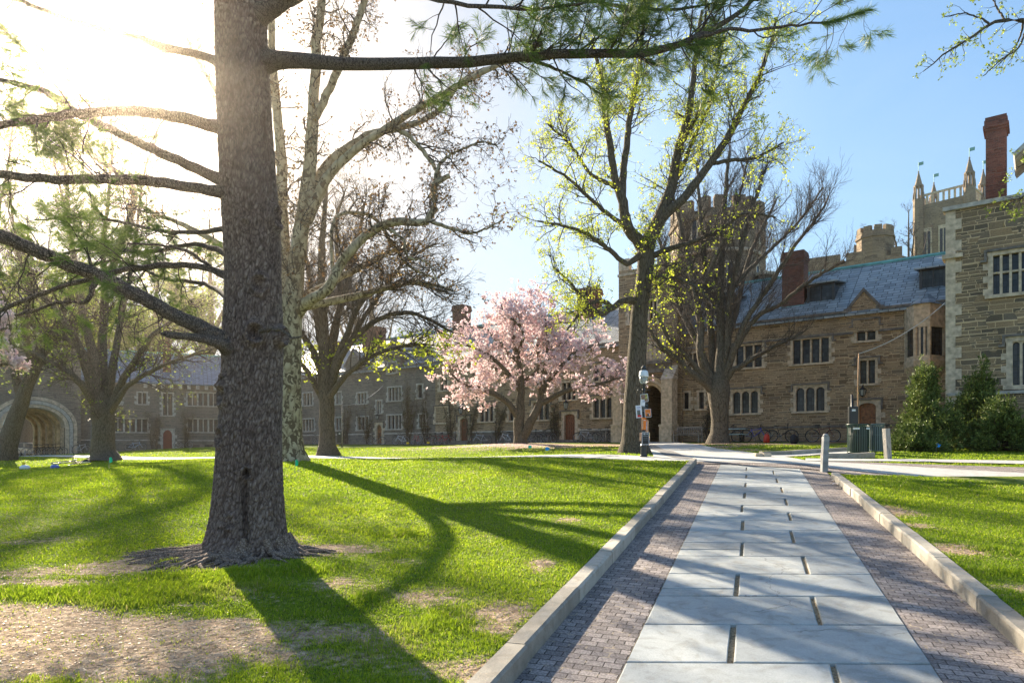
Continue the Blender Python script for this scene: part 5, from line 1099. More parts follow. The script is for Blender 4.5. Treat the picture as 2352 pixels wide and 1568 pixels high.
small = [[(1590, 92, 6.7, 5), (1640, 76, 6.7, 4.5), (1700, 72, 6.7, 3.8), (1800, 72, 6.7, 3), (1900, 62, 6.7, 2.2), (1985, 40, 6.8, 1.2)],
         [(1205, 128, 6.7, 8), (1225, 118, 6.68, 7), (1242, 102, 6.66, 4)],
         [(505, 625, 7.5, 5), (460, 600, 7.5, 4), (430, 578, 7.5, 4), (395, 568, 7.6, 3), (300, 560, 7.8, 2)],
         [(540, 520, 7.5, 8), (440, 530, 8.3, 5), (330, 520, 9.0, 4), (200, 500, 9.6, 3), (80, 505, 10, 2)],
         [(535, 590, 7.6, 8), (440, 560, 8.6, 5), (340, 580, 9.3, 4), (230, 570, 10, 3), (110, 590, 10.4, 2)],
         [(540, 700, 7.7, 8), (470, 650, 8.8, 5), (380, 640, 9.6, 4), (290, 600, 10.2, 3), (200, 610, 10.6, 2)],
         [(760, -90, 7, 9), (900, -30, 6.6, 6), (1050, 10, 6.3, 5), (1200, 30, 6.1, 4), (1330, 20, 6.0, 3), (1420, -10, 6, 2)],
         [(760, -90, 7, 9), (1000, -60, 6.9, 6), (1200, -20, 6.9, 5), (1400, 12, 6.9, 4), (1560, 20, 6.9, 3), (1640, 5, 6.9, 2)],
         [(1200, 132, 6.7, 5), (1290, 160, 6.9, 3), (1340, 190, 7.1, 2.4), (1400, 235, 7.3, 1.6)],
         [(600, 760, 7.0, 6), (640, 755, 6.7, 4), (668, 770, 6.5, 2.6), (695, 760, 6.4, 1.6)],
         [(220, 640, 6.7, 7), (200, 690, 6.7, 5), (120, 700, 6.7, 4), (40, 730, 6.7, 3)]]
n0 = len(TP.L)
for sp in big: a = limb(sp, 34, .012, TP.rng); TP.L.append(a); mk('limb', a[None, :, :3], a[None, :, 3], 14, M['pinebark'], TP.root)
stub = limb([(548, 815, 7.25, 22), (500, 788, 7.0, 13), (440, 775, 6.95, 9), (395, 770, 6.9, 8), (364, 764, 6.9, 7.5)], 16, .004, TP.rng); stub[-1, 3] = .001; stub[-2, 3] *= .7; mk('broken_stub', stub[None, :, :3], stub[None, :, 3], 10, M['pinebark'], TP.root)
sm = [limb(sp, 20, .02, TP.rng) for sp in small]
for a in sm: mk('limb', a[None, :, :3], a[None, :, 3], 8, M['pinebark'], TP.root)
bigA = np.stack([resample(a, 20) for a in TP.L]); smA = np.stack(sm)
src = np.concatenate([bigA[[0]], bigA[[0]], smA[[0, 2, 3, 4, 5, 6, 7, 8]], smA[[3, 4, 5, 6, 7]]])
L1, R1 = grow(src[:, :, :3], src[:, :, 3], 150, .75, (30, 75), 8, .16, .02, .3, .5, .009, rng=TP.rng)
x_, y_ = grow(bigA[[0], :, :3], bigA[[0], :, 3], 40, .7, (30, 60), 8, .15, .10, .45, .4, .009, rng=TP.rng); L1 = np.concatenate([L1, x_]); R1 = np.concatenate([R1, y_])
x_, y_ = grow(bigA[[1, 2, 3, 4, 5, 6], :, :3], bigA[[1, 2, 3, 4, 5, 6], :, 3], 90, .9, (35, 80), 8, .18, .03, .35, .35, .008, rng=TP.rng); L1 = np.concatenate([L1, x_]); R1 = np.concatenate([R1, y_])
L2, R2 = grow(L1, R1, 1500, .34, (25, 60), 6, .2, .03, .25, .6, .004, rng=TP.rng)
x_, y_ = grow(bigA[1:7, :, :3], bigA[1:7, :, 3], 60, .9, (35, 80), 8, .25, .04, .25, .35, .007, rng=TP.rng); x2_, y2_ = grow(x_, y_, 500, .4, (30, 65), 6, .3, .02, .1, .6, .0035, rng=TP.rng)
multi('twigs', [(L1, R1, 5), (L2, R2, 3), (x_, y_, 5), (x2_, y2_, 3)], M['twig'], TP.root)
tips = np.concatenate([L2[:, -1], L2[:, -3], L1[:, -1]]); td = np.concatenate([nrm(L2[:, -1]-L2[:, -2]), nrm(L2[:, -3]-L2[:, -4]), nrm(L1[:, -1]-L1[:, -2])])
x_, y_ = pts_on(smA[[0]][:, :, :3], 26, TP.rng, .7); tips = np.concatenate([tips, x_]); td = np.concatenate([td, y_])
nn_ = 34; T_ = len(tips); d = nrm(td[:, None]*1.0+TP.rng.randn(T_, nn_, 3)*.52+np.array([0, 0, -.12])); b0 = tips[:, None]-td[:, None]*(TP.rng.rand(T_, nn_, 1)*.07); ln_ = .10*(.7+.5*TP.rng.rand(T_, nn_, 1)); sd = nrm(np.cross(d, TP.rng.randn(T_, nn_, 3)))*.0011
Vn = np.stack([b0-sd, b0+sd, b0+d*ln_*.6+sd*.9+np.array([0, 0, -.004]), b0+d*ln_+np.array([0, 0, -.012])], 2).reshape(-1, 3)
leaf_mesh('needles', Vn, np.arange(len(Vn)).reshape(-1, 4), M['needle'], TP.root, TP.rng)
# surface roots
rl = []; rg = TP.rng
for i in range(95):
    a = rg.choice([rg.uniform(3.2, 4.7), rg.uniform(2.9, 6.3), rg.uniform(5.6, 6.5)], p=[.74, .21, .05]); r0 = .30+.05*rg.rand(); x, y = TREE[0]+math.cos(a)*r0, TREE[1]+math.sin(a)*r0*.9; ln = rg.uniform(.4, 1.1)*(1.1 if 3.1 < a < 4.5 else .65); hd = a+rg.uniform(-.5, .5); P_ = []; k = 18; rr0 = rg.uniform(.016, .046)
    for j in range(k):
        t = j/(k-1); zz_ = g1(x, y)+.115+.95*rr0*(1-t)+.012+.02*math.sin(t*14+i)*(1-t)+max(0, .10*(1-t*5)) -t*.012; P_.append((x, y, zz_, rr0*(1-.72*t))); hd += rg.uniform(-.62, .62)+(a-hd)*.14; x += math.cos(hd)*ln/k; y += math.sin(hd)*ln/k*.85
    rl.append(P_)
rl = np.array(rl); 
for i in range(len(rl)): mk('root', rl[i:i+1, :, :3], rl[i:i+1, :, 3], 7, M['root'], TP.root)

def twiggy(T, m1, l1, m2, l2, m3, l3, mt='twig', up=(.05, .04, .03), r=(.03, .012, .005), wig=.2, ang=(30, 62), t0=.25, k3=5, sub=None, wigs=None, r3=.0035):
    P, Rr = (T.P, T.R) if sub is None else (T.P[sub], T.R[sub])
    a, ar_ = grow(P, Rr, m1, l1, ang, 8, wig, up[0], t0, .5, r[0], rng=T.rng); b, br_ = grow(a, ar_, m2, l2, ang, 6, wig*1.15, up[1], .15, .6, r[1], rng=T.rng); sets = [(a, ar_, 5), (b, br_, 4)]
    c, cr_ = grow(b, br_, m3, l3, ang, k3, wig*1.3, up[2], .1, .6, r[2], .5, rng=T.rng); cr_ = np.maximum(cr_, r3); sets.append((c, cr_, 3))
    multi('twigs', sets, M[mt], T.root); T.a, T.b, T.c = a, b, c; return a, b, c
# ---- sycamore
T = Tree('sycamore_tree', 672, 18, 'pale mottled sycamore just behind the pine with crooked spreading limbs', 21)
T.limbs([[(676, 1075, 18, 44), (670, 1050, 18, 32), (668, 1000, 18, 27), (667, 900, 18, 25), (668, 800, 18, 25), (672, 720, 18, 26), (680, 640, 18, 20), (690, 560, 18, 18), (702, 480, 18, 17), (712, 400, 18, 15), (718, 330, 18, 14), (722, 230, 18, 12), (728, 120, 18, 11), (738, 30, 18, 9), (745, -60, 18, 8)],
         [(666, 740, 18, 20), (657, 640, 18.2, 17), (650, 520, 18.3, 15), (648, 420, 18.3, 13), (650, 380, 18.4, 12), (640, 300, 18.4, 11), (630, 200, 18.5, 10), (622, 100, 18.5, 8), (618, -30, 18.5, 7)],
         [(680, 725, 18, 15), (697, 697, 17.8, 14), (735, 675, 17.6, 12), (765, 650, 17.5, 12), (785, 610, 17.5, 11), (805, 580, 17.4, 11), (840, 545, 17.4, 10), (880, 518, 17.3, 9), (920, 506, 17.2, 9), (960, 508, 17.2, 8.5), (985, 505, 17.2, 8), (997, 470, 17.2, 8), (992, 430, 17.2, 8), (1000, 415, 17.2, 7), (1030, 400, 17.2, 5)],
         [(703, 510, 18, 15), (730, 450, 18, 13), (760, 400, 17.9, 11), (800, 360, 17.8, 10), (850, 320, 17.7, 9), (900, 290, 17.6, 8.5), (960, 250, 17.5, 8), (1000, 230, 17.4, 7.5), (1050, 200, 17.3, 7), (1110, 170, 17.2, 6), (1180, 140, 17.1, 5), (1300, 110, 17, 4)],
         [(700, 470, 18.1, 12), (735, 400, 18.4, 10), (780, 350, 18.7, 9), (850, 310, 19, 7.5), (930, 295, 19.3, 7), (1000, 262, 19.5, 6), (1060, 190, 19.7, 4), (1140, 150, 19.8, 3)],
         [(724, 270, 18, 10), (760, 200, 18, 9), (790, 130, 18, 9), (820, 60, 18, 8), (842, 0, 18, 7), (860, -60, 18, 6)],
         [(765, 650, 17.5, 5), (770, 500, 17.7, 4), (860, 500, 18.2, 4), (930, 600, 18.5, 3), (1000, 640, 18.7, 2)],
         [(900, 290, 17.6, 6), (940, 310, 17.5, 5), (980, 345, 17.4, 5), (1010, 395, 17.3, 4.5), (995, 420, 17.2, 4)],
         [(1000, 415, 17.2, 5), (1015, 375, 17.2, 4), (1050, 350, 17.2, 3), (1100, 330, 17.3, 2.4), (1140, 340, 17.3, 1.5)],
         [(985, 505, 17.2, 5), (1030, 520, 17.1, 4), (1080, 535, 17, 3), (1130, 520, 17, 2), (1160, 500, 17, 1.5)],
         [(880, 518, 17.3, 4), (920, 545, 17.2, 3), (940, 590, 17.2, 2.6), (985, 600, 17.2, 2), (1010, 655, 17.2, 1.5)],
         [(664, 745, 18, 12), (605, 640, 17.7, 10), (525, 575, 17.3, 8), (430, 522, 17, 6), (330, 480, 16.6, 4)], [(685, 705, 18.3, 11), (760, 692, 19, 9), (860, 672, 19.6, 7), (957, 652, 20.1, 5), (1035, 672, 20.5, 2.5)], [(690, 690, 18.5, 10), (770, 640, 19.5, 8), (850, 600, 20.5, 7), (940, 560, 21.5, 4)],
         [(650, 390, 18.3, 9), (600, 330, 18.6, 7), (540, 270, 18.9, 6), (480, 200, 19.2, 5), (420, 100, 19.4, 4)]], 'syc', 30, .03, 12)
twiggy(T, 300, 1.5, 2400, .65, 9000, .32, 'twig', up=(.02, .02, .02), r=(.022, .009, .005), wig=.38, t0=.3)
c_, _ = pts_on(T.c, 9000, T.rng, .5); c2_, _ = pts_on(T.a, 500, T.rng); V_, F_ = quads_at(np.concatenate([c_, c2_]), .06, T.rng, .9); leaf_mesh('crown', V_, F_, M['bud'], T.root, T.rng)
# ---- tree behind, centre left
T = Tree('bare_tree', 752, 31, 'dark bare tree with arching limbs between sycamore and magnolia', 31)
T.limbs([[(754, 1047, 31, 30), (753, 1030, 31, 21), (752, 1000, 31, 18), (752, 930, 31, 17), (750, 870, 31, 17), (746, 800, 31, 13), (742, 700, 31, 10), (740, 600, 31, 8), (745, 500, 31, 6), (750, 420, 31, 4)],
         [(755, 900, 31, 11), (775, 830, 30.8, 9), (800, 770, 30.5, 7), (830, 700, 30, 6), (880, 665, 29.5, 5), (950, 655, 29, 4), (1030, 680, 28.5, 2.5)],
         [(755, 900, 31, 9), (790, 815, 30.5, 7), (850, 750, 30, 6), (930, 722, 29.5, 5), (990, 735, 29, 4), (1045, 765, 28.6, 2)],
         [(750, 930, 31, 9), (722, 880, 30.8, 7), (700, 845, 30.5, 5), (670, 820, 30, 4)], [(748, 890, 31, 9), (725, 815, 31, 8), (700, 770, 31, 6), (660, 700, 31, 4)],
         [(748, 870, 31, 10), (765, 760, 31.3, 8), (790, 660, 31.6, 6), (815, 570, 32, 5), (835, 470, 32, 3)], [(746, 850, 31, 9), (728, 720, 31.5, 7), (705, 600, 32, 5), (690, 500, 32, 3)],
         [(752, 880, 31.4, 8), (775, 740, 32.2, 6), (780, 640, 33, 5), (770, 520, 33.6, 3.5), (790, 440, 34, 2)], [(756, 910, 30.8, 8), (800, 860, 30, 6), (860, 820, 29.4, 5), (930, 800, 29, 3.5), (990, 800, 28.6, 2)],
         [(780, 820, 31, 6), (860, 690, 31.5, 4.5), (930, 600, 32, 3.5), (1000, 560, 32.4, 2)]], 'bark', 26, .04, 10)
twiggy(T, 330, 2.3, 2600, 1.0, 9000, .5, 'twig', up=(.08, .03, -.02), r=(.03, .011, .006), wig=.16, t0=.25, ang=(22, 50), r3=.005)
m_ = T.c[:, -1, 2] < 6.6; c_, _ = pts_on(T.c[m_], 1300, T.rng, .5); V_, F_ = quads_at(c_, .13, T.rng, .8); leaf_mesh('crown', V_, F_, M['youngleaf'], T.root, T.rng)
# ---- left tree
T = Tree('bare_tree', 240, 38, 'many stemmed tree with yellow green shoots near the lying bicycle', 41)
T.limbs([[(240, 1060, 38, 42), (239, 1045, 38, 30), (238, 1020, 38, 25), (238, 975, 38, 23), (236, 935, 38, 24), (232, 890, 38, 14)],
         [(230, 935, 38, 14), (207, 865, 37.8, 12), (182, 800, 37.5, 9), (150, 740, 37.2, 7), (110, 690, 37, 5), (60, 650, 37, 3), (30, 520, 37, 2), (20, 400, 37, 1.5)], [(234, 940, 38, 14), (222, 850, 38, 12), (205, 770, 38.2, 9), (190, 700, 38.5, 7), (175, 620, 38.7, 5), (160, 520, 39, 4), (150, 380, 39.5, 3), (120, 240, 40, 2)],
         [(238, 940, 38, 14), (236, 830, 38.5, 11), (240, 740, 38.8, 9), (246, 650, 39, 7), (240, 560, 39.4, 5), (250, 470, 39.8, 4), (262, 330, 40.4, 3), (250, 190, 41, 2)], [(246, 650, 39, 8), (290, 530, 38.5, 8), (308, 440, 38, 7), (240, 380, 38, 6.5), (169, 328, 38, 5.5), (60, 265, 38, 4)], [(244, 940, 38, 12), (256, 850, 38, 9), (270, 770, 38, 7), (283, 700, 38, 6), (300, 620, 38, 4), (312, 530, 38, 3), (330, 400, 38, 2.4), (370, 280, 38, 1.6)],
         [(250, 950, 38, 10), (280, 880, 37.6, 8), (312, 830, 37.2, 7), (350, 780, 36.8, 5.5), (400, 740, 36.5, 4), (445, 700, 36.2, 2.5)], [(250, 950, 38, 9), (290, 890, 37.4, 6), (350, 850, 36.8, 4.5), (420, 820, 36.2, 3.5), (495, 800, 35.6, 2)],
         [(228, 945, 38, 11), (190, 880, 37, 8), (140, 840, 36.4, 6), (80, 805, 36, 4.5), (10, 780, 35.6, 3)], [(228, 945, 38, 9), (200, 830, 39, 8), (150, 780, 39.6, 6), (90, 760, 40, 5), (30, 720, 40.5, 3)]], 'barkgrey', 24, .05, 10)
twiggy(T, 380, 2.6, 2800, 1.2, 9000, .6, 'twig', up=(.05, .02, .0), r=(.035, .013, .007), wig=.2, t0=.25, r3=.006)
c_, _ = pts_on(T.c, 7000, T.rng, .3); V_, F_ = quads_at(c_, .10, T.rng, .8); leaf_mesh('crown', V_, F_, M['darkleaf'], T.root, T.rng)
# ---- leaning tree far left
T = Tree('leaning_tree', 15, 41, 'dark leaning tree trunk at the left edge in front of the carriage arch', 43)
T.limbs([[(8, 1060, 41, 30), (14, 1040, 41, 22), (28, 985, 41, 19), (52, 915, 41, 15), (78, 850, 41, 12), (115, 780, 41, 9), (150, 700, 41, 7), (170, 600, 41, 4), (150, 480, 41, 3), (120, 350, 41, 2)], [(50, 920, 41, 10), (30, 850, 41, 8), (20, 760, 41, 7), (0, 650, 41, 5), (-10, 520, 41, 3), (10, 380, 41, 2.4), (30, 230, 41, 1.5)],
         [(78, 850, 41, 9), (60, 760, 40, 7), (70, 660, 40, 5), (60, 540, 40, 3)], [(100, 810, 41, 7), (160, 760, 41, 5), (220, 730, 41, 4), (290, 700, 41, 2)], [(25, 800, 41, 6), (-40, 730, 40, 5), (-120, 680, 40, 3)]], 'barkgrey', 22, .05, 10)
twiggy(T, 240, 2.8, 1700, 1.3, 6500, .6, 'twig', up=(.05, .02, .0), r=(.035, .013, .007), wig=.24, t0=.2, r3=.006)
c_, _ = pts_on(T.c, 9000, T.rng, .3); V_, F_ = quads_at(c_, .13, T.rng, .8); leaf_mesh('crown', V_, F_, M['darkleaf'], T.root, T.rng)
# ---- magnolias
def blossoms(T, cl, n, size=.15, per=6):
    cidx = T.rng.randint(0, len(cl), n); C0 = cl[cidx]+T.rng.randn(n, 3)*.05; d = nrm(T.rng.randn(n, 3)*.7+np.array([0, 0, .7])); C_ = np.repeat(C0, per, 0); ax = np.repeat(d, per, 0)*.9
    V_, F_ = quads_at(C_, size, T.rng, .62, ax, 1.0); n4 = len(C_); rnd = np.clip(np.repeat(T.rng.rand(n), per)*.6+T.rng.rand(n4)*.4, 0, 1)
    return np_mesh('crown', V_-np.array(T.root.location), [F_], M['petal'], T.root, attrs={'rnd': np.repeat(rnd, 4)})
T = Tree('magnolia_tree', 1195, 40, 'pink flowering magnolia in the middle of the court with a forked trunk', 51)
T.limbs([[(1196, 1024, 40, 20), (1194, 1010, 40, 14), (1193, 985, 40, 12.5), (1193, 955, 40, 12), (1197, 915, 40, 9), (1196, 870, 40, 7), (1189, 820, 40, 6), (1178, 785, 40, 5), (1183, 740, 40, 4), (1188, 690, 40, 2.5)],
         [(1193, 962, 40, 8), (1170, 925, 39.6, 7), (1140, 905, 39.2, 6), (1100, 890, 38.8, 5), (1060, 878, 38.4, 3), (1030, 850, 38, 2)], [(1198, 1008, 40, 11), (1220, 970, 39.8, 10), (1240, 930, 39.6, 8), (1246, 895, 39.5, 6), (1252, 850, 39.4, 5), (1262, 790, 39.3, 4), (1255, 730, 39.2, 2)],
         [(1243, 925, 39.6, 7), (1280, 905, 39.2, 6), (1320, 888, 38.8, 5), (1370, 880, 38.4, 3.5), (1430, 862, 38, 2)], [(1250, 885, 39.5, 5), (1290, 840, 39, 4.5), (1330, 805, 38.6, 3.5), (1370, 800, 38.2, 2)],
         [(1197, 880, 40, 5), (1225, 858, 40.3, 4.5), (1238, 835, 40.6, 4), (1232, 800, 40.8, 3.5), (1245, 740, 41, 2.5), (1235, 690, 41, 1.5)], [(1196, 900, 40, 6), (1170, 860, 39.5, 5), (1130, 825, 39, 4), (1085, 800, 38.6, 3), (1045, 790, 38.3, 2)],
         [(1190, 830, 40, 5), (1150, 790, 40.4, 4), (1115, 755, 40.8, 3), (1080, 750, 41, 2)], [(1196, 900, 40, 6), (1180, 870, 41, 5), (1150, 850, 42.4, 4), (1110, 840, 43.2, 2.5)], [(1246, 900, 39.5, 5), (1270, 850, 41, 4), (1300, 790, 42.2, 3), (1320, 760, 43, 2)], [(1190, 810, 40, 4), (1200, 760, 38.6, 3), (1160, 720, 38, 2), (1150, 700, 37.8, 1.5)]], 'barkgrey', 20, .04, 10)
a, b_, c = twiggy(T, 340, 1.8, 1700, .85, 3000, .42, 'twigpale', up=(.02, .03, .02), r=(.02, .010, .006), wig=.2, t0=.35, ang=(30, 70))
_fl = np.concatenate([c[:, -1], c[:, 2], b_[:, -1]]); _fl = _fl[_fl[:, 2] > gy(958, 40)]; blossoms(T, _fl, 6800, .13)
T = Tree('magnolia_tree', -75, 31, 'pink magnolia blossom entering the picture at the left edge', 52)
T.limbs([[(-75, 1062, 31, 22), (-78, 1000, 31, 16), (-80, 930, 31, 13), (-70, 850, 31, 9), (-50, 770, 31, 6), (-35, 700, 31, 3)], [(-80, 930, 31, 9), (-40, 870, 31, 6), (-10, 840, 31, 4), (15, 830, 31, 2)], [(-65, 820, 31, 8), (-30, 790, 30.8, 5), (0, 765, 30.6, 4), (20, 755, 30.5, 2)], [(-80, 900, 31, 8), (-130, 820, 31, 6), (-160, 740, 31, 4)], [(-55, 790, 31, 5), (-30, 750, 31, 4), (0, 735, 31, 2)]], 'barkgrey', 18, .04, 8)
a, b_, c = twiggy(T, 110, .9, 500, .5, 900, .3, 'twigpale', up=(.02, .03, .02), r=(.02, .010, .006), wig=.2, t0=.4); _fl = np.concatenate([c[:, -1], c[:, 2]]); blossoms(T, _fl, 2600, .13)
# ---- yellow green tree beside the lamp
T = Tree('budding_tree', 1457, 23, 'tall tree beside the lamp post carrying fresh yellow green leaves', 61)
T.limbs([[(1457, 1045, 23, 42), (1456, 1030, 23, 32), (1456, 1005, 23, 28), (1459, 900, 23, 24), (1464, 800, 23, 21), (1469, 700, 23, 19), (1477, 640, 23, 18), (1482, 580, 23, 20), (1483, 555, 23, 18), (1500, 530, 23, 15), (1522, 478, 23, 14), (1542, 419, 23, 12), (1558, 333, 23, 9), (1577, 267, 23, 8), (1587, 214, 23, 7), (1597, 119, 23, 5), (1610, 20, 23, 3)],
         [(1480, 575, 23, 16), (1460, 545, 23, 14), (1443, 520, 23, 13), (1429, 455, 23, 11), (1415, 419, 23, 9), (1400, 333, 23, 8), (1388, 267, 23, 7), (1382, 190, 23.2, 5), (1360, 90, 23.4, 4)], [(1430, 460, 23, 8), (1432, 400, 23.3, 8), (1438, 333, 23.6, 7.5), (1456, 220, 24, 6), (1472, 143, 24.2, 5), (1478, 71, 24.4, 4), (1490, -20, 24.5, 3)],
         [(1505, 535, 23, 11), (1524, 500, 22.8, 11), (1577, 452, 22.6, 10), (1624, 390, 22.4, 9), (1667, 328, 22.2, 8), (1710, 247, 22, 6.5), (1743, 176, 21.8, 5), (1767, 109, 21.6, 4), (1785, 40, 21.4, 2.5)], [(1640, 375, 22.4, 5), (1690, 368, 22.6, 4), (1740, 362, 22.8, 3), (1800, 330, 23, 2)],
         [(1482, 575, 23, 9), (1443, 603, 22.6, 6), (1405, 571, 22.3, 5.5), (1372, 547, 22, 5), (1339, 528, 21.8, 4), (1290, 515, 21.6, 3), (1240, 505, 21.4, 2)], [(1485, 592, 23, 8), (1553, 566, 22.4, 6), (1601, 552, 22, 5), (1672, 519, 21.6, 4), (1720, 490, 21.4, 3), (1790, 500, 21.2, 2)],
         [(1468, 695, 23, 9), (1440, 690, 22.6, 7.5), (1412, 706, 22.2, 7), (1380, 722, 21.9, 6), (1352, 700, 21.7, 4), (1320, 660, 21.5, 3), (1270, 610, 21.3, 2)], [(1412, 706, 22.2, 6), (1370, 690, 21.8, 5), (1330, 720, 21.5, 3), (1300, 760, 21.3, 2)],
         [(1460, 540, 23, 7), (1410, 500, 22.4, 5), (1350, 450, 22, 4), (1300, 400, 21.7, 3), (1240, 370, 21.5, 2)], [(1415, 430, 23, 6), (1360, 400, 22.6, 4), (1310, 330, 22.3, 3), (1260, 290, 22, 2)], [(1560, 340, 23, 5), (1600, 270, 23.6, 4), (1640, 180, 24, 3), (1660, 90, 24.2, 2)],
         [(1530, 460, 23, 6), (1560, 400, 24, 5), (1600, 300, 24.6, 4), (1640, 230, 25, 3)], [(1472, 640, 23, 6), (1540, 640, 22, 4.5), (1600, 660, 21.4, 3), (1640, 700, 21, 2)]], 'bark', 34, .03, 12)
a, b_, c = twiggy(T, 420, 1.6, 2600, .7, 7500, .34, 'twig', up=(.05, .05, .04), r=(.02, .009, .0045), wig=.22, t0=.3, ang=(30, 65))
c_, _ = pts_on(c, 8600, T.rng, .4); c2_, _ = pts_on(b_, 1500, T.rng, .4); tipc = np.concatenate([c_, c2_]); tipc = tipc[(tipc[:, 2] > gy(790, 23)) & (T.rng.rand(len(tipc)) < np.where((tipc[:, 2] < gy(430, 23)) & (tipc[:, 0] > 5.2), .18, 1.0))]
C_ = np.repeat(tipc, 4, 0)+T.rng.randn(len(tipc)*4, 3)*.04; V_, F_ = quads_at(C_, .052, T.rng, .85); leaf_mesh('crown', V_, F_, M['youngleaf'], T.root, T.rng)
# ---- multi stemmed bare tree in front of the right range
T = Tree('bare_tree', 1650, 36, 'broad many stemmed bare tree between the stone bench and picnic table', 71)
T.limbs([[(1650, 1020, 36, 30), (1651, 1005, 36, 23), (1652, 980, 36, 19), (1651, 935, 36, 21), (1649, 890, 36, 26), (1652, 860, 36, 16), (1655, 762, 36, 10), (1653, 660, 36, 8), (1660, 500, 36, 6), (1672, 350, 36, 3)],
         [(1640, 900, 36, 12), (1621, 880, 35.7, 10), (1583, 850, 35.2, 8), (1557, 824, 34.8, 7), (1521, 793, 34.3, 5), (1491, 755, 34, 3)], [(1640, 890, 36, 10), (1609, 858, 35.5, 8), (1570, 819, 35, 6), (1532, 785, 34.6, 5), (1500, 720, 34.2, 3)],
         [(1642, 890, 36, 12), (1629, 862, 36, 10), (1609, 815, 36, 9), (1607, 750, 36.2, 8), (1598, 698, 36.3, 7), (1592, 655, 36.4, 6.5), (1570, 560, 36.6, 5), (1540, 440, 37, 3)], [(1646, 890, 36, 12), (1640, 850, 36.3, 9), (1636, 788, 36.6, 8), (1629, 711, 37, 7), (1624, 655, 37.2, 6), (1610, 520, 37.6, 4.5), (1598, 370, 38, 2.5)],
         [(1655, 890, 36, 12), (1664, 850, 35.8, 9), (1673, 795, 35.5, 8), (1679, 711, 35.2, 7), (1688, 655, 35, 6), (1722, 520, 34.6, 4.5), (1765, 390, 34.2, 2.5)], [(1658, 890, 36, 11), (1672, 850, 35.6, 8), (1695, 785, 35, 7), (1720, 730, 34.6, 6), (1782, 640, 34, 5), (1850, 540, 33.4, 3.5), (1905, 460, 33, 2)],
         [(1660, 890, 36, 10), (1682, 855, 35.5, 7), (1711, 837, 35, 6), (1773, 800, 34.2, 4), (1850, 760, 33.4, 2.5)], [(1690, 800, 35.4, 6), (1737, 724, 35, 5.5), (1788, 696, 34.6, 4.5), (1860, 640, 34, 3.5), (1935, 600, 33.4, 2)],
         [(1655, 880, 36, 10), (1668, 800, 37, 8), (1700, 700, 38, 6), (1730, 580, 39, 4.5), (1790, 460, 39.6, 2.5)], [(1640, 880, 36, 9), (1600, 780, 37.4, 7), (1560, 700, 38.4, 5), (1530, 600, 39, 3.5), (1510, 500, 39.4, 2)], [(1688, 655, 35, 5), (1740, 600, 35.6, 4), (1820, 520, 36, 3), (1880, 430, 36.4, 2)],
         [(1598, 698, 36.3, 5), (1640, 600, 35.4, 4), (1690, 480, 34.8, 3), (1720, 370, 34.4, 2)]], 'barkgrey', 26, .05, 10)
twiggy(T, 400, 2.2, 3000, 1.2, 11500, .65, 'twig', up=(.16, .10, .06), r=(.026, .010, .006), wig=.15, t0=.2, ang=(16, 42), r3=.0042)
x_, y_ = grow(T.P[:9], T.R[:9], 200, .8, (20, 60), 6, .2, .05, .05, .4, .012, rng=T.rng, t1=.5); x_[:, :, 2] += 0; mk('twigs', x_, y_, 4, M['twigpale'], T.root)
c_, _ = pts_on(T.P[1:3], 60, T.rng, .6); C_ = np.repeat(c_, 4, 0)+T.rng.randn(len(c_)*4, 3)*.45; V_, F_ = quads_at(C_, .10, T.rng, .8); leaf_mesh('crown', V_, F_, M['youngleaf'], T.root, T.rng)
# ---- tree whose limb hangs into the top right corner
T = Tree('overhanging_tree', 2800, 11.5, 'leafing branch hanging into the upper right corner of the sky', 81)
T.limbs([[(2800, 1250, 11.5, 60), (2790, 1000, 11.5, 46), (2780, 700, 11.5, 42), (2770, 400, 11.5, 36), (2740, 100, 11.5, 30), (2700, -200, 11.5, 20)], [(2770, 380, 11.5, 22), (2650, 160, 11.5, 16), (2500, 70, 11.5, 10), (2420, 50, 11.5, 7), (2352, 46, 11.5, 5), (2306, 46, 11.5, 4), (2275, 58, 11.5, 3.4), (2224, 94, 11.5, 2.6), (2173, 124, 11.5, 2), (2145, 151, 11.5, 1.3), (2124, 166, 11.5, .8)],
         [(2275, 58, 11.5, 2.2), (2247, 40, 11.5, 1.8), (2204, 33, 11.5, 1.4), (2163, 43, 11.5, .8)], [(2400, 45, 11.5, 4), (2360, 66, 11.4, 3), (2340, 110, 11.3, 2), (2300, 140, 11.2, 1.4), (2258, 178, 11.1, .9)], [(2306, 45, 11.5, 2.4), (2290, 15, 11.6, 1.8), (2270, -20, 11.7, 1.2)],
         [(2760, 480, 11.5, 18), (2600, 400, 11.6, 9), (2450, 380, 11.7, 4), (2370, 375, 11.8, 2), (2335, 385, 11.8, 1)], [(2600, 400, 11.6, 6), (2450, 430, 11.5, 3), (2370, 440, 11.4, 2), (2310, 470, 11.4, 1)], [(2352, 46, 11.5, 3), (2345, 80, 11.6, 2), (2330, 110, 11.7, 1.5), (2290, 155, 11.7, .8)]], 'bark', 30, .01, 8)
x_, y_ = grow(T.P[1:], T.R[1:], 120, .42, (25, 60), 7, .2, .0, .35, .5, .006, rng=T.rng); x2, y2 = grow(x_, y_, 330, .18, (25, 60), 5, .25, .0, .2, .7, .003, rng=T.rng); y2 = np.maximum(y2, .0016); multi('twigs', [(x_, y_, 5), (x2, y2, 4)], M['twig'], T.root)
c_ = np.concatenate([x2[:, -1], x_[:, -1]]); C_ = np.repeat(c_, 5, 0)+T.rng.randn(len(c_)*5, 3)*.014; V_, F_ = quads_at(C_, .042, T.rng, .6); leaf_mesh('crown', V_, F_, M['darkleaf'], T.root, T.rng)
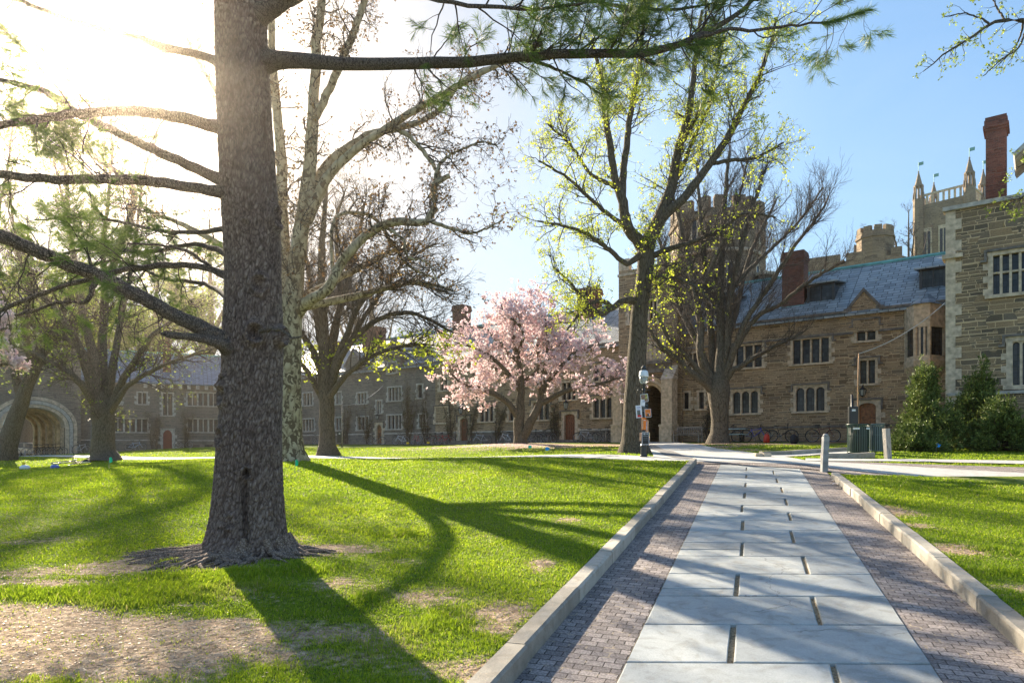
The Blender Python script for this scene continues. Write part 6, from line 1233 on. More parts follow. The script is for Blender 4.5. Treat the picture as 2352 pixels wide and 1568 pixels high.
# ---- trees beyond the buildings
def far_tree(px, Y, base, top, half, label, seed, leaf=None, name='bare_tree', nl=4000, ls=.3, mt='twig', stems=7):
    T = Tree(name, px, Y, label, seed, 'trees beyond the buildings'); rng = T.rng; sp = [[(px, base, Y, half*.10), (px+rng.uniform(-3, 3), base-(base-top)*.3, Y, half*.075), (px+rng.uniform(-5, 5), base-(base-top)*.6, Y, half*.05), (px, top+(base-top)*.06, Y, half*.015)]]
    for i in range(stems):
        f = rng.uniform(.25, .55); y0 = base-(base-top)*f; a = rng.uniform(-1, 1); sp.append([(px, y0, Y, half*.05), (px+a*half*.3, y0-(base-top)*.12, Y+rng.uniform(-1, 1), half*.035), (px+a*half*.65, y0-(base-top)*.25, Y+rng.uniform(-2, 2), half*.025), (px+a*half*.85, y0-(base-top)*rng.uniform(.3, .42), Y+rng.uniform(-2.5, 2.5), half*.008)])
    T.limbs(sp, 'bark', 14, .05, 6); sc = half/F*Y
    a, ar_ = grow(T.P, T.R, 110, sc*.5, (25, 55), 6, .18, .07, .25, .5, .06, rng=rng); b, br_ = grow(a, ar_, 700, sc*.25, (25, 55), 5, .2, .05, .2, .6, .025, rng=rng); c, cr_ = grow(b, br_, 2200, sc*.13, (25, 60), 4, .25, .03, .2, .6, .012, rng=rng)
    multi('twigs', [(a, ar_, 4), (b, br_, 3), (c, np.maximum(cr_, .00013*Y), 3)], M[mt], T.root)
    if leaf: c_, _ = pts_on(c, nl, rng, .2); V_, F_ = quads_at(c_+rng.randn(len(c_), 3)*.2, ls, rng, .8); leaf_mesh('crown', V_, F_, M[leaf], T.root, rng)
far_tree(2088, 95, 900, 455, 60, 'bare tree in front of the distant spired tower', 91)
far_tree(1975, 90, 900, 505, 45, 'thin bare treetop above the battlemented hall', 92)
far_tree(60, 88, 1040, 560, 150, 'leafy tree above the gatehouse at the left edge', 93, 'darkleaf', 'leafy_tree', 9000, .34)
far_tree(220, 84, 1040, 640, 140, 'leafy tree behind the roof between gatehouse and chimney', 94, 'darkleaf', 'leafy_tree', 9000, .34)
far_tree(360, 86, 1040, 600, 130, 'leafy tree rising behind the chimney of the grey wing', 95, 'darkleaf', 'leafy_tree', 7000, .32)
far_tree(480, 92, 1040, 520, 130, 'tall thinly leaved tree behind the blue slate roof', 96, 'darkleaf', 'leafy_tree', 5000, .32)
far_tree(850, 95, 1040, 560, 120, 'bare tree behind the long roof left of the first brick stack', 97)
far_tree(122, 74, 1048, 700, 60, 'pale trunked street tree seen through the carriage arch', 98, 'darkleaf', 'leafy_tree', 1500, .25)
# ---- yew shrubs
def yew(px, Y, hw, base, top, label, seed, lean=0.0, low=.5):
    T = Tree('yew_shrub', px, Y, label, seed, 'evergreen yews at the corner building', 'shrub'); rng = T.rng; sc = Y/F; H0 = (base-top)*sc; R0 = hw*sc; bx, by, bz = T.base; n = 150; P = np.empty((n, 7, 3)); az = rng.rand(n)*2*np.pi; f = rng.rand(n)**.9
    P[:, 0] = np.stack([bx+.15*np.cos(az), by+.15*np.sin(az), bz+f*H0*.55], -1); reach = R0*np.where(f < .25, 1.0, (1.02-f)**1.05)*rng.uniform(.55, 1.2, n); rise = H0*(.08+.33*rng.rand(n))*(.4+f)
    for j in range(1, 7): t = j/6; P[:, j] = P[:, 0]+np.stack([np.cos(az)*reach*t+lean*H0*t*f, np.sin(az)*reach*t, rise*t**1.25], -1)+rng.randn(n, 3)*.03
    P[:, :, 2] = np.maximum(P[:, :, 2], bz+.05); Rr = np.linspace(.02, .004, 7)[None]*np.ones((n, 1)); mk('stems', P, Rr, 4, M['twig'], T.root)
    b, br_ = grow(P, Rr, 2600, .42, (20, 60), 5, .2, .10, .2, .5, .005, rng=rng); b[:, :, 2] = np.maximum(b[:, :, 2], bz+.04); c_, ax = pts_on(b, 34000, rng, .1); V_, F_ = quads_at(c_+rng.randn(len(c_), 3)*.02, .085, rng, .38, ax*1.3+np.array([0, 0, .2]), .6); leaf_mesh('foliage', V_, F_, M['yew'], T.root, rng)
yew(2132, 24.5, 76, 1036, 838, 'tall pointed yew shrub next to the leaning wooden post', 101, -.05)
yew(2243, 25.0, 72, 1036, 848, 'rounded dark yew in front of the corner building', 102, .06)
yew(2300, 23.4, 75, 1040, 925, 'low spreading yew at the right edge under the window', 103)
yew(2100, 23.6, 48, 1040, 985, 'small skirt of yew by the blue survey flag', 104)
# paved strips at the foot of the ranges
M['gravel'] = simple('dark_gravel', (.13, .115, .10), .95, var=.4, scale=30, bmp=.6)
drape('gravel_strip', [B.world(B.u(650), -1.7), B.world(B.u(1030), -1.7), B.world(B.u(1425), -1.7)], [B.world(B.u(650), .1), B.world(B.u(1030), .1), B.world(B.u(1425), .1)], M['gravel'], .02, 120, 5, 'dark gravel strip along the foot of the long range', world=True)
drape('gravel_strip', [A.world(A.u(1560), -1.5), A.world(A.u(1850), -1.5), A.world(A.u(2190), -1.3)], [A.world(A.u(1560), .1), A.world(A.u(1850), .1), A.world(A.u(2190), .1)], M['gravel'], .02, 80, 4, 'dark gravel strip below the range right of the gate', world=True)
drape('street', [(-75, 78), (-55, 72.5), (-40, 67)], [(-80, 100), (-60, 96), (-45, 92)], M['asphalt'], .05, 50, 6, 'street seen through the carriage arch', 'street', world=True)
# ------------------------------------------------------------------ grass blades
M['grass'], nt, b = mat('grass_blade', .5, spec=.3)
a1 = N(nt, 'ShaderNodeAttribute'); a1.attribute_name = 'rnd'; a2 = N(nt, 'ShaderNodeAttribute'); a2.attribute_name = 'dry'
cg = ramp(nt, a1.outputs['Fac'], [(0, (.12, .20, .012)), (.5, (.27, .38, .018)), (.85, (.44, .51, .035)), (1, (.58, .55, .12))]).outputs[0]
cg = mixc3(nt, a2.outputs['Fac'], cg, (.46, .37, .18)); L(nt, cg, b.inputs['Base Color'])
tr = N(nt, 'ShaderNodeBsdfTranslucent'); L(nt, cg, tr.inputs['Color']); mx = N(nt, 'ShaderNodeMixShader'); mx.inputs[0].default_value = .55
L(nt, b.outputs[0], mx.inputs[1]); L(nt, tr.outputs[0], mx.inputs[2]); L(nt, mx.outputs[0], nt.nodes['Material Output'].inputs['Surface'])
def inside(x, y, poly):
    r = np.zeros(len(x), bool); n = len(poly); j = n-1; bx0, by0 = poly.min(0); bx1, by1 = poly.max(0); c = np.where((x > bx0) & (x < bx1) & (y > by0) & (y < by1))[0]
    if not len(c): return r
    xs, ys = x[c], y[c]; q = np.zeros(len(c), bool)
    for i in range(n):
        xi, yi = poly[i]; xj, yj = poly[j]
        if yi != yj: q ^= ((yi > ys) != (yj > ys)) & (xs < (xj-xi)*(ys-yi)/(yj-yi)+xi)
        j = i
    r[c] = q; return r
def lawn_ok(x, y):
    c = x-SL*y; ok = ~((c > KL-.17) & (c < KRf(y)+.17) & (y < YE+.2)); ok &= ~((c > 0) & (y > 14.9) & (y < YE+.5) & (c < KRf(y)+.4))
    for P_ in ROADS: ok &= ~inside(x, y, P_)
    for fa in (A, B, E): ok &= (((x-fa.o[0])*fa.n[0]+(y-fa.o[1])*fa.n[1]) < -.3)
    ok &= ((x-C.o[0])*C.n[0]+(y-C.o[1])*C.n[1]) < -.3
    ok &= np.hypot(x-TREE[0], y-TREE[1]) > .33
    return ok
def blades(name, n, y0, y1, label, seed, hscale=1.0, wmul=1.0, dens=1.0, tall=None):
    rg = np.random.RandomState(seed); Y = np.exp(rg.uniform(math.log(y0), math.log(y1), n)); X = (rg.uniform(-.79, .79, n))*Y+rg.randn(n)*.1
    if tall is not None: X, Y = tall(rg, n)
    ok = lawn_ok(X, Y); X, Y = X[ok], Y[ok]; bb = bare(X, Y); cl_ = fbm(X*5, Y*5, 30, 3); pz = fbm(X*1.1+7, Y*1.1+3, 40, 3)
    keep = rg.rand(len(X)) > np.clip((bb-.26)*1.25+(.5-cl_)*.75, 0, .90); X, Y, bb, cl_, pz = [v[keep] for v in (X, Y, bb, cl_, pz)]; n = len(X)
    Zg = G(X, Y)+lawn_off(X, Y)-.006; hgt = (.014+.020*rg.rand(n)+.06*np.clip(cl_-.56, 0, 1)+.02*np.clip(pz-.5, 0, 1))*(1-.45*np.clip(bb, 0, 1))*hscale*np.clip(Y/9, 1, 1.5); w = .0030*wmul*np.clip(Y/4.2, .8, 12)
    az = rg.rand(n)*2*np.pi; ln = rg.uniform(.15, .85, n); dx, dy = np.cos(az), np.sin(az); fx, fy = np.cos(az+rg.uniform(-1.6, 1.6, n)+1.57), np.sin(az+1.57)
    base = np.stack([X, Y, Zg], -1); s = np.stack([fx*w, fy*w, 0*w], -1); lean = np.stack([dx*hgt*ln, dy*hgt*ln, 0*hgt], -1); up = np.stack([0*hgt, 0*hgt, hgt], -1)
    V = np.stack([base-s, base+s, base+lean*.35+up*.6+s*.75, base+lean*.35+up*.6-s*.75, base+lean+up], 1).reshape(-1, 3); i = np.arange(n)*5
    r1 = np.clip(.15+.55*rg.rand(n)+.5*(pz-.5)+.2*(cl_-.5), 0, 1); dry = np.clip((bb-.3)*.9*rg.rand(n)+(rg.rand(n) > .95)*.7, 0, 1)
    o = np_mesh(name, V, [np.stack([i, i+1, i+2, i+3], -1), np.stack([i+3, i+2, i+4], -1)], M['grass'], attrs={'rnd': np.repeat(r1, 5), 'dry': np.repeat(dry, 5)})
    return tag(o, label, 'grass', kind='stuff')
blades('grass', 620000, 2.35, 19, 'short sunlit lawn grass on both sides of the kerbs', 1)
blades('grass', 230000, 19, 66, 'short bright grass on the far side of the cross path', 2, 1.0, 1.0)
_tc = [ground_at(*p) for p in ((420, 1345), (450, 1365), (500, 1355), (530, 1375), (480, 1385), (540, 1350), (300, 1390), (350, 1410), (400, 1400), (390, 1320), (170, 1400), (560, 1390), (60, 1440), (30, 1400), (230, 1420), (700, 1340), (860, 1400), (2250, 1290), (2290, 1340), (930, 1250), (1000, 1480), (1060, 1440), (900, 1530), (470, 1400), (2030, 1600))]
def tallfn(rg, n):
    k = rg.randint(0, len(_tc), n); c = np.array(_tc)[k]; return c[:, 0]+rg.randn(n)*.17, c[:, 1]+rg.randn(n)*.11
blades('grass', 26000, 3, 10, 'longer tufts of grass in front of the pine roots', 3, 2.0, 1.0, tall=tallfn)
# litter: dry leaves and bark crumbs, fallen petals
M['litter'] = leafmat('dry_litter', [(.12, .07, .04), (.25, .17, .10), (.45, .38, .28)], .15, 2)
def flecks(name, X, Y, size, mt, label, cat, seed, dz=.02):
    rg = np.random.RandomState(seed); ok = lawn_ok(X, Y); X, Y = X[ok], Y[ok]; C_ = np.stack([X, Y, G(X, Y)+lawn_off(X, Y)+dz], -1); V, Fq = quads_at(C_, size, rg, .5, None, 1.0); V[:, 2] = np.repeat(C_[:, 2], 4)+(V[:, 2]-np.repeat(C_[:, 2], 4))*.25
    o = np_mesh(name, V, [Fq], mt, attrs={'rnd': np.repeat(rg.rand(len(C_)), 4)}); return tag(o, label, cat, kind='stuff')
rg = np.random.RandomState(5); n = 42000; Y_ = np.exp(rg.uniform(math.log(2.4), math.log(18), n)); X_ = rg.uniform(-.78, .78, n)*Y_; k = rg.rand(n) < np.clip(bare(X_, Y_)*1.5, .06, 1)
flecks('leaf_litter', X_[k], Y_[k], .024, M['litter'], 'dry crumbs and dead needles on the bare soil', 'litter', 6, .004)
n = 9000; t_ = rg.rand(n); X_ = (1215-CX)/F*38+rg.randn(n)*3.4; Y_ = 38.2+rg.randn(n)*1.6; flecks('fallen_petals', X_, Y_, .07, M['petal'], 'pink petals scattered under the magnolia', 'petals', 7)
n = 9000; X_ = rg.uniform(6.5, 17.5, n); Y_ = rg.uniform(25, 36, n); kk = bare(X_, Y_) > .3; flecks('leaf_litter', X_[kk], Y_[kk], .07, M['litter'], 'brown leaf litter under the bare tree by the bench', 'litter', 8)

# ------------------------------------------------------------------ objects
def paint(name, col, rough=.35, metal=0.0, spec=.5, var=.06): return simple(name, col, rough, metal, var, 6, spec)
M['black'] = paint('black_paint', (.018, .02, .02), .35); M['white'] = paint('white_enamel', (.75, .77, .78), .35); M['rubber'] = paint('rubber', (.02, .02, .02), .8); M['steel'] = paint('steel', (.45, .46, .47), .3, .8)
M['lampglass'], _nt, _b = mat('lamp_glass', .15, (.55, .58, .55), .5); _b.inputs['Transmission Weight'].default_value = .6
# lamp post
def lamp_post(px, Y, scale, label, simple_=False):
    p = on(px, Y); r = empty('lamp_post', p, 0, label, 'lamp post', 'old style lamp posts'); k = Y/F; mb = MB(); z = lambda py: (1050.5-py)*k*scale
    s = scale
    mb.lathe([(8.5*k*s, -.05), (8.5*k*s, z(1046)), (7.6*k*s, z(1044)), (7.2*k*s, z(1025)), (7.8*k*s, z(1023)), (6*k*s, z(1020)), (5*k*s, z(1000)), (4.2*k*s, z(985)), (4.8*k*s, z(983)), (3.6*k*s, z(980)), (3.0*k*s, z(900)), (4.4*k*s, z(897)), (3.2*k*s, z(893)), (4.2*k*s, z(885))], 14)
    mb.build('post', M['black'], r, smooth=False)
    mb = MB(); mb.tube([(-13.5*k*s, 0, z(896)), (13.5*k*s, 0, z(896))], 1.1*k*s, 6); mb.lathe([(0.2*k*s, 0), (1.7*k*s, .4*k), (.2*k*s, 2.6*k*s)], 6, (-13.5*k*s, 0, z(897))); mb.lathe([(0.2*k*s, 0), (1.7*k*s, .4*k), (.2*k*s, 2.6*k*s)], 6, (13.5*k*s, 0, z(897))); mb.build('ladder_bar', M['black'], r)
    hd = MB(); hd.lathe([(4.2*k*s, z(885)), (6.2*k*s, z(882))], 12); hd.lathe([(6.5*k*s, z(851)), (6.5*k*s, z(846)), (6.9*k*s, z(845.6)), (0.3*k*s, z(838.5))], 12)
    for i in range(4): a = math.pi/4+i*math.pi/2; hd.tube([(6*k*s*math.cos(a), 6*k*s*math.sin(a), z(882)), (10.5*k*s*math.cos(a), 10.5*k*s*math.sin(a), z(866))], .45*k*s, 4)
    h = hd.build('lantern_head', M['black'], r); g = MB(); g.lathe([(6.3*k*s, z(882)), (9*k*s, z(877)), (10.3*k*s, z(865.2))], 16); g.build('glass', M['lampglass'], h, smooth=True)
    d = MB(); d.lathe([(11.3*k*s, z(865.6)), (11.5*k*s, z(863)), (10.5*k*s, z(861)), (10.3*k*s, z(856)), (8.6*k*s, z(852.5)), (6.0*k*s, z(850.8))], 20); d.build('white_dome', M['white'], h, smooth=True)
    u_ = MB(); u_.lathe([(1.6*k*s, z(878)), (2.2*k*s, z(872)), (1.2*k*s, z(868))], 8); u_.build('bulb', M['white'], h); return r, z, k
LP, LZ, LK = lamp_post(1478.5, 20.8, 1.0, 'black lamp post with white dome, plastered with posters, beside the budding tree')
lamp_post(214, 52, .93, 'small distant lamp post between the carriage arch and the many stemmed tree')
# posters taped round the post
def poster(px0, px1, py0, py1, back, col, label, deco=(), tilt=0.0, curl=.02, name='poster', border=None, yaw=0.0, text=None):
    w = (px1-px0)*LK; h = (py1-py0)*LK; cx = ((px0+px1)/2-1478.5)*LK; zc = LZ((py0+py1)/2); e = empty('poster', (LP.location.x+cx, LP.location.y-back, LP.location.z+zc), 0, label, 'poster', 'posters taped to the lamp post', rot=(0, tilt, yaw))
    n = 8; mb = MB(); f = lambda x: curl*(x/w*2)**2 if w else 0
    def sheet_(x0, x1, z0, z1, off, m, nm, th=.002):
        q = MB(); xs = [x0+(x1-x0)*i/n for i in range(n+1)]; vs = [(x, f(x)-off, z0) for x in xs]+[(x, f(x)-off, z1) for x in xs]+[(x, f(x)-off+th, z0) for x in xs]+[(x, f(x)-off+th, z1) for x in xs]; m1 = n+1
        q.add(vs, [(i, i+1, m1+i+1, m1+i) for i in range(n)]+[(2*m1+i+1, 2*m1+i, 3*m1+i, 3*m1+i+1) for i in range(n)]+[(0, m1, 3*m1, 2*m1), (n, 2*m1+n, 3*m1+n, m1+n)]); q.build(nm, m, e)
    if border: sheet_(-w/2, w/2, -h/2, h/2, 0, border, 'paper'); b_ = .012; sheet_(-w/2+b_, w/2-b_, -h/2+b_, h/2-b_, .003, col, 'print')
    else: sheet_(-w/2, w/2, -h/2, h/2, 0, col, 'paper')
    for i, (x0, x1, z0, z1, m) in enumerate(deco): sheet_(x0*w, x1*w, z0*h, z1*h, .006+.001*i, m, 'print')
    for (t, x, z, sz) in (text or ()):
        tc_ = bpy.data.curves.new('lettering', 'FONT'); tc_.body = t; tc_.size = sz; tc_.extrude = .0005; to = bpy.data.objects.new('lettering', tc_); link(to); to.parent = e; to.location = (x*w, -.006, z*h); to.rotation_euler = (R(90), 0, 0); bpy.context.view_layer.update(); me_ = bpy.data.meshes.new_from_object(to.evaluated_get(bpy.context.evaluated_depsgraph_get())); me_.materials.clear(); me_.materials.append(M['chalk']); bpy.data.objects.remove(to); o2 = bpy.data.objects.new('lettering', me_); link(o2); o2.parent = e; o2.location = (x*w, -.006, z*h); o2.rotation_euler = (R(90), 0, 0)
def flat(n_, c, v=.1): return simple(n_, c, .7, 0, v, 30)
M['p_or'] = flat('orange_print', (.72, .20, .03)); M['p_dk'] = flat('dark_print', (.025, .028, .03), .3); M['p_wh'] = flat('white_paper', (.75, .76, .80), .05); M['p_rd'] = flat('red_print', (.6, .03, .03)); M['p_tan'] = flat('tan_print', (.55, .33, .20), .25); M['p_ye'] = flat('olive_photo_print', (.38, .34, .10), .6); M['p_br'] = flat('brown_photo_print', (.28, .16, .12), .5); M['chalk'] = flat('grey_letters', (.4, .42, .44)); M['p_gy'] = flat('grey_figure', (.13, .14, .13), .4); M['p_lb'] = flat('pale_blue_print', (.45, .48, .62), .2)
poster(1470.5, 1487.7, 905.5, 923.5, .085, M['p_ye'], 'topmost poster with an olive and brown photograph', [(-.42, .1, -.1, .4, M['p_br']), (-.3, .42, -.45, -.15, M['p_br'])], -.12, border=M['p_wh'])
poster(1469.8, 1480.5, 918.5, 933, .10, M['p_wh'], 'crumpled white poster just under the olive photograph', [(-.1, .4, .1, .35, M['p_lb'])], .1)
poster(1472.4, 1488, 926, 959, .078, M['p_dk'], 'tall black poster with grey letters behind the orange one', [(.0, .45, .36, .375, M['chalk'])], 0, .012, text=[('THE', -.40, .17, .052), ('CORD', -.42, .045, .052), ('NO', -.40, -.085, .052)])
poster(1459.6, 1473.2, 931.5, 960, .088, M['p_wh'], 'white poster with a dark figure and red corner', [(-.3, .22, -.3, .12, M['p_gy']), (-.2, .1, .08, .2, M['p_lb']), (-.32, .32, .25, .4, M['p_lb']), (-.3, .36, -.44, -.28, M['p_rd'])], -.07, .01)
poster(1479.3, 1493.7, 939.8, 958.6, .11, M['p_or'], 'orange poster with a white border and a dark doorway', [(-.12, .14, -.32, -.08, M['p_dk']), (.14, .22, -.3, -.06, M['p_wh']), (-.25, .1, .0, .03, M['p_wh']), (-.42, .42, -.44, -.36, M['p_dk'])], -.06, .0, border=M['p_wh'])
poster(1472.6, 1483.5, 959.4, 987, .075, M['p_or'], 'long orange poster wrapped round the middle of the post', [(-.1, .38, .26, .30, M['p_wh']), (-.5, -.15, -.45, .4, M['p_tan'])], .0, .03)
poster(1483, 1489, 965, 993, .06, M['p_tan'], 'torn tan poster fluttering beside the long orange one', [(-.5, -.15, -.3, .35, M['p_lb'])], .03, .03)
poster(1468.5, 1474, 994, 1013, .055, M['p_tan'], 'narrow tan poster on the left of the black notice'); poster(1487.5, 1492.3, 993.5, 1011, .055, M['p_tan'], 'narrow sandy poster on the right of the black notice', [(-.4, .4, .0, .4, M['p_ye'])])
poster(1472.7, 1489.3, 993, 1021.5, .125, M['p_dk'], 'lowest poster, black with a white border and lettering', [(-.3, -.02, .30, .42, M['chalk']), (.1, .35, .32, .40, M['chalk']), (-.38, .38, .19, .215, M['chalk']), (-.3, .3, .05, .065, M['chalk']), (-.3, .3, -.1, -.09, M['chalk'])], 0, .012, border=M['p_wh'])
# bicycles
def make_bike(fm):
    r = empty('bicycle', (0, 0, 0)); wr = .335
    for x in (-.52, .52):
        t = MB(); t.ring((x, 0, wr), wr, .020, 28, 6); w = t.build('wheel', M['rubber'], r, smooth=True); rm = MB(); rm.ring((x, 0, wr), wr-.03, .012, 28, 4)
        for k in range(14): a = 2*math.pi*k/14; rm.tube([(x+.02*math.cos(a+1), .02*(-1)**k, wr+.02*math.sin(a+1)), (x+(wr-.03)*math.cos(a), 0, wr+(wr-.03)*math.sin(a))], .0022, 3, caps=False)
        rm.lathe([(.02, -.04), (.02, .04)], 8, (x, 0, wr)); rm.build('rim', M['steel'], w)
    bb, hd0, hd1, st, ra, fa_ = (-.08, 0, .29), (.34, 0, .62), (.30, 0, .80), (-.22, 0, .74), (-.52, 0, .335), (.52, 0, .335); f = MB()
    f.tube([bb, hd0], .021, 6); f.tube([(-.19, 0, .66), (.32, 0, .73)], .018, 6); f.tube([bb, st], .018, 6); f.tube([hd0, hd1], .022, 6)
    for s in (-.05, .05):
        f.tube([bb, (ra[0], s, ra[2])], .010, 5); f.tube([(-.19, 0, .66), (ra[0], s, ra[2])], .009, 5); f.tube([hd0, (.38, s, .55), (fa_[0], s, fa_[2])], .012, 5)
    f.build('frame', fm, r, smooth=True)
    h = MB(); h.tube([hd1, (.29, 0, .90), (.33, 0, .96)], .014, 5); h.tube([(.20, -.30, .95), (.30, -.24, .98), (.35, -.08, .96), (.35, .08, .96), (.30, .24, .98), (.20, .30, .95)], .013, 5); h.build('handlebar', M['black'], r, smooth=True)
    s = MB(); s.tube([st, (-.25, 0, .86)], .013, 5); s.poly_prism([(-.40, -.075), (-.40, .075), (-.28, .06), (-.12, .015), (-.12, -.015), (-.28, -.06)], 'z', .87, .92); s.build('saddle', M['black'], r, bevel=.01)
    c = MB(); c.ring((-.08, -.05, .29), .085, .01, 16, 4); c.tube([(-.08, -.06, .29), (-.03, -.08, .13)], .01, 4); c.tube([(-.08, .06, .29), (-.13, .08, .45)], .01, 4); c.box(-.07, .01, -.16, -.07, .11, .135); c.box(-.17, -.09, .07, .16, .44, .465); c.tube([(-.08, -.05, .37), (-.52, -.05, .37)], .006, 3); c.tube([(-.08, -.05, .21), (-.52, -.05, .30)], .006, 3); c.build('crankset', M['steel'], r)
    return r
bcol = {'white': (.72, .74, .76), 'silver': (.45, .47, .50), 'black': (.02, .02, .022), 'red': (.40, .02, .03), 'blue': (.03, .06, .48), 'paleblue': (.35, .50, .68), 'darkred': (.13, .02, .02)}
BM = {k: paint('bicycle_'+k, v, .3) for k, v in bcol.items()}
bike0 = make_bike(BM['white']); used = [False]
def bike(px, Y, col, label, yaw=0.0, lean=6, grp='bicycles parked along the walls', pos=None, rot=None):
    if not used[0]: o = bike0; used[0] = True
    else: o = copy_tree(bike0)
    for ch in o.children:
        if ch.name.startswith('frame'): ch.material_slots[0].link = 'OBJECT'; ch.material_slots[0].material = BM[col]
    p = pos if pos is not None else on(px, Y); o.location = p; o.rotation_euler = rot if rot else (R(lean), 0, yaw); tag(o, label, 'bicycle', grp); return o
fy = math.atan2(-.612, .791)
def wb(px, off=1.15, fa=B): u = fa.u(px, -off); return fa.world(u, -off)[1]
bike(731, wb(731), 'black', 'black bicycle half hidden right of the sycamore trunk', fy); bike(865, wb(865), 'black', 'dark bicycle leaning by the small pointed door', fy+.5); bike(920, wb(920), 'white', 'white bicycle right of the pointed door', fy+math.pi+.2); bike(956, wb(956), 'red', 'red bicycle with a white fork next to the white one', fy+math.pi-.2)
bike(993, wb(993), 'darkred', 'dark red bicycle under the arched window left of the oak door', fy+.3); bike(1008, wb(1008, .8), 'red', 'red bicycle crowded behind the dark red one', fy+.6); bike(1021, wb(1021), 'red', 'red bicycle nearest the steps of the left oak door', fy+1.0); bike(1103, wb(1103), 'silver', 'silver bicycle with raised handlebar left of the white step through', fy+math.pi+.5)
bike(1160, wb(1160), 'white', 'white bicycle standing left of the magnolia trunk', fy+math.pi-.1); bike(1222, wb(1222), 'black', 'black bicycle just right of the magnolia trunk', fy+.2); bike(1240, wb(1240, .8), 'black', 'black bicycle squeezed between two others right of the magnolia', fy+math.pi+.3); bike(1260, wb(1260), 'black', 'black bicycle with tilted saddle left of the dark oak door steps', fy-.2)
bike(1344, wb(1344), 'silver', 'silver mountain bicycle right of the dark oak door', fy+math.pi+.3); bike(1388, wb(1388), 'black', 'dark bicycle leaning near the gate tower buttress', fy+.1); bike(1735, 38.6, 'blue', 'bright blue bicycle beside the red bag', fy+.1, 4); bike(1890, wb(1890, 1.1, A), 'darkred', 'dark maroon bicycle by the wall behind the round topped bollard', fy+.2); bike(1672, 39.5, 'black', 'black bicycle between the bare trunk and picnic table', fy+.3); bike(1795, wb(1795, 1.0, A), 'black', 'black bicycle against the plinth right of the red bag', fy+.4)
bike(2052, 29, 'black', 'black bicycle parked behind the yew shrubs', fy); fyC = math.atan2(.449, .894); bike(311, 59, 'paleblue', 'pale blue bicycle propped by the grey wing', fyC+.1); bike(421, 62, 'black', 'black bicycle right of the red door', fyC+.4); bike(186, 52.5, 'silver', 'grey bicycle leaning at the pier of the carriage arch', fyC+.9); bike(14, 44, 'black', 'black bicycle behind the leaning trunk', .2)
for i, (px_, yw, lb) in enumerate(((78, .3, 'dark bicycle at the left end of the cluster in the arch'), (92, .5, 'dark bicycle second from the left in the arch'), (104, .1, 'dark bicycle in the middle of the arch cluster'), (117, .7, 'dark bicycle fourth in the arch cluster'), (130, .2, 'dark bicycle at the right end of the arch cluster'))): bike(px_, 56+i*.3, 'black', lb, yw, grp='bicycles crowded under the arch')
pl = ground_at(152, 1071); bike(0, 0, 'darkred', 'bicycle lying flat on the sunny lawn', pos=(pl[0], pl[1], g1(*pl)+.12), rot=(R(82), 0, R(178)), grp='bicycle on the lawn')
# bench
def teak(n_, c): return bark(n_, [tuple(x*.6 for x in c), c, tuple(min(1, x*1.3) for x in c)], 3, 14, .2, .003)
M['teak'] = simple('weathered_teak', (.27, .235, .20), .85, var=.3, scale=14); p = on(1580, 40.3); r = empty('bench', p, fy, 'weathered slatted wooden bench right of the gate arch', 'bench')
mb = MB(); [mb.box(-.78, .78, -.30+i*.10, -.22+i*.10, .42, .445) for i in range(5)]; mb.build('seat', M['teak'], r)
mb = MB(); mb.box(-.80, .80, .22, .27, .86, .93); mb.box(-.80, .80, .21, .25, .50, .55)
for i in range(13): x = -.72+1.44*i/12; mb.box(x-.02, x+.02, .225, .245, .55, .86)
mb.build('backrest', M['teak'], r)
for sx in (-.80, .74):
    for y0, h in ((-.30, .64), (.22, .93)): mb = MB(); mb.box(sx, sx+.06, y0, y0+.06, -.03, h); mb.build('leg', M['teak'], r)
    mb = MB(); mb.box(sx-.01, sx+.07, -.33, .215, .641, .675); mb.build('armrest', M['teak'], r)
# picnic table
M['laminate'] = paint('pale_blue_laminate', (.42, .55, .56), .3); p = on(1683, 38.5); r = empty('picnic_table', p, fy+.15, 'metal picnic table with pale top behind the bare trunk', 'picnic table')
mb = MB(); mb.box(-.75, .75, -.38, .38, .72, .76); mb.build('table_top', M['laminate'], r, bevel=.01)
for s in (-1, 1): mb = MB(); mb.box(-.75, .75, s*.72-.13, s*.72+.13, .42, .455); mb.build('seat', M['laminate'], r, bevel=.01)
for s in (-.5, .5): mb = MB(); mb.tube([(s, -.68, .42), (s, -.5, .0), (s, .5, .0), (s, .68, .42)], .025, 6); mb.tube([(s, -.3, .72), (s, -.15, .0)], .025, 6); mb.tube([(s, .3, .72), (s, .15, .0)], .025, 6); mb.tube([(s, -.68, .42), (s, .68, .42)], .02, 6); mb.build('leg', M['black'], r, smooth=True)
# bag, backpack
def blob(name, prof, mt, loc, label, cat, rz=0, sx=1, sy=.6, tilt=0, extra=None):
    r = empty(name, loc, rz, label, cat, rot=(0, tilt, rz)); mb = MB(); mb.lathe(prof, 14); mb.v = [(x*sx, y*sy+.012*math.sin(z*40+x*20), z) for x, y, z in mb.v]; mb.build('body', mt, r, smooth=True)
    if extra: extra(r)
    return r
def handles(r): mb = MB(); mb.tube([(-.07, 0, .44), (-.05, 0, .56), (.05, 0, .56), (.07, 0, .44)], .012, 5); mb.build('handle', M['redbag'], r, smooth=True)
M['redbag'] = paint('red_plastic', (.62, .04, .02), .4); M['nylon'] = paint('black_nylon', (.02, .02, .024), .7)
blob('shopping_bag', [(.16, 0), (.19, .05), (.18, .25), (.13, .42), (.10, .46)], M['redbag'], on(1760, 36.4), 'red bag standing on the grass edge near the blue bicycle', 'bag', .3, 1, .55, .12, handles)
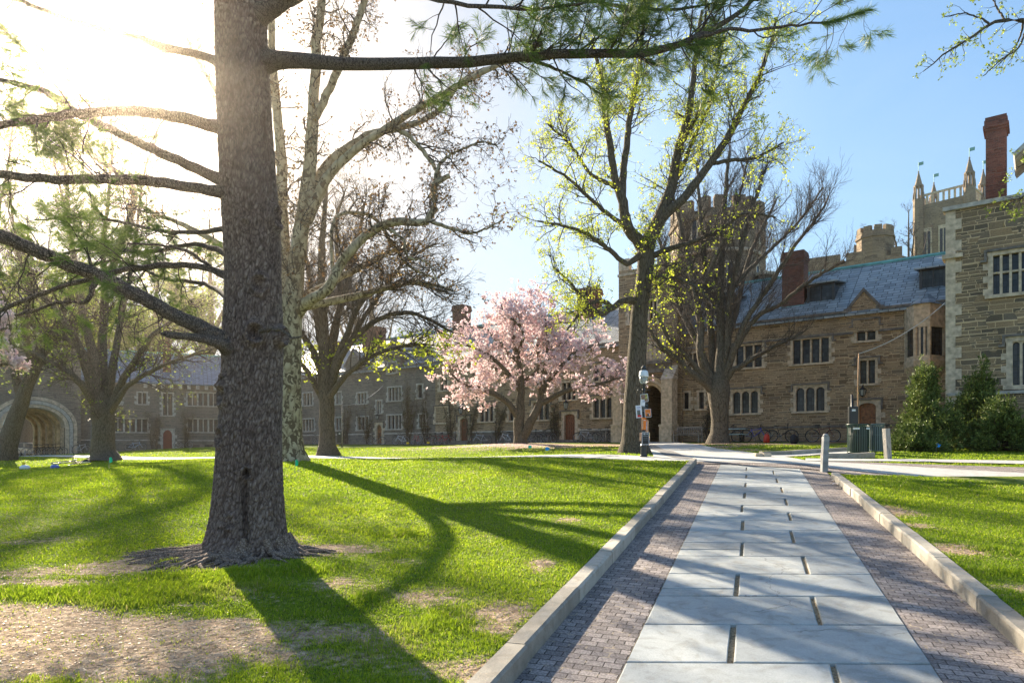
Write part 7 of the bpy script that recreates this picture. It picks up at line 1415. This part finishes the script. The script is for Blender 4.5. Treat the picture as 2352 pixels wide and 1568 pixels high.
blob('backpack', [(.14, 0), (.22, .06), (.23, .22), (.17, .40), (.08, .46)], M['nylon'], on(1825, 34), 'black backpack dropped on the lawn left of the bollard', 'backpack', .5, 1, .7, -.2, lambda r: (lambda m: (m.tube([(-.1, -.16, .1), (-.12, -.2, .25), (-.08, -.12, .4)], .018, 5), m.tube([(.1, -.16, .1), (.12, -.2, .25), (.08, -.12, .4)], .018, 5), m.build('strap', M['nylon'], r)))(MB()))
# bollards
M['weather'] = bark('weathered_post', [(.13, .12, .11), (.27, .25, .22), (.40, .37, .33)], 30, 2, .35, .006); M['greypost'] = simple('grey_painted_post', (.27, .27, .26), .7, var=.2, scale=6, bmp=.15)
def bollard(px, Y, w, h, tiltx, label, dome, m, rz=0):
    p = on(px, Y); r = empty('bollard', (p.x, p.y, p.z-.02), 0, label, 'bollard', 'posts by the diagonal path', rot=(R(-1), tiltx, rz)); mb = MB(); s = w/2
    mb.box(-s, s, -s, s, -.1, h-(s if dome else 0)); mb.build('post', M[m], r, bevel=.012)
    c = MB()
    if dome: c.lathe([(s*.99, 0), (s*.95, s*.35), (s*.75, s*.75), (s*.4, s*.97), (.002, s*1.02)], 16, (0, 0, h-s+.002)); c.build('cap', M[m], r, smooth=True)
    else: c.box(-s*.98, s*.98, -s*.98, s*.98, h+.001, h+.012); c.build('cap', M['teak'], r)
bollard(1892.5, 16.15, .135, .92, R(3.2), 'grey round topped bollard at the corner of the walk', True, 'greypost'); bollard(2040, 19.6, .15, .92, R(-3.5), 'square weathered wooden post leaning left in front of the yews', False, 'weather', .2)
# litter bins
M['bingreen'] = paint('bin_green', (.03, .055, .045), .3); M['bingrey'] = paint('bin_grey_green', (.10, .14, .14), .35); M['liner'] = paint('bin_liner', (.02, .02, .02), .6); M['sticker'] = paint('white_sticker', (.7, .72, .72), .5)
def bin_(px, Y, rad, h, m, label, st=True, nsl=30):
    p = on(px, Y); r = empty('litter_bin', p, 0, label, 'litter bin', 'slatted litter bins')
    for k in range(nsl):
        a = 2*math.pi*k/nsl; mb = MB(); c, s = math.cos(a), math.sin(a); Mx = Matrix.Rotation(a, 4, 'Z'); w = rad*math.pi/nsl*.62
        for (z0, z1, r0, r1) in ((.04, h*.86, rad, rad), (h*.86, h*.97, rad, rad*1.10)):
            mb.add([Mx @ Vector(q_) for q_ in ((r0, -w, z0), (r0, w, z0), (r1, w, z1), (r1, -w, z1), (r0-.008, -w, z0), (r0-.008, w, z0), (r1-.008, w, z1), (r1-.008, -w, z1))], [(0, 1, 2, 3), (7, 6, 5, 4), (0, 3, 7, 4), (1, 5, 6, 2)])
        mb.build('slat', M[m], r)
    b2 = MB(); b2.ring((0, 0, h*.97), rad*1.10, .018, 30, 6, 'z'); b2.ring((0, 0, .05), rad-.01, .02, 30, 6, 'z'); b2.ring((0, 0, h*.6), rad-.015, .012, 30, 5, 'z'); b2.build('hoop', M[m], r, smooth=True)
    l = MB(); l.lathe([(rad*.86, .03), (rad*.88, h*.9), (rad*.82, h*.9), (rad*.8, .1)], 20); l.build('liner', M['liner'], r, smooth=True)
    if st:
        for a in (-2.2, -1.0): s_ = MB(); Mx = Matrix.Rotation(a, 4, 'Z'); s_.box(rad+.004, rad+.008, -.10, .10, h*.80, h*.86, M=Mx); s_.build('sticker', M['sticker'], r)
bin_(1971, 22, .32, .97, 'bingreen', 'dark green slatted litter bin in front of the oak door'); bin_(2011, 22.5, .235, .95, 'bingrey', 'slimmer grey green slatted bin beside the dark one', False, 24)
# utility boxes on posts
def ubox(px, Y, w, h, z0, top, label):
    p = on(px, Y); r = empty('utility_box', p, fy*.4, label, 'utility box'); mb = MB(); mb.box(-w/2, w/2, -.12, .12, z0, z0+h); o = mb.build('cabinet', M['black'], r, bevel=.01); d = MB(); d.box(-w/2+.03, w/2-.03, -.135, -.121, z0+.03, z0+h-.03); d.build('door', M['black'], o); s_ = MB(); s_.box(-.06, .06, -.139, -.136, z0+h*.72, z0+h*.84); s_.build('sticker', M['sticker'], o)
    pl_ = MB(); pl_.tube([(0, .16, -.1), (0, .16, top)], .035, 8); pl_.build('post', M['black'], r, smooth=True); return p
ubox(1959, 24, .29, .60, .95, 2.0, 'black box on a post behind the litter bins'); ub = ubox(782, 50, .42, .85, .35, 1.4, 'black cabinet on the wooden pole right of the dark trunk')
M['stake'] = simple('brown_stake', (.33, .19, .10), .8, var=.2, scale=5)
def stake(px, Y, top_py, px2, rr_, label, m='stake', sag=None):
    p = on(px, Y); q_ = PX(px2, top_py, Y); r = empty('wooden_pole', p, 0, label, 'pole'); mb = MB(); d = q_-p; mb.tube([(0, 0, -.1), tuple(d*.33+Vector((.01, 0, 0))), tuple(d*.66+Vector((-.012, 0, 0))), tuple(d)], [rr_, rr_*.9, rr_*.85, rr_*.7], 8); mb.build('pole', M[m], r, smooth=True); return q_
def wire(a, b_, sag, label, rad=.009):
    r = empty('cable', a, 0, label, 'cable'); mb = MB(); d = Vector(b_)-Vector(a); mb.tube([tuple(d*t+Vector((0, 0, -sag*4*t*(1-t)))) for t in [i/12 for i in range(13)]], rad, 5, caps=True); mb.build('wire', M['pwire'], r, smooth=True)
M['pwire'] = paint('pale_cable', (.45, .42, .38), .6)
q1 = stake(1969, 24.3, 812, 1973, .035, 'thin brown pole rising beside the oak door with a cable'); wire(q1, PX(2172, 694, 26.8), .25, 'pale cable from the brown pole up to the corner building', .014)
q2 = stake(786, 49.6, 931, 786, .05, 'thin wooden pole carrying the black cabinet', 'teak'); wire(q2, PX(880, 885, 56), .4, 'pale cable from the cabinet pole to the long range', .018)
stake(1392, wb(1392, 1.3), 989, 1392, .06, 'grey wooden post between the last bicycles', 'teak'); stake(57.5, 52, 1033, 57.5, .07, 'short wooden post in front of the parked estate car', 'teak')
# survey flags
def flag(px, py, Y, col, label, s=.11, name=None):
    if Y is None: gx, Yg = ground_at(px, py+9); 
    else: Yg = Y
    p = on(px, Yg); r = empty('survey_flag', p, 0, label, 'flag', 'little survey flags in the grass'); mb = MB(); mb.tube([(0, 0, -.05), (.01, 0, .30)], .003, 4); mb.build('wire', M['steel'], r); f = MB(); f.add([(.01, 0, .30), (.01+s*.5, .02, .31), (.01+s, -.01, .27), (.01+s*.9, .01, .2), (.01+s*.45, -.02, .17), (.008, 0, .18)], [(0, 1, 4, 5), (1, 2, 3, 4)]); f.build('pennant', M[col], r)
M['f_blue'] = paint('blue_flag', (.0, .30, .85), .6); M['f_teal'] = paint('teal_flag', (.0, .62, .5), .6); M['f_yel'] = paint('yellow_flag', (.85, .6, .01), .6); M['f_grn'] = paint('green_flag', (.0, .55, .25), .6)
flag(2150, 0, 22.6, 'f_blue', 'blue pennant in front of the tall yew', .15); flag(1252, 0, 26.5, 'f_blue', 'light blue pennant between path and magnolia', .17); flag(1213, 0, 32, 'f_teal', 'teal pennant below the magnolia trunk', .17); flag(933, 0, 50, 'f_yel', 'yellow pennant near the foot of the white bicycle', .22); flag(980, 0, 50, 'f_yel', 'yellow pennant near the red bicycles', .22); flag(772, 0, 46, 'f_yel', 'yellow pennant right of the dark trunk', .2)
g_ = ground_at(679, 1101); flag(677, 0, g_[1], 'f_grn', 'green pennant beside the sycamore shadow', .07); g_ = ground_at(251, 1090); flag(250, 0, g_[1], 'f_grn', 'green pennant on the left lawn', .08); g_ = ground_at(53, 1078); flag(50, 0, g_[1], 'f_yel', 'yellow pennant behind the white pouch', .16)
# things lying on the left lawn
g_ = ground_at(57, 1079); r = blob('pouch', [(.02, 0), (.10, .03), (.12, .10), (.07, .17), (.01, .19)], M['white'], (g_[0], g_[1], g1(*g_)+.01), 'white pouch lying on the left lawn', 'pouch', .2, 1.7, .9)
g_ = ground_at(126, 1076); M['helmet'] = paint('helmet_blue', (.08, .13, .45), .3); r = empty('bicycle_helmet', (g_[0], g_[1], g1(*g_)+.01), .4, 'blue and white cycle helmet on the grass by the lying bicycle', 'helmet'); mb = MB(); mb.lathe([(.11, 0), (.125, .04), (.11, .10), (.06, .145), (.005, .155)], 16); mb.v = [(x*1.25, y, z) for x, y, z in mb.v]; mb.build('shell', M['helmet'], r, smooth=True); mb = MB(); [mb.box(-.12, .12, y-.012, y+.012, .09, .135+(.02 if y == 0 else 0)) for y in (-.05, 0, .05)]; mb.build('vents', M['white'], r, bevel=.01)
# stone block, scraps of paper
p = ground_at(1750, 1050.5); r = empty('stone_block', (p[0], p[1], g1(*p)), .05, 'pale split stone block beside the gate path', 'stone block'); 
for (x0, x1) in ((-.24, -.005), (.005, .25)): mb = MB(); mb.box(x0, x1, -.13, .13, -.03, .13); mb.build('stone', M['lime'], r, bevel=.025)
for i, (px_, py_, lb) in enumerate(((1908, 1099, 'white paper scrap beyond the tip of the kerb'), (1916, 1106, 'crumpled white paper scrap against the kerb end'), (1921, 1114, 'small bluish paper scrap on the bricks'), (1927, 1121, 'thin pale strip of paper beside the kerb'))):
    g_ = ground_at(px_, py_); r = MB(); rr2 = random.Random(i); pts = [(math.cos(a)*(.07+.04*rr2.random()), math.sin(a)*(.03+.03*rr2.random()), .012+.03*rr2.random()) for a in [k*math.pi/3 for k in range(6)]]+[(0, 0, .03)]; r.add(pts, [(k, (k+1) % 6, 6) for k in range(6)]); o = r.build('paper_scrap', M['p_wh'], None, loc=(g_[0], g_[1], g1(*g_)+.004)); tag(o, lb, 'litter', 'paper scraps by the kerb')
# climbing vines on the walls
M['vine'] = simple('vine_stem', (.075, .06, .045), .9, var=.3); M['vineleaf'] = leafmat('vine_shoots', [(.07, .075, .03), (.12, .12, .05), (.17, .16, .07)], .3)
def vine(fa, px, ytop, spread, label, seed, n=7, dense=900):
    rg = np.random.RandomState(seed); u0 = fa.u(px); z0 = g1(*fa.world(u0)); z1 = fa.z(px, ytop); ps = []
    r = empty('climbing_vine', (*fa.world(u0, -.12), z0), math.atan2(fa.r[1], fa.r[0]), label, 'vine', 'bare vines climbing the walls')
    for i in range(n):
        k = 14; x = rg.randn()*.15; tgt = rg.randn()*spread; h = (z1-z0)*rg.uniform(.6, 1.0); pts = np.zeros((k, 3)); t = np.linspace(0, 1, k); pts[:, 0] = x+(tgt)*t**1.5+np.cumsum(rg.randn(k))*.05; pts[:, 1] = -.02-.03*rg.rand(k); pts[:, 2] = t*h; ps.append(pts)
    P_ = np.stack(ps); R_ = np.linspace(.035, .008, 14)[None]*np.ones((n, 1)); b, br_ = grow(P_, R_, 110, .6, (30, 80), 6, .35, .05, .15, .6, .012, rng=rg); c, cr_ = grow(b, br_, dense, .3, (30, 80), 4, .4, .0, .1, .6, .006, rng=rg); b[:, :, 1] = -.04+b[:, :, 1]*.15; c[:, :, 1] = -.05+c[:, :, 1]*.2
    V, Fq = tubes(P_, R_, 5); np_mesh('stem', V, [Fq], M['vine'], r, smooth=True); V1, F1 = tubes(b, br_, 4); V2, F2 = tubes(c, np.maximum(cr_, .004), 3); np_mesh('twigs', np.concatenate([V1, V2]), [np.concatenate([F1, F2+len(V1)])], M['vine'], r)
    C_ = c[:, -1]; V3, F3 = quads_at(C_, .08, rg, .8); np_mesh('shoots', V3, [F3], M['vineleaf'], r, attrs={'rnd': np.repeat(rg.rand(len(C_)), 4)})
for i, (px_, yt_, sp_, lb) in enumerate(((938, 865, .9, 'big dark vine between the pointed door and the arched windows'), (980, 880, .5, 'vine reaching over the narrow window above the red bicycles'), (1040, 900, .5, 'vine at the left edge of the left oak door'), (1087, 915, .5, 'vine between the oak door and the silver bicycle'), (1142, 920, .5, 'curving vine left of the magnolia trunk'), (1277, 925, .4, 'thin vine left of the dark oak door'), (846, 900, .5, 'vine beside the small pointed door'), (800, 915, .6, 'vine near the cabinet on the pole'))): vine(B, px_, yt_, sp_, lb, 200+i, 7 if sp_ > .8 else 4, 900 if sp_ > .8 else 420)
vine(C, 357, 925, .5, 'vine left of the red door', 220, 4, 300); vine(C, 424, 925, .5, 'vine right of the red door', 221, 4, 300); vine(A, 1625, 900, .3, 'thin vine on the wall behind the bare tree trunk', 222, 3, 200)
# estate car beyond the arch
M['carpaint'] = paint('champagne_paint', (.38, .33, .26), .25, .5); M['carglass'] = paint('car_glass', (.02, .025, .03), .08); M['taillight'] = paint('tail_light', (.45, .02, .02), .2); M['chrome'] = paint('chrome', (.6, .6, .6), .15, .9)
pc = on(72, 83); r = empty('estate_car', (pc.x, pc.y, pc.z+.0), R(205), 'champagne estate car parked beyond the carriage arch, rear towards us', 'car')
mb = MB(); side = [(-2.2, .42), (-2.28, .75), (-2.2, 1.02), (-1.95, 1.08), (-1.1, 1.12), (2.25, 1.12), (2.36, .95), (2.38, .55), (2.30, .38), (-2.0, .30)]; mb.poly_prism(side, 'y', -.88, .88); mb.build('body', M['carpaint'], r, bevel=.08)
mb = MB(); mb.poly_prism([(-1.15, 1.121), (-.35, 1.62), (1.75, 1.66), (2.28, 1.121)], 'y', -.78, .78); cab = mb.build('cabin', M['carglass'], r, bevel=.05); mb = MB(); mb.poly_prism([(-.45, 1.60), (-.3, 1.68), (1.7, 1.72), (1.85, 1.62)], 'y', -.76, .76); mb.build('roof', M['carpaint'], r, bevel=.04)
for x in (-.35, .55, 1.45): 
    for s in (-1, 1): mb = MB(); mb.poly_prism([(x, 1.12), (x+.09, 1.12), (x+.09, 1.62), (x, 1.62)], 'y', s*.775-.02, s*.775+.02); mb.build('pillar', M['carpaint'], cab)
for s in (-1, 1): mb = MB(); mb.tube([(-.3, s*.62, 1.76), (1.7, s*.62, 1.79)], .02, 6); mb.build('roof_rail', M['black'], r); mb = MB(); mb.box(2.30, 2.395, s*.72-.14, s*.72+.14, .78, 1.06); mb.build('tail_light', M['taillight'], r, bevel=.02)
for x in (-1.4, 1.4):
    for s in (-1, 1): mb = MB(); mb.ring((x, s*.83, .33), .26, .09, 22, 8); mb.v = [(a, b_, c) for a, b_, c in mb.v]; w = mb.build('wheel', M['rubber'], r, smooth=True); h = MB(); h.ring((x, s*.86, .33), .10, .07, 14, 6); h.lathe([(.08, -.02), (.08, .02)], 8, (x, s*.86, .33)); h.build('rim', M['chrome'], w)
mb = MB(); mb.box(2.385, 2.41, -.26, .26, .66, .80); mb.build('number_plate', M['white'], r); mb = MB(); mb.box(2.2, 2.46, -.85, .85, .40, .58); mb.build('bumper', M['liner'], r, bevel=.04)
# white house beyond the arch, hedge
hp = on(38, 104); r = empty('white_house', hp, R(35), 'white clapboard house with porch columns and steps seen through the arch', 'house'); M['clap'] = paint('white_clapboard', (.72, .76, .80), .6)
mb = MB(); mb.box(-7, 8, 3, 10, -1, 9); mb.build('wall', M['clap'], r); mb = MB(); mb.box(-7.4, 8.4, .2, 3.2, 1.2, 1.5); mb.box(-7.4, 8.4, .2, 3.2, 5.6, 6.1); mb.build('porch', M['clap'], r); [(lambda m: (m.lathe([(.22, 1.5), (.2, 5.6)], 10, (x, .6, 0)), m.build('column', M['clap'], r)))(MB()) for x in (-6.8, -4, -1.2, 1.6, 4.4, 7.4)]
mb = MB(); [mb.box(-1.4, 1.2, -2.2+i*.4, -1.8+i*.4, -.5, i*.25) for i in range(6)]; mb.build('steps', M['clap'], r); mb = MB(); mb.tube([(-1.5, -2.2, 1.0), (-1.5, .2, 2.4)], .06, 5); mb.tube([(1.3, -2.2, 1.0), (1.3, .2, 2.4)], .06, 5); mb.box(-7.3, -1.6, .25, .32, 2.3, 2.4); mb.box(1.4, 8.3, .25, .32, 2.3, 2.4); mb.build('railing', M['clap'], r)
for x in (-5.5, -2.6, 3, 6): mb = MB(); mb.box(x-.6, x+.6, 2.95, 2.99, 2.4, 4.6); w = mb.build('window', M['clap'], r); g = MB(); g.box(x-.5, x+.5, 2.91, 2.945, 2.5, 4.5); g.build('pane', M['glass'], w)
hp = on(52, 92); r = empty('hedge', hp, R(20), 'dark clipped hedge between the street and white house', 'hedge'); rg = np.random.RandomState(77); n = 14000; C_ = np.stack([rg.uniform(-6, 8, n), rg.uniform(-.7, .7, n), rg.uniform(0, 1.9, n)], -1); V_, F_ = quads_at(C_, .22, rg, .7); np_mesh('foliage', V_, [F_], M['yew'], r, attrs={'rnd': np.repeat(rg.rand(n), 4)}); mb = MB(); mb.box(-6, 8, -.5, .5, -.2, 1.6); mb.build('core', M['dark'], r)
# ------------------------------------------------------------------ scattering volume added to imitate warm lens glare towards the sun
hm = bpy.data.materials.new('glare_haze'); hm.use_nodes = True; nt = hm.node_tree; nt.nodes.clear()
vo = nt.nodes.new('ShaderNodeVolumePrincipled'); vo.inputs['Color'].default_value = (1, .86, .68, 1); vo.inputs['Density'].default_value = .0007; vo.inputs['Anisotropy'].default_value = .93
ou = nt.nodes.new('ShaderNodeOutputMaterial'); nt.links.new(vo.outputs[0], ou.inputs['Volume'])
mb = MB(); mb.box(-120, 100, -12, 135, -8, 62); hz_ = mb.build('glare_haze', hm); tag(hz_, 'thin warm volume added to imitate lens glare towards the low sun', 'glare_haze', kind='stuff')
